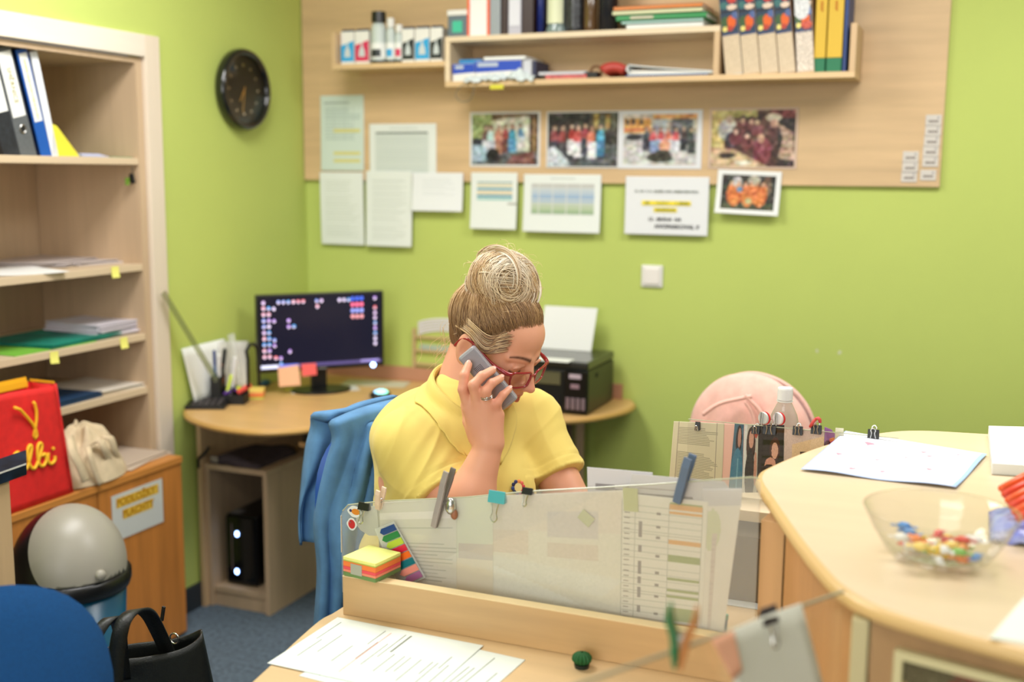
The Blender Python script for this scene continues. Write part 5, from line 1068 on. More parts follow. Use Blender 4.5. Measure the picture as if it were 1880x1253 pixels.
# schedule sheet
def sched():
    cv = Canvas(120, 150, (234, 230, 220)); g = (176, 172, 164)
    for i in range(40): cv.rect(.02, .06+i*.023, .94, .063+i*.023, (190, 188, 178))
    for x_ in (.0, .16, .33, .56, .94): cv.rect(x_, .05, x_+.007, .99, g)
    for i in range(22): cv.rect(.03, .1+i*.04, .10, .108+i*.04, (120, 112, 110)); 
    for y_, hh in ((.2, .12), (.38, .05), (.5, .1), (.62, .05), (.7, .08), (.84, .05)): cv.rect(.21, y_, .25, y_+hh, (128, 118, 118))
    for y_ in (.12, .22, .3, .44, .57, .66, .75, .88): cv.rect(.42, y_, .47, y_+.018, (120, 112, 110))
    O, G_ = (226, 160, 40), (140, 158, 66)
    for y_, hh, c in ((.035, .015, G_), (.05, .035, O), (.10, .022, O), (.315, .03, O), (.43, .05, G_), (.60, .022, G_), (.69, .018, G_), (.735, .018, G_), (.83, .10, G_), (.945, .03, O)): cv.rect(.565, y_, .94, y_+hh, c)
    return cv
onp('schedule_sheet', 'printed schedule table with orange and green bars behind the screen', 'paper', ((1142, 905), (1300, 922), (1288, 1165), (1138, 1145)), sched(), -.0035, grp=SP)
cv = Canvas(40, 60, (230, 224, 214)); cv.rect(0, 0, 1, .12, (206, 202, 206)); cv.ell(.28, .28, .26, .14, (206, 208, 172)); cv.rect(.3, .3, .45, .95, (210, 196, 186)); cv.lines(.3, .3, .44, .9, 20, (200, 186, 178), 3, .3)
onp('screen_sheet', 'blank sheet edge beyond the schedule table', 'paper', ((1290, 898), (1364, 897), (1328, 1165), (1284, 1170)), cv, -.004, grp=SP)
cv = Canvas(80, 24, (210, 206, 212)); cv.rect(.13, .52, .42, .72, (140, 134, 140)); cv.rect(.42, .62, .8, .74, (96, 92, 92)); cv.rect(.5, .5, .75, .55, (120, 112, 110))
onp('screen_sheet', 'lilac white sheet rising above the screen edge', 'paper', ((1078, 858), (1198, 868), (1200, 925), (1079, 915)), cv, -.012, grp=SP)
cv = Canvas(80, 30, (206, 202, 204)); cv.lines(.1, .5, .6, .6, 1, (130, 124, 124)); cv.rect(0, .78, .6, .86, (80, 76, 76))
onp('screen_sheet', 'crumpled white sheet above the schedule under the blue clothes peg', 'paper', ((1160, 870), (1330, 885), (1362, 930), (1150, 915)), cv, -.009, grp=SP)
for (u, v, c, lb) in ((1158, 918, (196, 200, 136), 'green sticky note above the schedule table'), (1076, 952, (196, 200, 156), 'small green tag in the middle of the acrylic screen')):
    q = p1(u, v, -.002); tag(mk('sticky_note', MB().box(-.013, .013, -.02 if v < 930 else -.01, .02 if v < 930 else .01, 0, .0008, T=frame3(q, d1, (0, 0, 1), n1_) @ RZ(4 if v < 930 else -35)), mat('sticky_sage_%d' % u, c, .7)), lb, 'sticky note')
# ---------- stickers
def sticker(label, u, v, r1_, shapes):
    q = p1(u, v, .0036); T = frame3(q, d1, (0, 0, 1), n1_); t = thing('sticker', label, 'sticker', tuple(q), group='stickers on the acrylic screen')
    mk('backing', MB().prism([(r1_[0]*math.cos(a*PI/12)*(1+.1*math.cos(a*PI/3)), r1_[1]*math.sin(a*PI/12)) for a in range(24)], 0, .0003, T=T), PAPER, t)
    for (cx, cy, rx, ry_, c, nm) in shapes: mk('motif', MB().prism([(cx+rx*math.cos(a*PI/8), cy+ry_*math.sin(a*PI/8)) for a in range(16)], .0004, .0006, T=T), mat(nm, c, .5), t)
sticker('oval sticker with an orange and navy bird shape', 651, 940, (.0155, .0115), [(.003, 0, .010, .006, (226, 140, 40), 'st_orange'), (-.009, .001, .003, .003, (60, 56, 100), 'st_navy')])
sticker('red owl shaped sticker with white eyes', 646, 963, (.011, .0125), [(0, 0, .008, .009, (206, 50, 50), 'st_red'), (-.0032, .004, .0022, .0022, (230, 220, 216), 'st_white'), (.0032, .004, .0022, .0022, (230, 220, 216), 'st_white')])
# ---------- clips and pegs
def binder_clip(label, q, d, up, n, w_, h_, m, arms=True, up_arm=False, name='binder_clip', grp='binder clips', armn=1):
    T = frame3(q, d, up, n); t = thing(name, label, 'clip', tuple(q), group=grp)
    mk('clip_body', MB().prism([(-.0035-0.003, -h_), (.0035+.003, -h_), (.001, .001), (-.001, .001)], -w_/2, w_/2, T=T @ frame3((0, 0, 0), (0, 0, 1), (0, 1, 0), (-1, 0, 0))), m, t, bevel=.0006)
    s_ = -1 if not up_arm else 1
    for sg in ((1,) if not up_arm else (1, -1)):
        z_ = .008*sg; y_ = -h_ if not up_arm else -h_*.9; L2 = .028*w_/.03
        pts = [(-w_*.22, y_, z_), (-w_*.13, y_+s_*L2*.5, z_+.003*sg), (-w_*.2, y_+s_*L2*.85, z_+.005*sg), (0, y_+s_*L2*1.05, z_+.006*sg), (w_*.2, y_+s_*L2*.85, z_+.005*sg), (w_*.13, y_+s_*L2*.5, z_+.003*sg), (w_*.22, y_, z_)]
        mk('wire_arm', MB().tube([T @ Vector(p_) for p_ in smooth_pts(pts, 4)], .0011, 6), STEEL, t)
    return t
UP = Vector((0, 0, 1))
binder_clip('black binder clip at the clear end of the acrylic screen', p1(669, 924, .0015), d1, UP, n1_, .025, .013, BLACK)
binder_clip('turquoise binder clip on the top edge of the acrylic screen', p1(913, 903, .0015), d1, UP, n1_, .033, .020, mat('clip_turquoise', (70, 166, 172), .35))
binder_clip('small black binder clip beside the turquoise one', p1(969, 897, .0015), d1, UP, n1_, .020, .010, BLACK)
def peg(label, q0, q1_, w_, m, m2=None, gap=.006, sp=True, nrm=None):
    a, b = Vector(q0), Vector(q1_); L_ = (b-a).length; y = (b-a).normalized(); n = nrm or n1_; x = y.cross(n).normalized(); n = x.cross(y); T = frame3(a, x, y, n)
    if m.name == 'peg_green': x = -x; n = x.cross(y); T = frame3(a, x, y, n); T = T @ RY(38)
    t = thing('clothes_peg', label, 'clothes peg', tuple(a), group='clothes pegs on the desk screens')
    for s_, mm in ((1, m), (-1, m2 or m)):
        pr_ = [(0, .001), (0, .005), (L_*.3, .009), (L_*.5, .010), (L_*.8, .0105+gap), (L_, .009+gap), (L_, .006+gap), (L_*.75, .005+gap*.7), (L_*.45, .002), (L_*.2, .0012)]
        mk('peg_arm', MB().prism([(y_, z_*s_) for y_, z_ in pr_] if s_ > 0 else [(y_, z_*s_) for y_, z_ in pr_][::-1], -w_/2, w_/2, T=T @ frame3((0, 0, 0), (0, 1, 0), (0, 0, 1), (1, 0, 0))), mm, t, bevel=.001)
    if sp: mk('spring', MB().tube([T @ Vector((w_*.5*((i/24)*2-1), L_*.46+.004*math.sin(i*PI/3), .004*math.cos(i*PI/3))) for i in range(25)], .0009, 5), STEEL, t)
    return t
peg('beige patterned peg near the clear end of the screen', p1(695, 935, .003), p1(700, 898, .008), .010, mat('peg_beige', (226, 200, 176), .6), gap=.002)
peg('long grey metal peg standing up from the screen edge', p1(797, 968, .008), p1(826, 863, .012), .011, mat('peg_grey', (170, 160, 156), .35, .2), mat('peg_dark', (120, 112, 108), .4), gap=.005)
mk_ = thing('metal_clamp', 'small silver clamp beside the long grey peg', 'clamp', tuple(p1(826, 935, .006)))
mk('jaw', MB().ball(p1(827, 930, .008), (.010, .008, .016), 14, 10), STEEL, mk_, smooth=True); mk('jaw_pad', MB().ball(p1(834, 945, .005), (.007, .006, .010), 12, 8), mat('clamp_rust', (150, 96, 66), .5), mk_, smooth=True)
peg('dusty blue plastic peg above the schedule table', p1(1243, 923, .004), p1(1268, 838, .010), .014, mat('peg_blue', (92, 112, 140), .45), gap=.004)
# ---------- page flag strip on the front
fq = [p1(u, v, .006) for u, v in ((697, 972), (722, 962), (776, 1060), (742, 1076))]
fl = thing('flag_strip', 'slanted strip of rainbow coloured page flags in a clear holder on the screen', 'page flags', tuple(fq[0]))
FC = [(24, 62, 130), (14, 120, 66), (176, 200, 60), (214, 30, 66), (244, 116, 36), (20, 122, 130), (248, 156, 136), (170, 106, 150)]
F_ = [Vector(q) for q in fq]
def fpt(a, b, o=0): q = (F_[0]*(1-a)+F_[1]*a)*(1-b)+(F_[3]*(1-a)+F_[2]*a)*b; return q+n1_*o
for i, c in enumerate(FC):
    b0, b1 = i/8+.008, (i+1)/8-.008; sh_ = (.0, -.05, .03, .05, -.05, -.12, .1, .2)[i]; bm = (b0+b1)/2
    q = [fpt(sh_+.12, b0), fpt(1.02, b0), fpt(1.02, b1), fpt(sh_+.12, b1), fpt(sh_-.06, bm)]
    M_ = MB(); nq = len(q); M_.add([tuple(p_) for p_ in q]+[tuple(p_+n1_*.0016) for p_ in q], [tuple(range(nq)), tuple(range(2*nq-1, nq-1, -1))]+[(k_, nq+k_, nq+(k_+1) % nq, (k_+1) % nq) for k_ in range(nq)])
    mk('page_flag', M_, mat('flag_%d' % i, c, .4), fl)
q = [fpt(-.35, -.03, -.0015), fpt(1.1, -.03, -.0015), fpt(1.1, 1.03, -.0015), fpt(-.25, 1.03, -.0015)]
M_ = MB().add([tuple(p_) for p_ in q]+[tuple(p_+n1_*.001) for p_ in q], [(0, 1, 2, 3), (7, 6, 5, 4), (0, 4, 5, 1), (1, 5, 6, 2), (2, 6, 7, 3), (3, 7, 4, 0)])
mk('holder_film', M_, clear_mat('milky_film', haze=.35), fl)
# ---------- sticky note cube
zt2 = ZF+.112
c = [Vector(at(u, v, z=zt2)) for u, v in ((626, 1021), (665, 994), (711, 1003), (689, 1036))]
t = thing('sticky_note_cube', 'big sticky note cube with yellow top and orange, red and green layers', 'sticky note cube', (c[0].x, c[0].y, ZF))
cen = sum(c, Vector())/4; e_ = (c[3]-c[0]).normalized(); S_ = .075; f_ = Vector((-e_.y, e_.x, 0))
q = [c[3], c[3]-e_*S_, c[3]-e_*S_+f_*S_, c[3]+f_*S_]
while sum(q, Vector()).y/4 > -2.0: break
lay = [((110, 140, 80), .016), ((240, 140, 110), .010), ((236, 84, 90), .012), ((246, 130, 60), .020), ((190, 204, 90), .004), ((240, 240, 140), .012)]
lay = [(c_, h_*(zt2-ZR-.001)/.074) for c_, h_ in lay]
z_ = zt2-sum(l[1] for l in lay)
mk('holder_foot', MB().box(rx0+.012, rx0+.055, ry+.026, ry+.062, ZF+.0004, z_-.0004), mat('layer_base', (190, 186, 160), .6), t)
for i, (cc, hh) in enumerate(lay): mk('note_layer', MB().prism([tuple(p_[:2]) for p_ in q], z_+.0002, z_+hh-.0002), mat('layer_%d' % i, cc, .7), t); z_ += hh
nf_ = -f_; mk('wrapper_label', MB().box(.018, .044, -.012, .008, .0003, .0008, T=frame3(q[1]+Vector((0, 0, -.018)), e_, (0, 0, 1), nf_)), mat('wrapper_grey', (176, 176, 158), .5), t)
# ---------- screen 2 with photographs
A2 = Vector((1.98, -1.775, 0)); n2_ = Vector((0, -1, 0)); d2 = Vector((1, 0, 0))
def p2(u, v, o=0.): return Vector(at(u, v, y=-1.775-o))
xa, xb = p2(1236, 800).x, p2(1650, 800).x; zt3 = p2(1400, 783).z
sc2 = thing('acrylic_screen', 'clear acrylic screen standing on the inner shelf with portraits clipped behind', 'screen', (xa, -1.775, .94))
mk('acrylic_sheet', MB().box(xa+.03, xb, -1.7755, -1.7725, .941, zt3), GLASS, sc2); mk('polished_edge', MB().box(xa+.03, xb, -1.7755, -1.7725, zt3, zt3+.001), mat('edge_green', (0, 0, 0)), sc2)
_save = p1
def onp2(name, label, cat, quad, cv, o, **k):
    global p1
    p1 = p2; r = onp(name, label, cat, quad, cv, o, **k); p1 = _save; return r
cv = Canvas(60, 80, (220, 212, 180)); cv.lines(.12, .08, .9, .95, 34, (168, 162, 134), 2, .4); cv.rect(.85, 0, .87, 1, (170, 160, 140)); cv.rect(.1, 0, .115, 1, (170, 160, 140))
onp2('screen_sheet', 'densely typed cream list at the end of the portrait screen', 'paper', ((1237, 774), (1330, 778), (1325, 905), (1228, 885)), cv, -.004)
cv = Canvas(20, 60, (246, 196, 180)); onp2('screen_sheet', 'salmon pink card between the typed list and the portraits', 'card', ((1325, 778), (1350, 779), (1338, 905), (1318, 905)), cv, -.005)
def portrait(k_):
    cv = Canvas(48, 84, [(70, 110, 130), (200, 196, 180), (24, 14, 14), (236, 190, 160)][k_])
    if k_ == 0: cv.ell(.55, .22, .3, .2, (46, 40, 44)); cv.ell(.6, .2, .16, .14, (190, 140, 120)); cv.ell(.5, .75, .5, .4, (64, 130, 160)); cv.rect(.5, .5, .6, 1, (110, 170, 190))
    if k_ == 1: cv.rect(0, 0, .2, 1, (230, 230, 224)); cv.ell(.5, .3, .32, .26, (60, 34, 28)); cv.ell(.52, .22, .17, .13, (214, 160, 136)); cv.ell(.48, .75, .34, .38, (30, 26, 28)); cv.ell(.85, .65, .1, .25, (206, 150, 126)); cv.ell(.85, .1, .14, .1, (196, 80, 60))
    if k_ == 2: cv.ell(.66, .36, .2, .18, (70, 20, 18)); cv.ell(.66, .38, .13, .12, (232, 176, 150)); cv.ell(.5, .6, .22, .12, (224, 160, 136)); cv.ell(.45, .8, .38, .22, (40, 12, 14)); cv.ell(.35, .8, .06, .1, (150, 30, 30)); cv.ell(.6, .85, .06, .08, (140, 40, 30))
    if k_ == 3:
        cv = Canvas(84, 84, (226, 200, 186)); cv.poly([(.2, .25), (1, .1), (1, .7), (.2, .6)], (240, 206, 160)); cv.rect(.4, .36, .75, .6, (60, 40, 36)); cv.rect(0, .5, .4, 1, (36, 20, 30)); cv.ell(.15, .62, .07, .09, (226, 160, 160))
        for i in range(16): cv.ell(.3+.045*i, .58+.05*math.sin(i*2), .035, .05, (206, 120, 90)); cv.ell(.3+.045*i, .72+.04*math.sin(i*3), .04, .09, [(196, 50, 50), (40, 30, 40), (214, 90, 70)][i % 3])
        cv.rect(0, .86, 1, 1, (60, 26, 40)); cv.poly([(.2, .98), (.3, .78), (.42, .98)], (226, 226, 236)); cv.poly([(.25, .96), (.3, .86), (.36, .96)], (60, 26, 40))
    return cv.noise(6, k_)
PP = 'portraits behind the screen on the inner shelf'
onp2('portrait_print', 'bluish portrait of a woman in a light blue top', 'photo', ((1349, 778), (1366, 779), (1362, 905), (1337, 905)), portrait(0), -.004, m=GLOSSY, grp=PP)
onp2('portrait_print', 'portrait of a long-haired woman in a black sleeveless top', 'photo', ((1367, 779), (1393, 780), (1389, 905), (1362, 905)), portrait(1), -.0045, m=GLOSSY, grp=PP)
onp2('portrait_print', 'dark portrait of a red-haired woman in a black lace dress', 'photo', ((1393, 780), (1440, 781), (1436, 905), (1389, 905)), portrait(2), -.0035, m=GLOSSY, grp=PP)
onp2('portrait_print', 'stage photo of a large choir with a black binder clip above it', 'photo', ((1440, 786), (1513, 790), (1512, 905), (1438, 905)), portrait(3), -.005, m=GLOSSY, grp=PP)
cv = Canvas(40, 40, (150, 96, 160)); cv.ell(.55, .7, .3, .2, (214, 60, 120)); cv.ell(.2, .8, .3, .3, (80, 20, 60)); cv.lines(.4, .45, .9, .8, 4, (244, 160, 60))
onp2('portrait_print', 'purple and pink flyer standing at an angle beside the choir photo', 'flyer', ((1514, 784), (1526, 789), (1549, 815), (1512, 838)), cv, -.006, m=GLOSSY, grp=PP)
cv = Canvas(10, 16, (226, 222, 196)); onp2('screen_sheet', 'small cream card held on the screen beside the purple flyer', 'card', ((1534, 786), (1549, 787), (1549, 812), (1532, 812)), cv, -.003)
for (u, v, w_, ar, lb) in ((1281, 776, .010, 0, 'tiny black binder clip on the typed list'), (1388, 782, .016, 1, 'black binder clip between the first two portraits'), (1413, 783, .026, 1, 'wide black binder clip over the dark portrait'), (1465, 784, .019, 1, 'black binder clip over the choir photo'), (1499, 782, .020, 1, 'black binder clip holding a red badge at the screen'), (1604, 790, .021, 1, 'lone black binder clip at the far end of the portrait screen')):
    q = p2(u, v); q.y = -1.774; binder_clip(lb, q, d2, UP, n2_, w_, .016, BLACK, up_arm=True, grp='binder clips on the portrait screen')
for (u, v, c, lb) in ((1402, 768, (206, 208, 204), 'round silver badge with a red rim on the portrait screen'), (1429, 769, (226, 220, 222), 'round white badge beside the silver one')):
    q = p2(u, v, .014); t = thing('badge', lb, 'badge', tuple(q)); T = frame3(q, d2, UP, n2_) @ RY(-28)
    mk('badge_disc', MB().lathe([(0, .003), (.011, .003), (.0125, 0), (0, 0)], 24, T=T), mat('badge_%d' % u, c, .25), t); mk('badge_rim', MB().lathe([(0, -.003), (.0128, -.003), (.0128, -.0005), (0, -.0005)], 24, T=T @ TR(.002, 0, 0)), mat('badge_red', (206, 40, 44), .4), t)
    mk('badge_clip', MB().tube([T @ Vector(p_) for p_ in ((-.004, .012, .005), (-.004, -.012, .006), (.0, -.013, .006), (.0, .012, .005))], .0015, 6), STEEL, t)
q = p2(1497, 776, .01); tag(mk('red_charm', MB().tube([q+Vector((.009*math.cos(a), .003*math.sin(2*a), .009*math.sin(a*1.5))) for a in [i*.5 for i in range(13)]], .003, 6), mat('charm_red', (206, 70, 66), .5), smooth=True), 'coiled red charm tucked in a binder clip', 'charm')
# ---------- bottle on the inner shelf
q = at(1442, 712, y=-1.70); t = thing('water_bottle', 'clear plastic water bottle with white cap behind the portraits', 'bottle', (q[0], -1.70, .94)); T = TR(q[0], -1.70, .9405); H = float(q[2])-.9405
mk('bottle_body', MB().lathe([(0, .0), (.028, .0), (.032, .006), (.032, H*.25), (.030, H*.30), (.032, H*.35), (.032, H*.60), (.026, H*.74), (.016, H*.84), (.0125, H*.87), (.0125, H*.91)], 32, T=T), clear_mat('bottle_clear', (226, 234, 230), haze=.12), t, smooth=True)
mk('neck_ring', MB().lathe([(.013, H*.865), (.0165, H*.868), (.0165, H*.878), (.013, H*.88)], 24, T=T), WHITEP, t); mk('bottle_cap', MB().lathe([(0, H*.885), (.0155, H*.885), (.0155, H*.985), (.0145, H), (0, H)], 28, T=T), mat('cap_white', (232, 232, 230), .35), t, bevel=.0005)
mk('bottle_water', MB().lathe([(0, .001), (.030, .001), (.030, H*.45), (0, H*.45)], 24, T=T), clear_mat('water_clear', (206, 222, 222), haze=.05), t)
# ---------- things on the counter
def CTP(u, v, z=ZC_): return Vector(at(u, v, z=z))
def hearts():
    cv = Canvas(130, 100, (232, 234, 246)); rn = random.Random(4)
    for i in range(90):
        x, y = rn.random(), rn.random(); cv.ell(x, y, rn.uniform(.01, .05), rn.uniform(.004, .01), rn.choice([(214, 222, 246), (236, 214, 226), (222, 226, 248)]), rn.uniform(-20, 20))
    for (x, y, r_) in ((.25, .25, .035), (.62, .2, .02), (.68, .3, .02), (.12, .55, .018), (.55, .42, .016), (.75, .62, .02), (.3, .85, .022), (.85, .2, .012), (.4, .6, .014), (.5, .85, .018)): cv.ell(x-r_*.4, y, r_*.6, r_*.7, (240, 150, 170)); cv.ell(x+r_*.4, y, r_*.6, r_*.7, (240, 150, 170)); cv.poly([(x-r_, y), (x+r_, y), (x, y+r_*1.6)], (240, 150, 170))
    cv.rect(.0, .0, .006, 1, (170, 190, 236)); cv.rect(.97, 0, 1, 1, (170, 200, 240)); cv.rect(0, .985, 1, 1, (180, 200, 240)); return cv
P = [CTP(*q) for q in ((1552, 795), (1812, 838), (1755, 900), (1470, 866))]; cv = hearts(); nx, ny = cv.w, cv.h
a = np.linspace(0, 1, nx+1)[None, :, None]; b = np.linspace(0, 1, ny+1)[:, None, None]; P_ = [np.array(q_) for q_ in P]
v = ((P_[0]*(1-a)+P_[1]*a)*(1-b)+(P_[3]*(1-a)+P_[2]*a)*b); v[..., 2] = ZC_+.0012+.003*(np.sin(a[..., 0]*9)*np.sin(b[..., 0]*7)+1); v = v.reshape(-1, 3)
o = print_mesh(cv, 1, 1, ident(), 'child_drawing', PRINT); c0 = v.mean(0); o.data.vertices.foreach_set('co', (v-c0).ravel()); o.data.update(); o.matrix_basis = TR(*c0); tag(o, 'large white sheet with pink hearts and pale blue scribbles on the counter', 'drawing'); o.modifiers.new('t', 'SOLIDIFY').thickness = .0006
q = [CTP(*c_, z=ZC_+.02) for c_ in ((1815, 782), (1900, 784), (1905, 856), (1822, 851))]
tag(mk('paper_stack', MB().add([(p_.x, p_.y, ZC_+.0004) for p_ in q]+[(p_.x, p_.y, ZC_+.02) for p_ in q], [(3, 2, 1, 0), (4, 5, 6, 7), (0, 1, 5, 4), (1, 2, 6, 5), (2, 3, 7, 6), (3, 0, 4, 7)]), PAPER, bevel=.001), 'low stack of white paper at the back of the counter', 'paper')
q = [CTP(*c_, z=ZC_+.001) for c_ in ((1880, 1098), (2000, 1060), (2010, 1200), (1817, 1172))]
tag(mk('paper_sheet', MB().add([(p_.x, p_.y, ZC_+.0004) for p_ in q]+[(p_.x, p_.y, ZC_+.0016) for p_ in q], [(0, 1, 2, 3)[::-1], (4, 5, 6, 7), (0, 1, 5, 4), (1, 2, 6, 5), (2, 3, 7, 6), (3, 0, 4, 7)]), mat('paper_mint', (226, 236, 226), .6)), 'white sheet at the visitor edge of the counter', 'paper')
# bowl
L_, R_ = CTP(1590, 935, ZC_+.065), CTP(1868, 950, ZC_+.065); rb = (R_-L_).length/2; ctr = (L_+R_)/2
bo = thing('glass_bowl', 'clear glass bowl of wrapped sweets on the counter', 'bowl', (ctr.x, ctr.y, ZC_)); T = TR(ctr.x, ctr.y, ZC_)
prof = [(0, .004), (rb*.5, .004), (rb*.56, .0005), (rb*.6, .003), (rb*.74, .018), (rb*.9, .045), (rb, .068), (rb+.003, .070), (rb+.001, .066), (rb*.88, .040), (rb*.72, .020), (rb*.55, .009), (0, .009)]
mk('bowl_shell', MB().lathe(prof, 64, T=T), clear_mat('bowl_glass', (250, 250, 248), haze=.015), bo, smooth=True)
cols = [(226, 60, 50), (240, 200, 60), (240, 240, 240), (120, 180, 80), (70, 140, 210), (240, 130, 50), (250, 220, 120), (235, 235, 235), (226, 90, 90)]
protos = []
rn = random.Random(21)
for i in range(34):
    th = rn.uniform(0, 2*PI); rr_ = rb*.58*math.sqrt(rn.random()); lay_ = i//20; x, y = ctr.x+rr_*math.cos(th), ctr.y+rr_*math.sin(th)
    z_ = ZC_+.016+.012*lay_+max(0, (rr_/rb-.5))*.06; T = TR(x, y, z_) @ RZ(rn.uniform(0, 180)) @ RX(rn.uniform(-25, 25)); c = cols[i % len(cols)]
    t = thing('wrapped_sweet', ['red', 'yellow', 'white', 'green', 'blue', 'orange', 'pale yellow', 'white', 'pink'][i % 9]+' wrapped sweet among the others in the glass bowl', 'sweet', (x, y, z_-.006), group='wrapped sweets in the glass bowl: '+['red', 'yellow', 'white', 'green', 'blue', 'orange', 'pale yellow', 'white', 'pink'][i % 9])
    mk('candy', MB().ball((0, 0, 0), (.010, .0065, .0055), 10, 6, T=T), mat('sweet_%d' % (i % 9), c, .3), t, smooth=True)
    mk('wrapper_twist', MB().sheet(lambda a, b: (.009+.008*a, (b-.5)*(.003+.010*a), .001*math.sin(b*20)), 2, 6, .0006, T=T), mat('sweet_%d' % (i % 9), c), t); mk('wrapper_twist', MB().sheet(lambda a, b: (-.009-.008*a, (b-.5)*(.003+.010*a), .001*math.sin(b*20)), 2, 6, .0006, T=T), mat('sweet_%d' % (i % 9), c), t)
# carrots in a blue bag
q = CTP(1905, 960, ZC_+.02); t = thing('snack_bag', 'blue printed bag lying open at the edge of the counter', 'bag', (q.x, q.y, ZC_))
BX, BY = float(q.x), float(q.y)
mk('bag_film', MB().sheet(lambda a, b: (BX-.062+.16*a, BY-.06+.15*b, ZC_+.004+.028*math.sin(PI*a)**.5*math.sin(PI*b)**.5+.003*math.sin(30*a+12*b)), 24, 24, .002), mat('film_blue', (74, 84, 190), .25, noise=(24, .7), col2=(190, 200, 240)), t, smooth=True)
for i in range(6):
    a_ = CTP(1838+6*i, 898+11*i, ZC_+.04); b_2 = CTP(1925, 862+14*i, ZC_+.05)
    tag(mk('carrot_stick', MB().tube([a_, (a_+b_2)/2+Vector((0, 0, .003)), b_2], [.0055, .007, .007], 8), mat('carrot_%d' % (i % 2), [(240, 96, 40), (226, 70, 40)][i % 2], .4), smooth=True), 'bright orange stick lying on the blue snack bag', 'snack', 'orange sticks on the snack bag')
# ---------- screen 3 in the foreground
A3 = Vector((2.432, -2.632, 0)); B3 = Vector(at(1080, 1253, z=1.088)); B3.z = 0; d3 = (A3-B3).normalized(); n3 = Vector((d3.y, -d3.x, 0)); n3 = n3 if n3.dot(Vector((CX, CY, 0))-A3) > 0 else -n3
B3e = B3-d3*.06
def p3(u, v, o=0.): return Vector(at(u, v, off=(A3+n3*o, n3)))
T3 = frame3(B3e, d3, (0, 0, 1), n3); L3 = (A3-B3e).length
s3_ = thing('acrylic_screen', 'clear acrylic screen nearest the visitor, running from the counter post', 'screen', (B3e.x, B3e.y, ZF))
mk('acrylic_sheet', MB().box(0, L3-.001, ZF+.001, 1.088, -.0015, .0015, T=T3), GLASS, s3_); mk('polished_edge', MB().box(0, L3-.001, 1.088, 1.0905, -.0018, .0018, T=T3), mat('edge_grey', (150, 146, 122), .3), s3_)
binder_clip('dark blurred binder clip holding a hanging sheet on the nearest screen', p3(1410, 1122, 0)+Vector((0, 0, .004)), d3, UP, n3, .026, .018, mat('clip_dark', (50, 42, 44), .5), arms=False)
quad_sheet('hanging_sheet', 'white sheet hanging from the clip on the nearest screen', 'paper', [p3(1338, 1160, .006), p3(1470, 1108, .006), p3(1530, 1330, .012), p3(1352, 1330, .012)], mat('paper_sage', (230, 229, 212), .6), bow=.003)
quad_sheet('card', 'salmon card showing beside the hanging white sheet', 'card', [p3(1306, 1176, .009), p3(1346, 1158, .009), p3(1362, 1232, .013), p3(1345, 1250, .013)], mat('card_salmon', (250, 186, 150), .6))
peg('bright green clothes peg on the nearest screen', p3(1246, 1222, .01), p3(1254, 1116, .012), .026, mat('peg_green', (40, 112, 64), .45), mat('peg_wood', (176, 112, 54), .5), gap=.006, nrm=n3)
q = at(1330, 1140, z=ZF+.03); pen('blue and green pen leaning behind the schedule sheet', tuple(at(1330, 1160, y=-2.2)), tuple(at(1333, 1128, y=-2.2)), .004, mat('pen_teal', (60, 110, 140), .4), mat('pen_sea', (40, 160, 130), .4))
# plain dark brown block and a sheet under the inner shelf
q = at(1360, 1080, z=ZF+.001); tag(mk('paper_sheet', MB().box(q[0]-.08, q[0]+.10, q[1]-.1, q[1]+.14, ZF+.0004, ZF+.002), mat('paper_cool', (216, 226, 230), .6)), 'white sheet lying on the desk under the inner shelf', 'paper')
q = at(1365, 1000, y=-1.95); tag(mk('dark_block', MB().box(q[0]-.12, q[0]+.11, -1.90, -1.66, ZF+.003, .90), mat('brown_dark', (70, 62, 50), .2)), 'dark brown block in the gap under the inner shelf', 'tray')
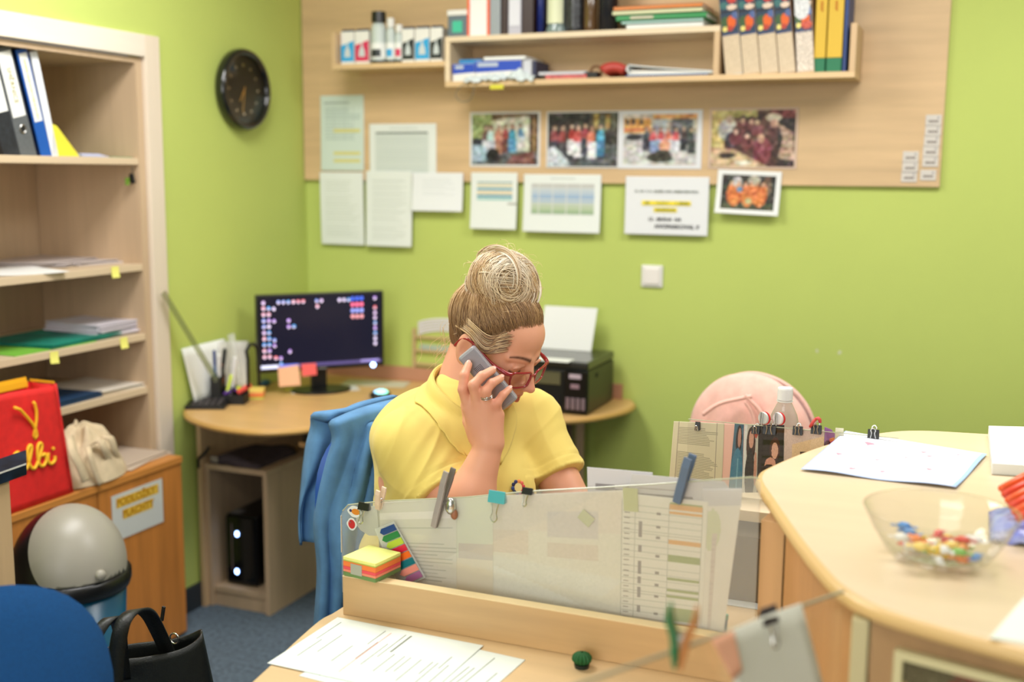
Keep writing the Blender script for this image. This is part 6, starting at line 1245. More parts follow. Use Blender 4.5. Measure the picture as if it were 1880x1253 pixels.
# ================================================================== seated woman on the phone
class Vol:
    """distance field sculpting: smooth unions of ellipsoids and tapered capsules, meshed with surface nets"""
    def __init__(s, lo, hi, res):
        s.lo = np.array(lo, float); s.res = res; s.n = np.ceil((np.array(hi)-s.lo)/res).astype(int)+1
        s.D = np.full(tuple(s.n), .06, np.float32)
    def _win(s, lo, hi):
        a = np.maximum(0, np.floor((np.array(lo)-s.lo)/s.res).astype(int)); b = np.minimum(s.n, np.ceil((np.array(hi)-s.lo)/s.res).astype(int)+1)
        if (b <= a).any(): return None
        ax = [(s.lo[i]+s.res*np.arange(a[i], b[i])).astype(np.float32) for i in range(3)]
        return (slice(a[0], b[0]), slice(a[1], b[1]), slice(a[2], b[2])), np.meshgrid(*ax, indexing='ij', sparse=True)
    def _mix(s, sl, d, k, op):
        D = s.D[sl]
        if op > 0:
            if k > 0: h = np.clip(.5+.5*(D-d)/k, 0, 1); s.D[sl] = D*(1-h)+d*h-k*h*(1-h)
            else: s.D[sl] = np.minimum(D, d)
        else:
            if k > 0: h = np.clip(.5-.5*(D+d)/k, 0, 1); s.D[sl] = D*(1-h)-d*h+k*h*(1-h)
            else: s.D[sl] = np.maximum(D, -d)
    def ell(s, c, r, M=None, k=.01, op=1):
        c = np.array(c, float); r = np.array(r, float); m = r.max()+k+.01; w = s._win(c-m, c+m)
        if w is None: return
        sl, (X, Y, Z) = w; X = X-c[0]; Y = Y-c[1]; Z = Z-c[2]
        if M is None: q = (X, Y, Z)
        else: M = np.array(M); q = [X*M[0, i]+Y*M[1, i]+Z*M[2, i] for i in range(3)]
        k0 = np.sqrt((q[0]/r[0])**2+(q[1]/r[1])**2+(q[2]/r[2])**2)+1e-6; k1 = np.sqrt((q[0]/r[0]**2)**2+(q[1]/r[1]**2)**2+(q[2]/r[2]**2)**2)+1e-6
        s._mix(sl, (k0*(k0-1)/k1).astype(np.float32), k, op)
    def cap(s, a, b, ra, rb, k=.01, op=1):
        a = np.array(a, float); b = np.array(b, float); m = max(ra, rb)+k+.01; w = s._win(np.minimum(a, b)-m, np.maximum(a, b)+m)
        if w is None: return
        sl, (X, Y, Z) = w; ba = b-a; L = ba@ba; X = X-a[0]; Y = Y-a[1]; Z = Z-a[2]; h = np.clip((X*ba[0]+Y*ba[1]+Z*ba[2])/L, 0, 1)
        d = np.sqrt((X-ba[0]*h)**2+(Y-ba[1]*h)**2+(Z-ba[2]*h)**2)-(ra+(rb-ra)*h); s._mix(sl, d.astype(np.float32), k, op)
    def cut(s, p, n, side=1):
        """drop everything on the positive side of a plane"""
        ax = [(s.lo[i]+s.res*np.arange(s.n[i])).astype(np.float32) for i in range(3)]; X, Y, Z = np.meshgrid(*ax, indexing='ij', sparse=True)
        s.D = np.maximum(s.D, ((X-p[0])*n[0]+(Y-p[1])*n[1]+(Z-p[2])*n[2]).astype(np.float32)*side)
    def mesh(s):
        D = s.D; ins = D < 0; nx, ny, nz = D.shape
        c = np.zeros((nx-1, ny-1, nz-1), np.int8)
        for i in (0, 1):
            for j in (0, 1):
                for k in (0, 1): c += ins[i:nx-1+i, j:ny-1+j, k:nz-1+k]
        act = (c > 0) & (c < 8); idx = np.argwhere(act); N = len(idx); ids = np.full(act.shape, -1, np.int32); ids[act] = np.arange(N)
        P = np.zeros((N, 3)); cnt = np.zeros(N); x, y, z = idx.T; cor = [(i, j, k) for i in (0, 1) for j in (0, 1) for k in (0, 1)]
        val = {q: D[x+q[0], y+q[1], z+q[2]].astype(float) for q in cor}
        for q in cor:
            for ax in range(3):
                if q[ax] == 0:
                    r = list(q); r[ax] = 1; a, b = val[q], val[tuple(r)]; m = (a < 0) != (b < 0); t = np.where(m, a/np.where(m, a-b, 1), 0)
                    for d in range(3): P[:, d] += np.where(m, q[d]+(t if d == ax else 0), 0)
                    cnt += m
        P = (P/cnt[:, None]+idx)*s.res+s.lo; F = []
        for ax in range(3):
            o = [a for a in range(3) if a != ax]; sa = [slice(None)]*3; sb = [slice(None)]*3; sa[ax] = slice(0, -1); sb[ax] = slice(1, None)
            A, B = ins[tuple(sa)], ins[tuple(sb)]; e = np.argwhere(A != B); e = e[(e[:, o[0]] > 0) & (e[:, o[1]] > 0) & (e[:, o[0]] < D.shape[o[0]]-1) & (e[:, o[1]] < D.shape[o[1]]-1)]
            fl = A[tuple(e.T)]; q = []
            for (u, v) in ((1, 1), (0, 1), (0, 0), (1, 0)):
                g = e.copy(); g[:, o[0]] -= u; g[:, o[1]] -= v; q.append(ids[tuple(g.T)])
            q = np.stack(q, 1)
            if ax == 1: fl = ~fl
            q[~fl] = q[~fl][:, ::-1]; F.append(q)
        return P, np.concatenate(F)
def relax(P, F, n=2, w=.5):
    N = len(P); E = np.concatenate([F[:, [0, 1]], F[:, [1, 2]], F[:, [2, 3]], F[:, [3, 0]]])
    for _ in range(n):
        S = np.zeros_like(P); C = np.zeros(N)
        for d in range(3): S[:, d] = np.bincount(E[:, 0], P[E[:, 1], d], N)+np.bincount(E[:, 1], P[E[:, 0], d], N)
        C = np.bincount(E[:, 0], minlength=N)+np.bincount(E[:, 1], minlength=N); P = P*(1-w)+w*S/np.maximum(C, 1)[:, None]
    return P
def vnormals(P, F):
    n = np.cross(P[F[:, 2]]-P[F[:, 0]], P[F[:, 3]]-P[F[:, 1]]); V = np.zeros_like(P)
    for k in range(4):
        for d in range(3): V[:, d] += np.bincount(F[:, k], n[:, d], len(P))
    return V/(np.linalg.norm(V, axis=1, keepdims=True)+1e-12)
def big_mesh(name, P, F, m, parent, col=None, org=None):
    me = bpy.data.meshes.new(name); org = np.array(org if org is not None else P.mean(0)); me.vertices.add(len(P)); me.vertices.foreach_set('co', (P-org).ravel().astype(np.float32))
    me.loops.add(F.size); me.loops.foreach_set('vertex_index', F.ravel().astype(np.int32)); me.polygons.add(len(F)); me.polygons.foreach_set('loop_start', np.arange(0, F.size, 4, dtype=np.int32)); me.update(calc_edges=True)
    if col is not None:
        a = me.color_attributes.new('ink', 'FLOAT_COLOR', 'POINT'); a.data.foreach_set('color', np.concatenate([col, np.ones((len(P), 1))], 1).ravel().astype(np.float32))
    return link_mesh(name, me, m, parent, smooth=True, T=TR(*org))
def flip_check(P, F):
    n = np.cross(P[F[:, 2]]-P[F[:, 0]], P[F[:, 3]]-P[F[:, 1]]); return F if (n*(P[F[:, 0]]-P.mean(0))).sum() > 0 else F[:, ::-1]
V3 = lambda *a: np.array(a, float)
# ---- head frame
PSI, THE, RLL, HS = R(56), R(28), R(3), 1.06
RT = V3(.917, .399, 0); TW = V3(.399, -.917, 0)          # picture right and towards the camera, level
fh_ = math.sin(PSI)*RT+math.cos(PSI)*TW; lf_ = V3(-fh_[1], fh_[0], 0); up_ = V3(0, 0, 1)
hx = math.cos(THE)*fh_-math.sin(THE)*up_; hz = math.sin(THE)*fh_+math.cos(THE)*up_; hy = lf_
hy, hz = math.cos(RLL)*hy+math.sin(RLL)*hz, -math.sin(RLL)*hy+math.cos(RLL)*hz
HM = np.stack([hx, hy, hz], 1); EAR = V3(1.585, -1.93, 1.222); H0 = EAR+.078*HS*lf_+RT*.036+up_*(.011)
def HL(x, y, z): return H0+HM@(V3(x, y, z)*HS)
def P3(u, v, d): return V3(*at(u, v, off=(EAR+TW*d, TW)))
# ---- joints
NB = V3(1.566, -1.862, 1.118)
SR, SL = V3(1.502, -1.978, 1.030), V3(1.668, -1.716, 1.040)
ER = P3(846, 962, .10); WR = P3(898, 818, .085)
EL = V3(1.800, -1.780, .862); WL = V3(1.985, -1.93, .822)
fb = V3(.80, -.60, 0); sd_ = V3(.60, .80, 0); BM = np.stack([fb, sd_, up_], 1)
def BL(o, x, y, z): return V3(*o)+x*fb+y*sd_+z*up_
CH = V3(1.545, -1.865, .93)
FING = {'index': [(860, 750, .088), (850, 716, .096), (852, 690, .090), (860, 670, .074)], 'middle': [(878, 742, .096), (869, 708, .108), (885, 691, .100), (904, 680, .078)],
        'ring': [(897, 746, .096), (891, 719, .108), (903, 704, .100), (919, 695, .078)], 'pinky': [(914, 762, .088), (912, 741, .099), (923, 726, .092), (935, 715, .074)]}
FR = {'index': (.0112, .0102, .0092, .0078), 'middle': (.0114, .0106, .0095, .0080), 'ring': (.0110, .0102, .0090, .0076), 'pinky': (.0100, .0090, .0080, .0068)}
def build_arm_hand(V):
    for (S_, E_, W_, r0) in ((SR, ER, WR, .052), (SL, EL, WL, .052)):
        V.cap(S_, E_, r0-.003, .045, .02); V.cap(E_, E_+(W_-E_)*.35, .045, .047, .02); V.cap(E_+(W_-E_)*.35, W_, .046, .0275, .02)
    kn = [P3(*FING[f][0]) for f in FING]; wr = WR+(kn[1]-WR)*.05
    for i, f in enumerate(FING):
        pts = [P3(*q) for q in FING[f]]; rr = FR[f]
        base = WR+(P3(*[(880, 800, .088), (891, 800, .092), (902, 802, .092), (910, 806, .088)][i])-WR)*.6
        V.cap(base, pts[0], .019, .0135, .014)
        for j in range(3): V.cap(pts[j], pts[j+1], rr[j], rr[j+1], .0035)
    V.ell(P3(886, 782, .080), (.030, .016, .036), np.stack([RT, TW, up_], 1), .015)
    th = [P3(876, 800, .072), P3(862, 775, .062), P3(856, 745, .058), P3(858, 720, .054)]; V.cap(th[0], th[1], .019, .014, .012); V.cap(th[1], th[2], .013, .011, .004); V.cap(th[2], th[3], .011, .009, .003)
    # left hand flat on the desk
    d = (WL-EL)/np.linalg.norm(WL-EL); d[2] = -.10; s_ = np.cross(up_, d); s_ /= np.linalg.norm(s_)
    for i, (o, L_) in enumerate(((-.030, .060), (-.010, .072), (.010, .066), (.029, .052))):
        k = WL+d*.085+s_*o; V.cap(WL+s_*o*.4, k, .020, .0125, .012); m_ = k+d*L_*.5+up_*.006; V.cap(k, m_, .0105, .0095, .003); V.cap(m_, m_+d*L_*.5-up_*.010, .0092, .0072, .003)
    V.cap(WL-s_*.015, WL-s_*.045+d*.05, .016, .012, .01); V.cap(WL-s_*.045+d*.05, WL-s_*.055+d*.085, .011, .008, .003)
def head(V):
    def e(c, r, k=.010, op=1, rot=None):
        M = HM if rot is None else HM@np.array(rot.to_3x3()); V.ell(HL(*c), V3(*r)*HS, M, k, op)
    def c_(a, b, ra, rb, k=.008, op=1): V.cap(HL(*a), HL(*b), ra*HS, rb*HS, k, op)
    e((-.012, 0, .038), (.092, .075, .078)); e((.034, 0, -.012), (.056, .060, .086), .02); e((.044, 0, .042), (.046, .058, .046), .015)
    e((.030, 0, -.062), (.052, .055, .048), .02); e((.070, 0, -.098), (.020, .022, .016), .014); e((.018, 0, -.092), (.052, .048, .032), .02)
    for s in (1, -1):
        e((.056, s*.036, -.036), (.030, .026, .030), .016); e((.030, s*.050, -.058), (.034, .018, .034), .02)
        c_((.088, s*.014, .017), (.068, s*.048, .016), .007, .006, .014)
        e((.099, s*.031, -.004), (.011, .017, .010), .010, -1)
        e((.0745, s*.0315, -.004), (.0145, .0150, .0125), .002)
        c_((.0885, s*.018, .002), (.086, s*.045, .001), .003, .003, .005)      # fold above the lowered lid
        e((-.012, s*.079, -.012), (.019, .008, .033), .006, 1, Matrix.Rotation(R(-12), 4, 'Y')); e((-.008, s*.087, -.008), (.010, .006, .018), .004, -1)
        e((.1035, s*.0115, -.042), (.0095, .0070, .0070), .004)
        e((.105, s*.0070, -.0485), (.005, .0030, .0025), .002, -1)
    c_((.088, 0, .010), (.1085, 0, -.030), .0075, .0085, .010); e((.1135, 0, -.0385), (.0105, .0100, .0090), .006)
    e((.084, 0, -.060), (.016, .024, .018), .012)
    c_((.0945, .016, -.067), (.0985, .004, -.0635), .0032, .0042, .004); c_((.0945, -.016, -.067), (.0985, -.004, -.0635), .0032, .0042, .004)
    c_((.092, .014, -.0745), (.0965, 0, -.0765), .0040, .0055, .004); c_((.092, -.014, -.0745), (.0965, 0, -.0765), .0040, .0055, .004)
    c_((.104, .012, -.0695), (.104, -.012, -.0695), .0022, .0022, .002, -1)
# body volume
VB = Vol((1.37, -2.14, .52), (2.12, -1.56, 1.40), .0024)
VB.ell(CH, (.125, .165, .17), BM, .03); VB.ell(CH+V3(-.02, .0, -.2), (.145, .17, .19), BM, .05)
VB.cap(SR, SL, .062, .062, .04); VB.cap(BL(NB, -.01, 0, -.03), HL(-.030, 0, -.045), .064, .056, .03)
build_arm_hand(VB); head(VB)
PB, FB = VB.mesh(); del VB
PB = relax(PB, FB, 1, .5); FB = flip_check(PB, FB)
# ---- colour by place
L_ = (PB-H0)@HM/HS; NR = vnormals(PB, FB)
def blobc(c, r): return np.exp(-(((L_-V3(*c))/V3(*r))**2).sum(1))
skin = np.array(lin((224, 164, 134))); col = np.tile(skin, (len(PB), 1))
def tint(w, c): 
    global col
    col = col*(1-w[:, None])+np.array(lin(c))*w[:, None]
rs = np.random.RandomState(3); q = PB*38
mott = np.sin(q[:, 0]+2*np.sin(q[:, 1]))*np.sin(q[:, 1]*1.3+q[:, 2])*.5+.5
tint(mott*.18, (214, 140, 118))
for s in (1, -1): tint(.40*blobc((.075, s*.045, -.035), (.03, .024, .022)), (214, 110, 96))
tint(.30*blobc((.115, 0, -.036), (.014, .014, .014)), (214, 116, 100))
def kpt(u, v, d): return P3(u, v, d)
for f in FING:
    for j, wgt in ((1, .3), (2, .22), (0, .2)):
        p = kpt(*FING[f][j]); tint(wgt*np.exp(-((PB-p)**2).sum(1)/.013**2), (206, 100, 84))
tint(.35*np.exp(-((PB-ER)**2).sum(1)/.05**2), (206, 110, 90))
lip = ((L_[:, 0] > .080) & (np.abs(L_[:, 1]) < .0235) & (L_[:, 2] < -.0615+.012*(L_[:, 1]/.0235)**2*-.4) & (L_[:, 2] > -.0815+.010*(L_[:, 1]/.0235)**2)).astype(float)
tint(lip*.8, (196, 92, 86)); tint(.8*((L_[:, 0] > .08)&(np.abs(L_[:, 2]+.0695) < .0016)&(np.abs(L_[:, 1]) < .017)).astype(float), (96, 30, 30))
for s in (1, -1):
    y = L_[:, 1]*s; z = L_[:, 2]; fr = (L_[:, 0] > .06)
    t = (y-.010)/.044; arc = .0165+.0075*np.sin(np.clip(t, 0, 1)*PI*.75)-.003*t
    w = fr*(t > 0)*(t < 1)*np.exp(-((z-arc)/(.0038*(1.1-.7*np.clip(t, 0, 1))))**2); tint(np.clip(w*1.2, 0, 1)*.95, (80, 48, 36))
    t2 = (y-.0175)/.028; lash = -.0105-.0030*np.sin(np.clip(t2, 0, 1)*PI); w = fr*(t2 > 0)*(t2 < 1)*np.exp(-((z-lash)/.0022)**2); tint(np.clip(w, 0, 1)*.9, (40, 24, 22))
    w = fr*(t2 > 0)*(t2 < 1)*np.exp(-((z-(-.003))/.006)**2)*.28; tint(np.clip(w, 0, 1), (190, 120, 104))
tint(.5*np.clip(blobc((-.008, -.087, -.008), (.010, .008, .018)), 0, 1), (190, 100, 84))
SKINM = attr_mat('skin', .48, spec=.35, sss=.12, bump=(900, .12))
wo = thing('woman', 'seated blonde woman in yellow polo shirt and red glasses, phone at her ear', 'person', (1.50, -1.88, 0))
big_mesh('body', PB, FB, SKINM, wo, col)
# ---- nails
NAILM = mat('nail', (222, 164, 146), .35)
for f in FING:
    a, b = P3(*FING[f][2]), P3(*FING[f][3]); d = (b-a)/np.linalg.norm(b-a); n = TW+.5*up_-.2*RT; n = n-d*n.dot(d); n /= np.linalg.norm(n); s_ = np.cross(n, d); r_ = FR[f][3]
    c = b+n*r_*.78+d*.001; mk('nail', MB().ball((0, 0, 0), (.0048*r_/.0078, .0066, .0014), 12, 8, T=frame3(c, s_, d, n)), NAILM, wo, smooth=True)
# ---- rings
a, b = P3(*FING['ring'][0]), P3(*FING['ring'][1]); d = (b-a)/np.linalg.norm(b-a); c = a+(b-a)*.62
for o_, nm in ((0, 'ring'), (.0035, 'ring')):
    T = frame3(c+d*o_, *(lambda z: (lambda x: (x, np.cross(z, x), z))(np.cross(z, TW)/np.linalg.norm(np.cross(z, TW))))(d)); g = mk(nm, MB().tube([(.0116*math.cos(t*PI/12), .0116*math.sin(t*PI/12), 0) for t in range(24)], .0011, 6, True, T=T), STEEL, wo, smooth=True)
mk('ring_stone', MB().ball(tuple(c+TW*.0125), .0026, 8, 6), STEEL, wo)
# ---- polo shirt
VS = Vol((1.33, -2.14, .55), (1.88, -1.54, 1.17), .0032)
VS.ell(CH, (.135, .165, .175), BM, .03); VS.ell(CH+V3(-.02, .0, -.22), (.165, .19, .22), BM, .06)
for s in (1, -1): VS.ell(BL(CH, .085, s*.078, -.015), (.072, .076, .078), BM, .045)
VS.ell(BL(CH, .07, 0, -.16), (.13, .15, .11), BM, .05)
VS.cap(SR+V3(0, 0, .004), SL+V3(0, 0, .004), .064, .064, .045); VS.cap(BL(NB, -.02, 0, -.07), BL(NB, -.004, 0, -.012), .090, .066, .05)
VS.ell(BL(CH, -.07, 0, .09), (.09, .15, .10), BM, .05)
SRE, SLE = SR+(ER-SR)*.60, SL+(EL-SL)*.60
VS2 = Vol((1.33, -2.14, .75), (1.88, -1.54, 1.17), .0032)
for (S_, E_, T_) in ((SR, ER, SRE), (SL, EL, SLE)):
    d = (E_-S_)/np.linalg.norm(E_-S_); VS.cap(S_, T_+d*.12, .062, .064, .03)
# sleeve ends
X, Y, Z = np.meshgrid(*[(VS.lo[i]+VS.res*np.arange(VS.n[i])).astype(np.float32) for i in range(3)], indexing='ij', sparse=True)
for (S_, E_, T_) in ((SR, ER, SRE), (SL, EL, SLE)):
    d = (E_-S_)/np.linalg.norm(E_-S_); pl_ = (X-T_[0])*d[0]+(Y-T_[1])*d[1]+(Z-T_[2])*d[2]
    rad = np.sqrt(np.maximum((X-T_[0])**2+(Y-T_[1])**2+(Z-T_[2])**2-pl_**2, 0)); m_ = (rad < .088) & (pl_ < .20)
    VS.D = np.where(m_, np.maximum(VS.D, pl_), VS.D)
del VS2, X, Y, Z
PS, FS = VS.mesh(); del VS
PS = relax(PS, FS, 2, .5); FS = flip_check(PS, FS); NS = vnormals(PS, FS)
def ridge(P, d, f, ph, warp=1.5, wf=9):
    t = P@V3(*d); w_ = np.sin(P[:, 0]*wf+ph)*np.cos(P[:, 1]*wf*1.2+2*ph)+np.sin(P[:, 2]*wf*1.1+ph); return np.sin(t*f+warp*w_+ph)
armw = lambda S_, E_: np.exp(-(np.linalg.norm(PS-(S_+(E_-S_)*np.clip(((PS-S_)@(E_-S_))/((E_-S_)@(E_-S_)), 0, 1)[:, None]), axis=1)/.085)**4)
aR, aL = armw(SR, ER), armw(SL, EL)
amt = .0034*(1-np.abs(ridge(PS, (.35, .1, 1), 26, 1., 2.2, 7)))**3+.0018*ridge(PS, (.3, .2, 1), 60, 1.)*(.35+.65*np.exp(-((PS-(CH+V3(-.03, -.08, .02)))**2).sum(1)/.10**2))+.0016*ridge(PS, (1, -.6, .3), 60, 4.)
for (S_, E_, w_) in ((SR, ER, aR), (SL, EL, aL)):
    d = (E_-S_)/np.linalg.norm(E_-S_); amt = amt*(1-.5*w_)+w_*(.0050*(1-np.abs(ridge(PS, d*.9+V3(.5, .3, 0), 30, 2.2, 1.6, 8)))**3+.0020*np.maximum(ridge(PS, d+V3(.5, .3, 0), 85, 2.2, 1.), 0)**2)
for (S_, E_, T_) in ((SR, ER, SRE), (SL, EL, SLE)):   # hem lines
    d = (E_-S_)/np.linalg.norm(E_-S_); t = (PS-T_)@d; near = np.linalg.norm(PS-T_, axis=1) < .12
    amt += np.where(near & (t > -.004) , .0016, 0)+np.where(near, -.0018*np.exp(-((t+.022)/.0018)**2)-.0012*np.exp(-((t+.027)/.0012)**2), 0)
PS = PS+NS*amt[:, None]; PS = relax(PS, FS, 1, .35)
SHIRT = mat('shirt_yellow', (232, 208, 112), .85, bump=(1400, .25), sheen=.15)
big_mesh('polo_shirt', PS, FS, SHIRT, wo)
# ---- collar: band round the neck folded down into two points
NC = BL(NB, .020, 0, .035); nz = V3(.22*fb[0], .22*fb[1], 1); nz /= np.linalg.norm(nz); nxv = fb-nz*fb.dot(nz); nxv /= np.linalg.norm(nxv); nyv = np.cross(nz, nxv)
def collar(a, b):
    th = R(16)+(2*PI-R(32))*a; fr = abs(a-.5)*2        # 0 at nape, 1 at the throat
    r0x, r0y = .066, .064; pt = max(0, (fr-.80)/.20)
    drop = .040+.060*fr*fr+.014*pt; rr_ = 1+b*(.30+.46*fr)
    z_ = .012*(1-fr)-.046*fr**2*1.0-b*drop+.010*math.sin(PI*min(1, b*2))*(1 if b < .5 else 1)
    return tuple(NC+nxv*(r0x*rr_*math.cos(th))+nyv*(r0y*rr_*math.sin(th))+nz*z_)
# placket and buttons
from mathutils.bvhtree import BVHTree
bv = BVHTree.FromPolygons([tuple(p) for p in PS], [tuple(int(i) for i in f) for f in FS])
def onshirt(p, lift=.001):
    h = bv.ray_cast(Vector(p)+Vector(fb)*.4, -Vector(fb)); return (h[0]+h[1]*lift, h[1]) if h[0] is not None else (Vector(p), Vector(fb))
def collar_fit(a, b):
    p = Vector(collar(a, b)); lo_ = min(1, max(0, (b-.25)/.4))
    if lo_ > 0:
        h = bv.find_nearest(p)
        if h[0] is not None:
            n_ = Vector(((h[0]-Vector(CH+V3(0, 0, .02))).normalized())); n_ = n_ if h[1].dot(n_) < 0 else h[1]
            dist = (p-h[0]).dot(h[1]); need = .006*lo_
            if dist < need: p = p+h[1]*(need-dist)
    return tuple(p)
mk('collar', MB().sheet(collar_fit, 90, 16, -.0028), SHIRT, wo, smooth=True)
mk('collar_stand', MB().sheet(lambda a, b: tuple(NC+nxv*.065*math.cos(R(14)+(2*PI-R(28))*a)+nyv*.063*math.sin(R(14)+(2*PI-R(28))*a)+nz*(.012*(1-abs(a-.5)*2)-.046*(abs(a-.5)*2)**2-.03*b)), 48, 3, .002), SHIRT, wo, smooth=True)
pk = [onshirt(BL(NC, 0, .0, -.055-.012*i), .0012)[0] for i in range(14)]
for sg in (-1, 1): mk('placket_edge', MB().tube([p_+Vector(sd_)*.014*sg for p_ in pk], .0012, 6), SHIRT, wo, smooth=True)
for i in (2, 7, 12):
    p_, n_b = onshirt(BL(NC, 0, .0, -.055-.012*i), .0015); n_b = n_b.normalized(); x_ = n_b.orthogonal().normalized(); y_ = n_b.cross(x_)
    mk('button', MB().lathe([(0, .0018), (.0045, .0020), (.0055, .001), (.0055, 0)], 16, T=frame3(p_, x_, y_, n_b)), mat('button_yellow', (226, 196, 90), .35), wo)
# flower pin
P_f = V3(*at(953, 897, off=(BL(CH, .16, 0, 0), fb))); p_, n_b = onshirt(P_f, .002); n_b = n_b.normalized(); y_ = (Vector((0, 0, 1))-n_b*n_b.z).normalized(); x_ = y_.cross(n_b); T = frame3(p_, x_, y_, n_b)
fp = mk('flower_pin', MB().lathe([(0, .002), (.009, .002), (.010, 0)], 20, T=T), mat('pin_cream', (240, 220, 150), .4), wo)
for i in range(10):
    a = 2*PI*i/10; c = [(210, 60, 70), (230, 110, 90), (236, 150, 80), (60, 60, 110), (40, 44, 80), (50, 70, 130), (30, 40, 70), (90, 60, 120), (170, 60, 110), (220, 70, 90)][i]
    mk('petal', MB().ball((.0125*math.cos(a), .0125*math.sin(a), .0012), (.0044, .0044, .0012), 10, 6, T=T), mat('petal_%d' % i, c, .4), fp, smooth=True)
# ---- trousers
VT = Vol((1.25, -2.2, .0), (2.1, -1.5, .75), .011)
VT.ell(V3(1.50, -1.87, .58), (.17, .20, .13), BM, .05)
for s, y_ in ((-1, -1.97), (1, -1.77)):
    k_ = V3(1.90, y_-.03, .53); VT.cap(V3(1.50, y_+.02*s*-1, .56), k_, .095, .068, .05); VT.cap(k_, V3(1.84, y_-.03, .10), .066, .045, .03)
PT, FT = VT.mesh(); FT = flip_check(PT, FT); PT = relax(PT, FT, 2); big_mesh('trousers', PT, FT, mat('trouser_navy', (34, 40, 56), .85), wo)
for y_ in (-2.0, -1.8): mk('shoe', MB().ball((1.88, y_, .045), (.12, .042, .0449), 18, 10), mat('shoe_white', (200, 200, 196), .5), wo, smooth=True)
# ---- phone
pa, pb2 = P3(858, 651, .052), P3(933, 740, .058); py = (pa-pb2)/np.linalg.norm(pa-pb2); pn = TW*.86-RT*.35+up_*.30; pn = pn-py*pn.dot(py); pn /= np.linalg.norm(pn); pxv = np.cross(py, pn); PL = np.linalg.norm(pa-pb2)+.012
TP = frame3((pa+pb2)/2, pxv, py, pn); ph = thing('telephone', 'silver grey cordless phone held against the woman\'s ear', 'phone', tuple((pa+pb2)/2))
mk('handset', MB().box(-.0205, .0205, -PL/2, PL/2, -.020, .004, T=TP), mat('phone_silver', (160, 158, 164), .35, .2), ph, bevel=.005)
mk('back_cover', MB().box(-.017, .017, -PL/2+.006, PL/2-.005, .0042, .0058, T=TP), mat('phone_grey', (142, 140, 148), .4, .1), ph, bevel=.001)
M_ = MB()
for i in range(6):
    for j in range(5): M_.box(-.008+.003*i, -.0065+.003*i, PL/2-.05+.003*j, PL/2-.0485+.003*j, .0058, .0062, T=TP)
tag(mk('speaker_holes', M_, BLACKM, ph), kind='stuff')
# ---- glasses
gl = thing('g', None, None, (0, 0, 0)); bpy.data.objects.remove(gl)
RF = mat('frame_red', (150, 24, 34), .22, coat=.5); LENS = clear_mat('lens_clear')
GX, GZ = .1085, -.018
def HT(): return frame3(H0, hx*HS, hy*HS, hz*HS)
TH = HT(); rimp = []
gz_tilt = lambda y, z: (GX-.012*(abs(y)/.06)**2-.10*(z-GZ), y, z)
gp = mk('glasses', MB().tube([TH @ Vector(gz_tilt(y, GZ+.010-.004*math.cos(y/.010*PI/2))) for y in (-.010, -.006, 0, .006, .010)], .0022*HS, 8), RF, wo, smooth=True)
for s in (1, -1):
    cy_ = s*.0345; loop = []
    for i in range(40):
        t = 2*PI*i/40; cx_ = .0268*math.copysign(abs(math.cos(t))**.45, math.cos(t)); cz_ = .0160*math.copysign(abs(math.sin(t))**.45, math.sin(t)); 
        if cz_ > 0 and cx_ > 0: cz_ += .0035*(cx_/.0255)**2
        if cz_ < 0: cx_ *= .90
        loop.append(TH @ Vector(gz_tilt(cy_+s*cx_, GZ+cz_)))
    mk('rim', MB().tube(loop, .0024*HS, 8, True), RF, gp, smooth=True)
    c = sum((Vector(p_) for p_ in loop), Vector())/40; mk('lens', MB().add([tuple(c)]+[tuple(p_) for p_ in loop], [(0, i+1, (i+1) % 40+1) for i in range(40)]), LENS, gp)
    mk('temple', MB().tube([TH @ Vector(p_) for p_ in smooth_pts([gz_tilt(s*.061, GZ+.014), (GX-.022, s*.071, GZ+.014), (.05, s*.079, .000), (.0, s*.082, .012), (-.022, s*.082, .006), (-.034, s*.080, -.018)], 5)], [.0042*HS]*8+[.0030*HS]*18, 8), RF, gp, smooth=True)
# ---- hair: cap, bun and strands
HC = V3(-.012, 0, .038); HR = V3(.092, .075, .078); BUNC = V3(-.036, 0, .114); BUNR = V3(.064, .062, .060)
VH = Vol(H0-.20, H0+V3(.16, .16, .26), .004)
def he(c, r, k=.01, op=1): VH.ell(HL(*c), V3(*r)*HS, HM, k, op)
he((-.014, 0, .040), (.0955, .0795, .0825)); he((-.048, 0, -.005), (.050, .058, .056), .02); he((-.024, 0, .108), (.052, .052, .03), .02)
he((.088, 0, -.050), (.085, .16, .112), .012, -1); he((.02, 0, -.11), (.09, .12, .085), .02, -1)
for s in (1, -1): he((-.004, s*.088, -.020), (.030, .024, .036), .006, -1)
he(tuple(BUNC), tuple(BUNR*.90), .012)
PH, FH = VH.mesh(); PH = relax(PH, FH, 2); FH = flip_check(PH, FH); NH = vnormals(PH, FH)
LH = (PH-H0)@HM/HS; al = np.arctan2(LH[:, 1], LH[:, 0]); g1 = np.sin(al*46+6*LH[:, 2]*20)*.0006; PH = PH+NH*g1[:, None]
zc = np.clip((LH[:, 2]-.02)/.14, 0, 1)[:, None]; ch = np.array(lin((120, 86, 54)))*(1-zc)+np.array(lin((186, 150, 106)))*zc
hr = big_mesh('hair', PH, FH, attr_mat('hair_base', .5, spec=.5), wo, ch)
HAIRM = attr_mat('hair_strand', .38, spec=.6)
rn = random.Random(11)
def lerpc(a, b, t): return tuple(a[i]*(1-t)+b[i]*t for i in range(3))
DK, MD, LTc, PLt = (92, 64, 40), (182, 140, 92), (232, 204, 158), (240, 230, 212)
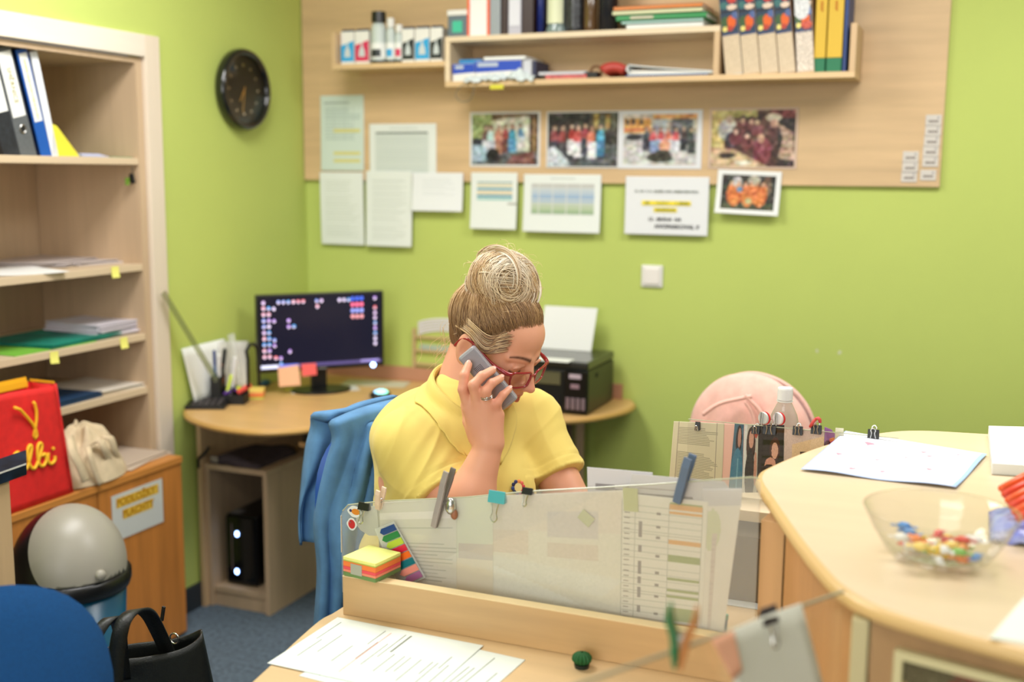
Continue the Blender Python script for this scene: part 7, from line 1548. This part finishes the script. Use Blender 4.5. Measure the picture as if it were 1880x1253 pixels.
class Strands:
    def __init__(s): s.v = []; s.f = []; s.c = []; s.n = 0
    def add(s, pts, r, cols, seg=4):
        P = np.array(pts); n = len(P); t = np.gradient(P, axis=0); t /= np.linalg.norm(t, axis=1, keepdims=True)+1e-9
        x = np.cross(t, V3(.3, .5, .81)); x /= np.linalg.norm(x, axis=1, keepdims=True)+1e-9; y = np.cross(t, x); rr = (np.full(n, r)*np.sqrt(np.clip(np.sin(PI*(np.arange(n)+.6)/(n+.2)), .05, 1)))[:, None]
        for k in range(seg): a = 2*PI*k/seg; s.v.append(P+(x*math.cos(a)+y*math.sin(a))*rr); s.c.append(np.array(cols))
        i = np.arange(n-1)[:, None]; 
        for k in range(seg): k2 = (k+1) % seg; s.f.append(np.concatenate([s.n+k*n+i, s.n+k*n+i+1, s.n+k2*n+i+1, s.n+k2*n+i], 1))
        s.n += n*seg
    def build(s, name, m, parent):
        P = np.concatenate(s.v); F = np.concatenate(s.f); c = np.concatenate(s.c)/255; c = np.where(c <= .04045, c/12.92, ((c+.055)/1.055)**2.4); return big_mesh(name, H0+(P*HS)@HM.T, F, m, parent, c)
st = Strands()
def slerp(a, b, t):
    w_ = math.acos(max(-1, min(1, float(a@b)))); return a if w_ < 1e-4 else (math.sin((1-t)*w_)*a+math.sin(t*w_)*b)/math.sin(w_)
def surf(d, o): return HC+d/math.sqrt(((d/HR)**2).sum())*(1+o)
def hairline(phi):
    """elevation (rad, above the horizontal through the skull centre) where hair starts for azimuth phi (0 = forehead)"""
    a = abs(phi)
    xs = [0, .5, .9, 1.15, 1.45, 1.62, 2.0, 2.6, 3.15]; ys = [.50, .46, .26, -.02, -.20, -.05, -.75, -1.0, -1.05]; return float(np.interp(a, xs, ys))
bd = (BUNC-V3(0, 0, .05)-HC); bd /= np.linalg.norm(bd)
for i in range(4200):
    phi = rn.uniform(-PI, PI); e0 = hairline(phi); el = e0+abs(rn.gauss(0, .30)) if i > 1700 else e0+rn.uniform(-.05, .08)
    if el > 1.25: continue
    d0 = V3(math.cos(el)*math.cos(phi), math.cos(el)*math.sin(phi), math.sin(el)); lift = rn.uniform(.062, .105)+(.02 if rn.random() < .1 else 0); sw = rn.gauss(0, .16); pts = []; n = 12; ph0 = rn.uniform(0, 6)
    for k in range(n):
        t = k/(n-1)*.97; d = slerp(d0, bd, t); sidev = np.cross(d, bd); nn = np.linalg.norm(sidev); sidev = sidev/nn if nn > 1e-6 else sidev
        p = surf(d, lift*min(1, t*4+.72)+.012*math.sin(t*7+ph0)*.5)+sidev*(sw*.05*math.sin(PI*t)+.0012*math.sin(t*14+ph0)); pts.append(p)
    front = max(0, math.cos(phi)); tone = rn.random(); tone **= 1.3; c0 = lerpc(DK, MD, min(1, tone*.8+.35*front)); c1 = lerpc(MD, LTc, tone*.9+.1*front); st.add(pts, rn.uniform(.0004, .0009), [lerpc(c0, c1, min(1, k/(n-1)*1.5)) for k in range(n)])
# bun coils
for i in range(2800):
    g = rn.random()
    ax = V3(.62+rn.gauss(0, .10), -.66+rn.gauss(0, .10), .42+rn.gauss(0, .10)) if g < .72 else (V3(-.30+rn.gauss(0, .05), .30+rn.gauss(0, .05), .85+rn.gauss(0, .05)) if g < .97 else V3(rn.gauss(0, 1), rn.gauss(0, 1), rn.gauss(0, 1)))
    ax /= np.linalg.norm(ax); u_ = np.cross(ax, V3(0, .2, 1)); u_ /= np.linalg.norm(u_); w_ = np.cross(ax, u_); off_ = rn.uniform(-.95, .92); rad = math.sqrt(1-off_**2); a0 = rn.uniform(0, 2*PI); span = rn.uniform(1.0, 2.6); n = 14; o = rn.uniform(-.05, .05)+(.03 if g < .72 else -.03)+(.04 if g >= .97 else 0); tone = rn.random(); dr = rn.gauss(0, .10)+.35; pts = []
    wav = math.sin(off_*9)*.035
    for k in range(n):
        t = k/(n-1); a = a0+span*t; d = (u_*math.cos(a)+w_*math.sin(a))*rad+ax*(off_+dr*(t-.5)*rad); d /= np.linalg.norm(d); pts.append(BUNC+d*BUNR*(1+o+wav+.035*math.sin(a*2+off_*5)-.08*(t < .08)-.08*(t > .93)))
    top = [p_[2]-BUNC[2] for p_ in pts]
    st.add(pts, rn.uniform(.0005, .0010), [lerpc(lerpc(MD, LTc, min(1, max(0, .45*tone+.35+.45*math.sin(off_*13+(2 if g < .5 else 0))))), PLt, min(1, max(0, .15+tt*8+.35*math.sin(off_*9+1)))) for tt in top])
# twisted locks in the bun
for (ax, off_, a0, span, o, w2) in ((V3(.3, -.8, .5), .15, .4, 3.2, .12, .010), (V3(.1, -.6, .8), -.25, 2.2, 3.0, .10, .011), (V3(.8, -.2, .5), .2, 1.2, 2.8, .13, .009), (V3(-.2, -.9, .2), .45, 3.4, 2.6, .09, .010), (V3(.6, .6, .4), -.3, 0, 3.2, .1, .011)):
    ax = ax/np.linalg.norm(ax); u_ = np.cross(ax, V3(0, .2, 1)); u_ /= np.linalg.norm(u_); w_ = np.cross(ax, u_); rad = math.sqrt(1-off_**2)
    for j in range(26):
        pa_ = rn.uniform(0, 2*PI); pr_ = w2*math.sqrt(rn.random()); pts = []; n = 18; tone = rn.random()
        for k in range(n):
            t = k/(n-1); a = a0+span*t; d = (u_*math.cos(a)+w_*math.sin(a))*rad+ax*off_; q_ = BUNC+d*BUNR*(1+o*math.sin(PI*t)**.5); tw = pa_+t*3.5; pts.append(q_+d*pr_*math.cos(tw)+ax*pr_*math.sin(tw))
        st.add(pts, rn.uniform(.0009, .0016), [lerpc(MD, PLt, .35+.65*tone)]*n)
# flyaways
for i in range(80):
    b_ = rn.random() < .6; ph1 = rn.uniform(0, 2*PI); e_ = rn.uniform(.2, 1.5) if b_ else rn.uniform(-.5, .9); d = V3(math.cos(e_)*math.cos(ph1), math.cos(e_)*math.sin(ph1), math.sin(e_)); o = BUNC+d*BUNR if b_ else surf(d, .05)
    if not b_ and d[0] > .35 and d[2] < .55: continue
    tdir = np.cross(d, V3(rn.gauss(0, 1), rn.gauss(0, 1), rn.gauss(0, 1))); tdir /= np.linalg.norm(tdir); L2 = rn.uniform(.015, .045); pts = [o+tdir*L2*t+d*(.013*math.sin(PI*t*.8)+.004*math.sin(6*t+i)) for t in np.linspace(0, 1, 9)]
    st.add(pts, .00028, [LTc]*9, 3)
for i in range(26):   # loose wisps at the nape
    o = V3(-.085+rn.gauss(0, .008), -.03+rn.gauss(0, .025), -.02+rn.gauss(0, .015)); pts = [o+V3(-.012*math.sin(3*t+i), -.004*math.sin(5*t+i), -.06*t*rn.uniform(.9, 1.1)) for t in np.linspace(0, 1, 9)]; st.add(pts, .00045, [LTc]*9, 3)
# strands swept over the ear
for i in range(240):
    t0 = rn.random(); t1 = rn.random(); p0 = V3(.066-.02*t1, -.058-.012*t1, .028+.040*t0); p1_ = V3(.030, -.0795-.002*t1, .006+.040*t0); p2_ = V3(-.008, -.0865, .022+.026*t0); p3_ = V3(-.055, -.072, .012+.035*t0)
    pts = [V3(*p_) for p_ in smooth_pts([p0, p1_, p2_, p3_], 4)]; st.add(pts, rn.uniform(.0004, .0009), [lerpc(DK, MD, rn.random()**1.2) if rn.random() < .75 else LTc]*len(pts))
tag(st.build('hair_strands', HAIRM, wo), kind='stuff')
# ================================================================== chair behind the woman with a denim jacket
C0j = V3(1.36, -1.76, 0)
def J(u, v, o=0.): return V3(*at(u, v, off=(C0j+fb*o, fb)))
jm = J(668, 790); rzb = math.degrees(math.atan2(fb[1], fb[0]))+90
JT = float(J(700, 748)[2])
swivel('office chair the woman sits on, hidden under a denim jacket', 1.36+.8*.23, -1.76-.6*.23, rzb, JT-.015, .40, BLUEB, hb=.40, zseat=.47, backoff=.23)
DEN = mat('denim_blue', (92, 140, 186), .9, noise=(26, .16), bump=(900, .5)); DEN2 = mat('denim_seam', (52, 90, 134), .9)
ROW = [((606, 777), (640, 762), (680, 748), (740, 733)), ((613, 806), (645, 800), (685, 795), (745, 790)), ((600, 850), (635, 845), (680, 850), (745, 850)), ((586, 910), (622, 905), (680, 905), (745, 905)), ((580, 965), (612, 965), (680, 965), (745, 965)), ((586, 1050), (614, 1050), (680, 1050), (745, 1050)), ((579, 1160), (610, 1170), (680, 1180), (745, 1190))]
def cub(P_, t):
    n = len(P_)-1; x = min(t*n, n-1e-6); i = int(x); f = x-i; p0, p1, p2, p3 = [np.array(P_[min(max(j, 0), n)], float) for j in (i-1, i, i+1, i+2)]
    return .5*((2*p1)+(-p0+p2)*f+(2*p0-5*p1+4*p2-p3)*f*f+(-p0+3*p1-3*p2+p3)*f**3)
def jk_(a, b):
    uv = cub([cub(r, a) for r in ROW], b); edge_ = (1-min(1, a/.16))**2
    o = .045-.075*edge_+.010*math.sin(a*9+b*5)*min(1, b*2)+.008*math.sin(a*17-b*8)*b+.006*math.sin(a*31+b*3)*b; o += -.05*(1-min(1, b/.06))**2
    o += .016*math.exp(-(((a-.62+.35*(b-.25))/.05)**2))*(b > .12)-.012*math.exp(-(((a-.70+.35*(b-.25))/.04)**2))*(b > .12)
    return J(uv[0], uv[1], o)
dj = thing('denim_jacket', 'blue denim jacket draped over the chair back behind the woman', 'jacket', tuple(J(640, 1100)))
mk('jacket_front', MB().sheet(lambda a, b: tuple(jk_(a, b)), 60, 90, .006), DEN, dj, smooth=True)
mk('jacket_back', MB().sheet(lambda a, b: tuple(jk_(a, b*.8)-fb*(.13+.02*math.sin(a*8+b*6))*min(1, b*8+.15)), 30, 40, -.006), DEN, dj, smooth=True)
def seam(ab, nm='seam', r=.0018): mk(nm, MB().tube([tuple(jk_(a, b)+fb*.0012) for a, b in ab], r, 6), DEN2, dj, smooth=True)
seam([(.035, i/40) for i in range(1, 40)]); seam([(.06, i/40) for i in range(1, 40)]); seam([(.03+.6*i/16, .205+.02*i/16) for i in range(17)], r=.0018); seam([(.64-.1*i/20, .22+.36*i/20) for i in range(21)], r=.0018); seam([(i/20, .03+.01*math.sin(i)) for i in range(1, 20)])
# ================================================================== blue visitor chair and handbag in the near corner
tp = at(90, 1082, x=1.30)
VBL = mat('chair_blue', (14, 78, 138), .95, noise=(200, .12), bump=(500, .6))
swivel('blue upholstered visitor chair at the near corner, seen by its round backrest', float(tp[0])-.151-.065, float(tp[1])+.145-.068, -133.8, float(tp[2])+.016, .36, VBL, name='visitor_chair', hb=.42, zseat=.47, backoff=.21)
hb_ = thing('handbag', 'black leather handbag with tall strap handles resting beside the blue chair', 'handbag', (1.20, -2.20, .0))
LEA = mat('leather_black', (24, 28, 26), .45, noise=(60, .3), bump=(260, .4))
def HB(u, v, x=1.13): return Vector(at(u, v, x=x))
q = HB(335, 1168); q2 = HB(268, 1200, 1.02); zb_ = .47
# a stool carries it
st_ = thing('stool', 'low stool beside the visitor chair, under the handbag', 'stool', (1.08, -2.2, 0))
_b = HB(258, 1222, 1.08); bc = Vector((_b.x, _b.y, 0))
mk('stool_seat', MB().lathe([(0, .43), (.17, .43), (.175, .44), (.17, .455), (0, .455)], 32, T=TR(bc.x, bc.y, 0)), BLACKM, st_)
for k_ in range(4): a = PI/4+k_*PI/2; mk('leg', MB().tube([(bc.x+.11*math.cos(a), bc.y+.11*math.sin(a), .43), (bc.x+.16*math.cos(a), bc.y+.16*math.sin(a), 0)], .012, 8), STEEL, st_)
ztb = float(q.z)
def bagwall(a, b, sc=1.):
    th = 2*PI*a; w_ = (.155-.035*b)*sc; d_ = (.070-.032*b)*sc; ex = Vector((.75, .66, 0)); ey = Vector((-.66, .75, 0))
    c = math.copysign(abs(math.cos(th))**.5, math.cos(th)); s_ = math.copysign(abs(math.sin(th))**.5, math.sin(th))
    return tuple(bc+ex*(w_*c)+ey*(d_*s_*(1-.25*b*abs(c)))+Vector((0, 0, .456+(ztb-.456)*b+.012*math.cos(2*th)*b)))
mk('body', MB().sheet(lambda a, b: bagwall(a, b), 48, 14, .004), LEA, hb_, smooth=True)
mk('base', MB().sheet(lambda a, b: tuple(Vector(bagwall(a, 0))*b+(bc+Vector((0, 0, .457)))*(1-b)), 32, 2, .003), LEA, hb_)
mk('lining', MB().sheet(lambda a, b: tuple(Vector(bagwall(a, .8, .96))*b+(bc+Vector((0, 0, .58)))*(1-b)), 32, 3, .002), BLACKM, hb_)
def strap_(pts, w_=.028):
    P_ = [Vector(p_) for p_ in smooth_pts(pts, 6)]; N = len(P_); wd = Vector((.69, .72, 0))
    mk('strap', MB().sheet(lambda a, b: tuple(P_[min(int(round(a*(N-1))), N-1)]+wd*(b-.5)*w_*.9), N-1, 2, .005), LEA, hb_, smooth=True)
strap_([tuple(HB(*p_)) for p_ in ((150, 1290, 1.16), (160, 1215, 1.16), (182, 1160, 1.16), (205, 1138, 1.16), (218, 1150, 1.15), (222, 1190, 1.12), (228, 1250, 1.1))])
strap_([tuple(HB(*p_)) for p_ in ((208, 1290, 1.18), (214, 1200, 1.18), (226, 1145, 1.18), (250, 1124, 1.17), (272, 1130, 1.15), (292, 1165, 1.13), (312, 1210, 1.12))], .032)
mk('strap_ring', MB().tube([(q.x-.012+.011*math.cos(a*PI/8), q.y-.01, ztb-.004+.011*math.sin(a*PI/8)) for a in range(16)], .002, 6, True), STEEL, hb_, smooth=True)
mk('zip_pull', MB().box(-.003, .003, -.002, .002, 0, .03, T=TR(*HB(297, 1140, 1.13)) @ RY(12)), BLACKM, hb_)
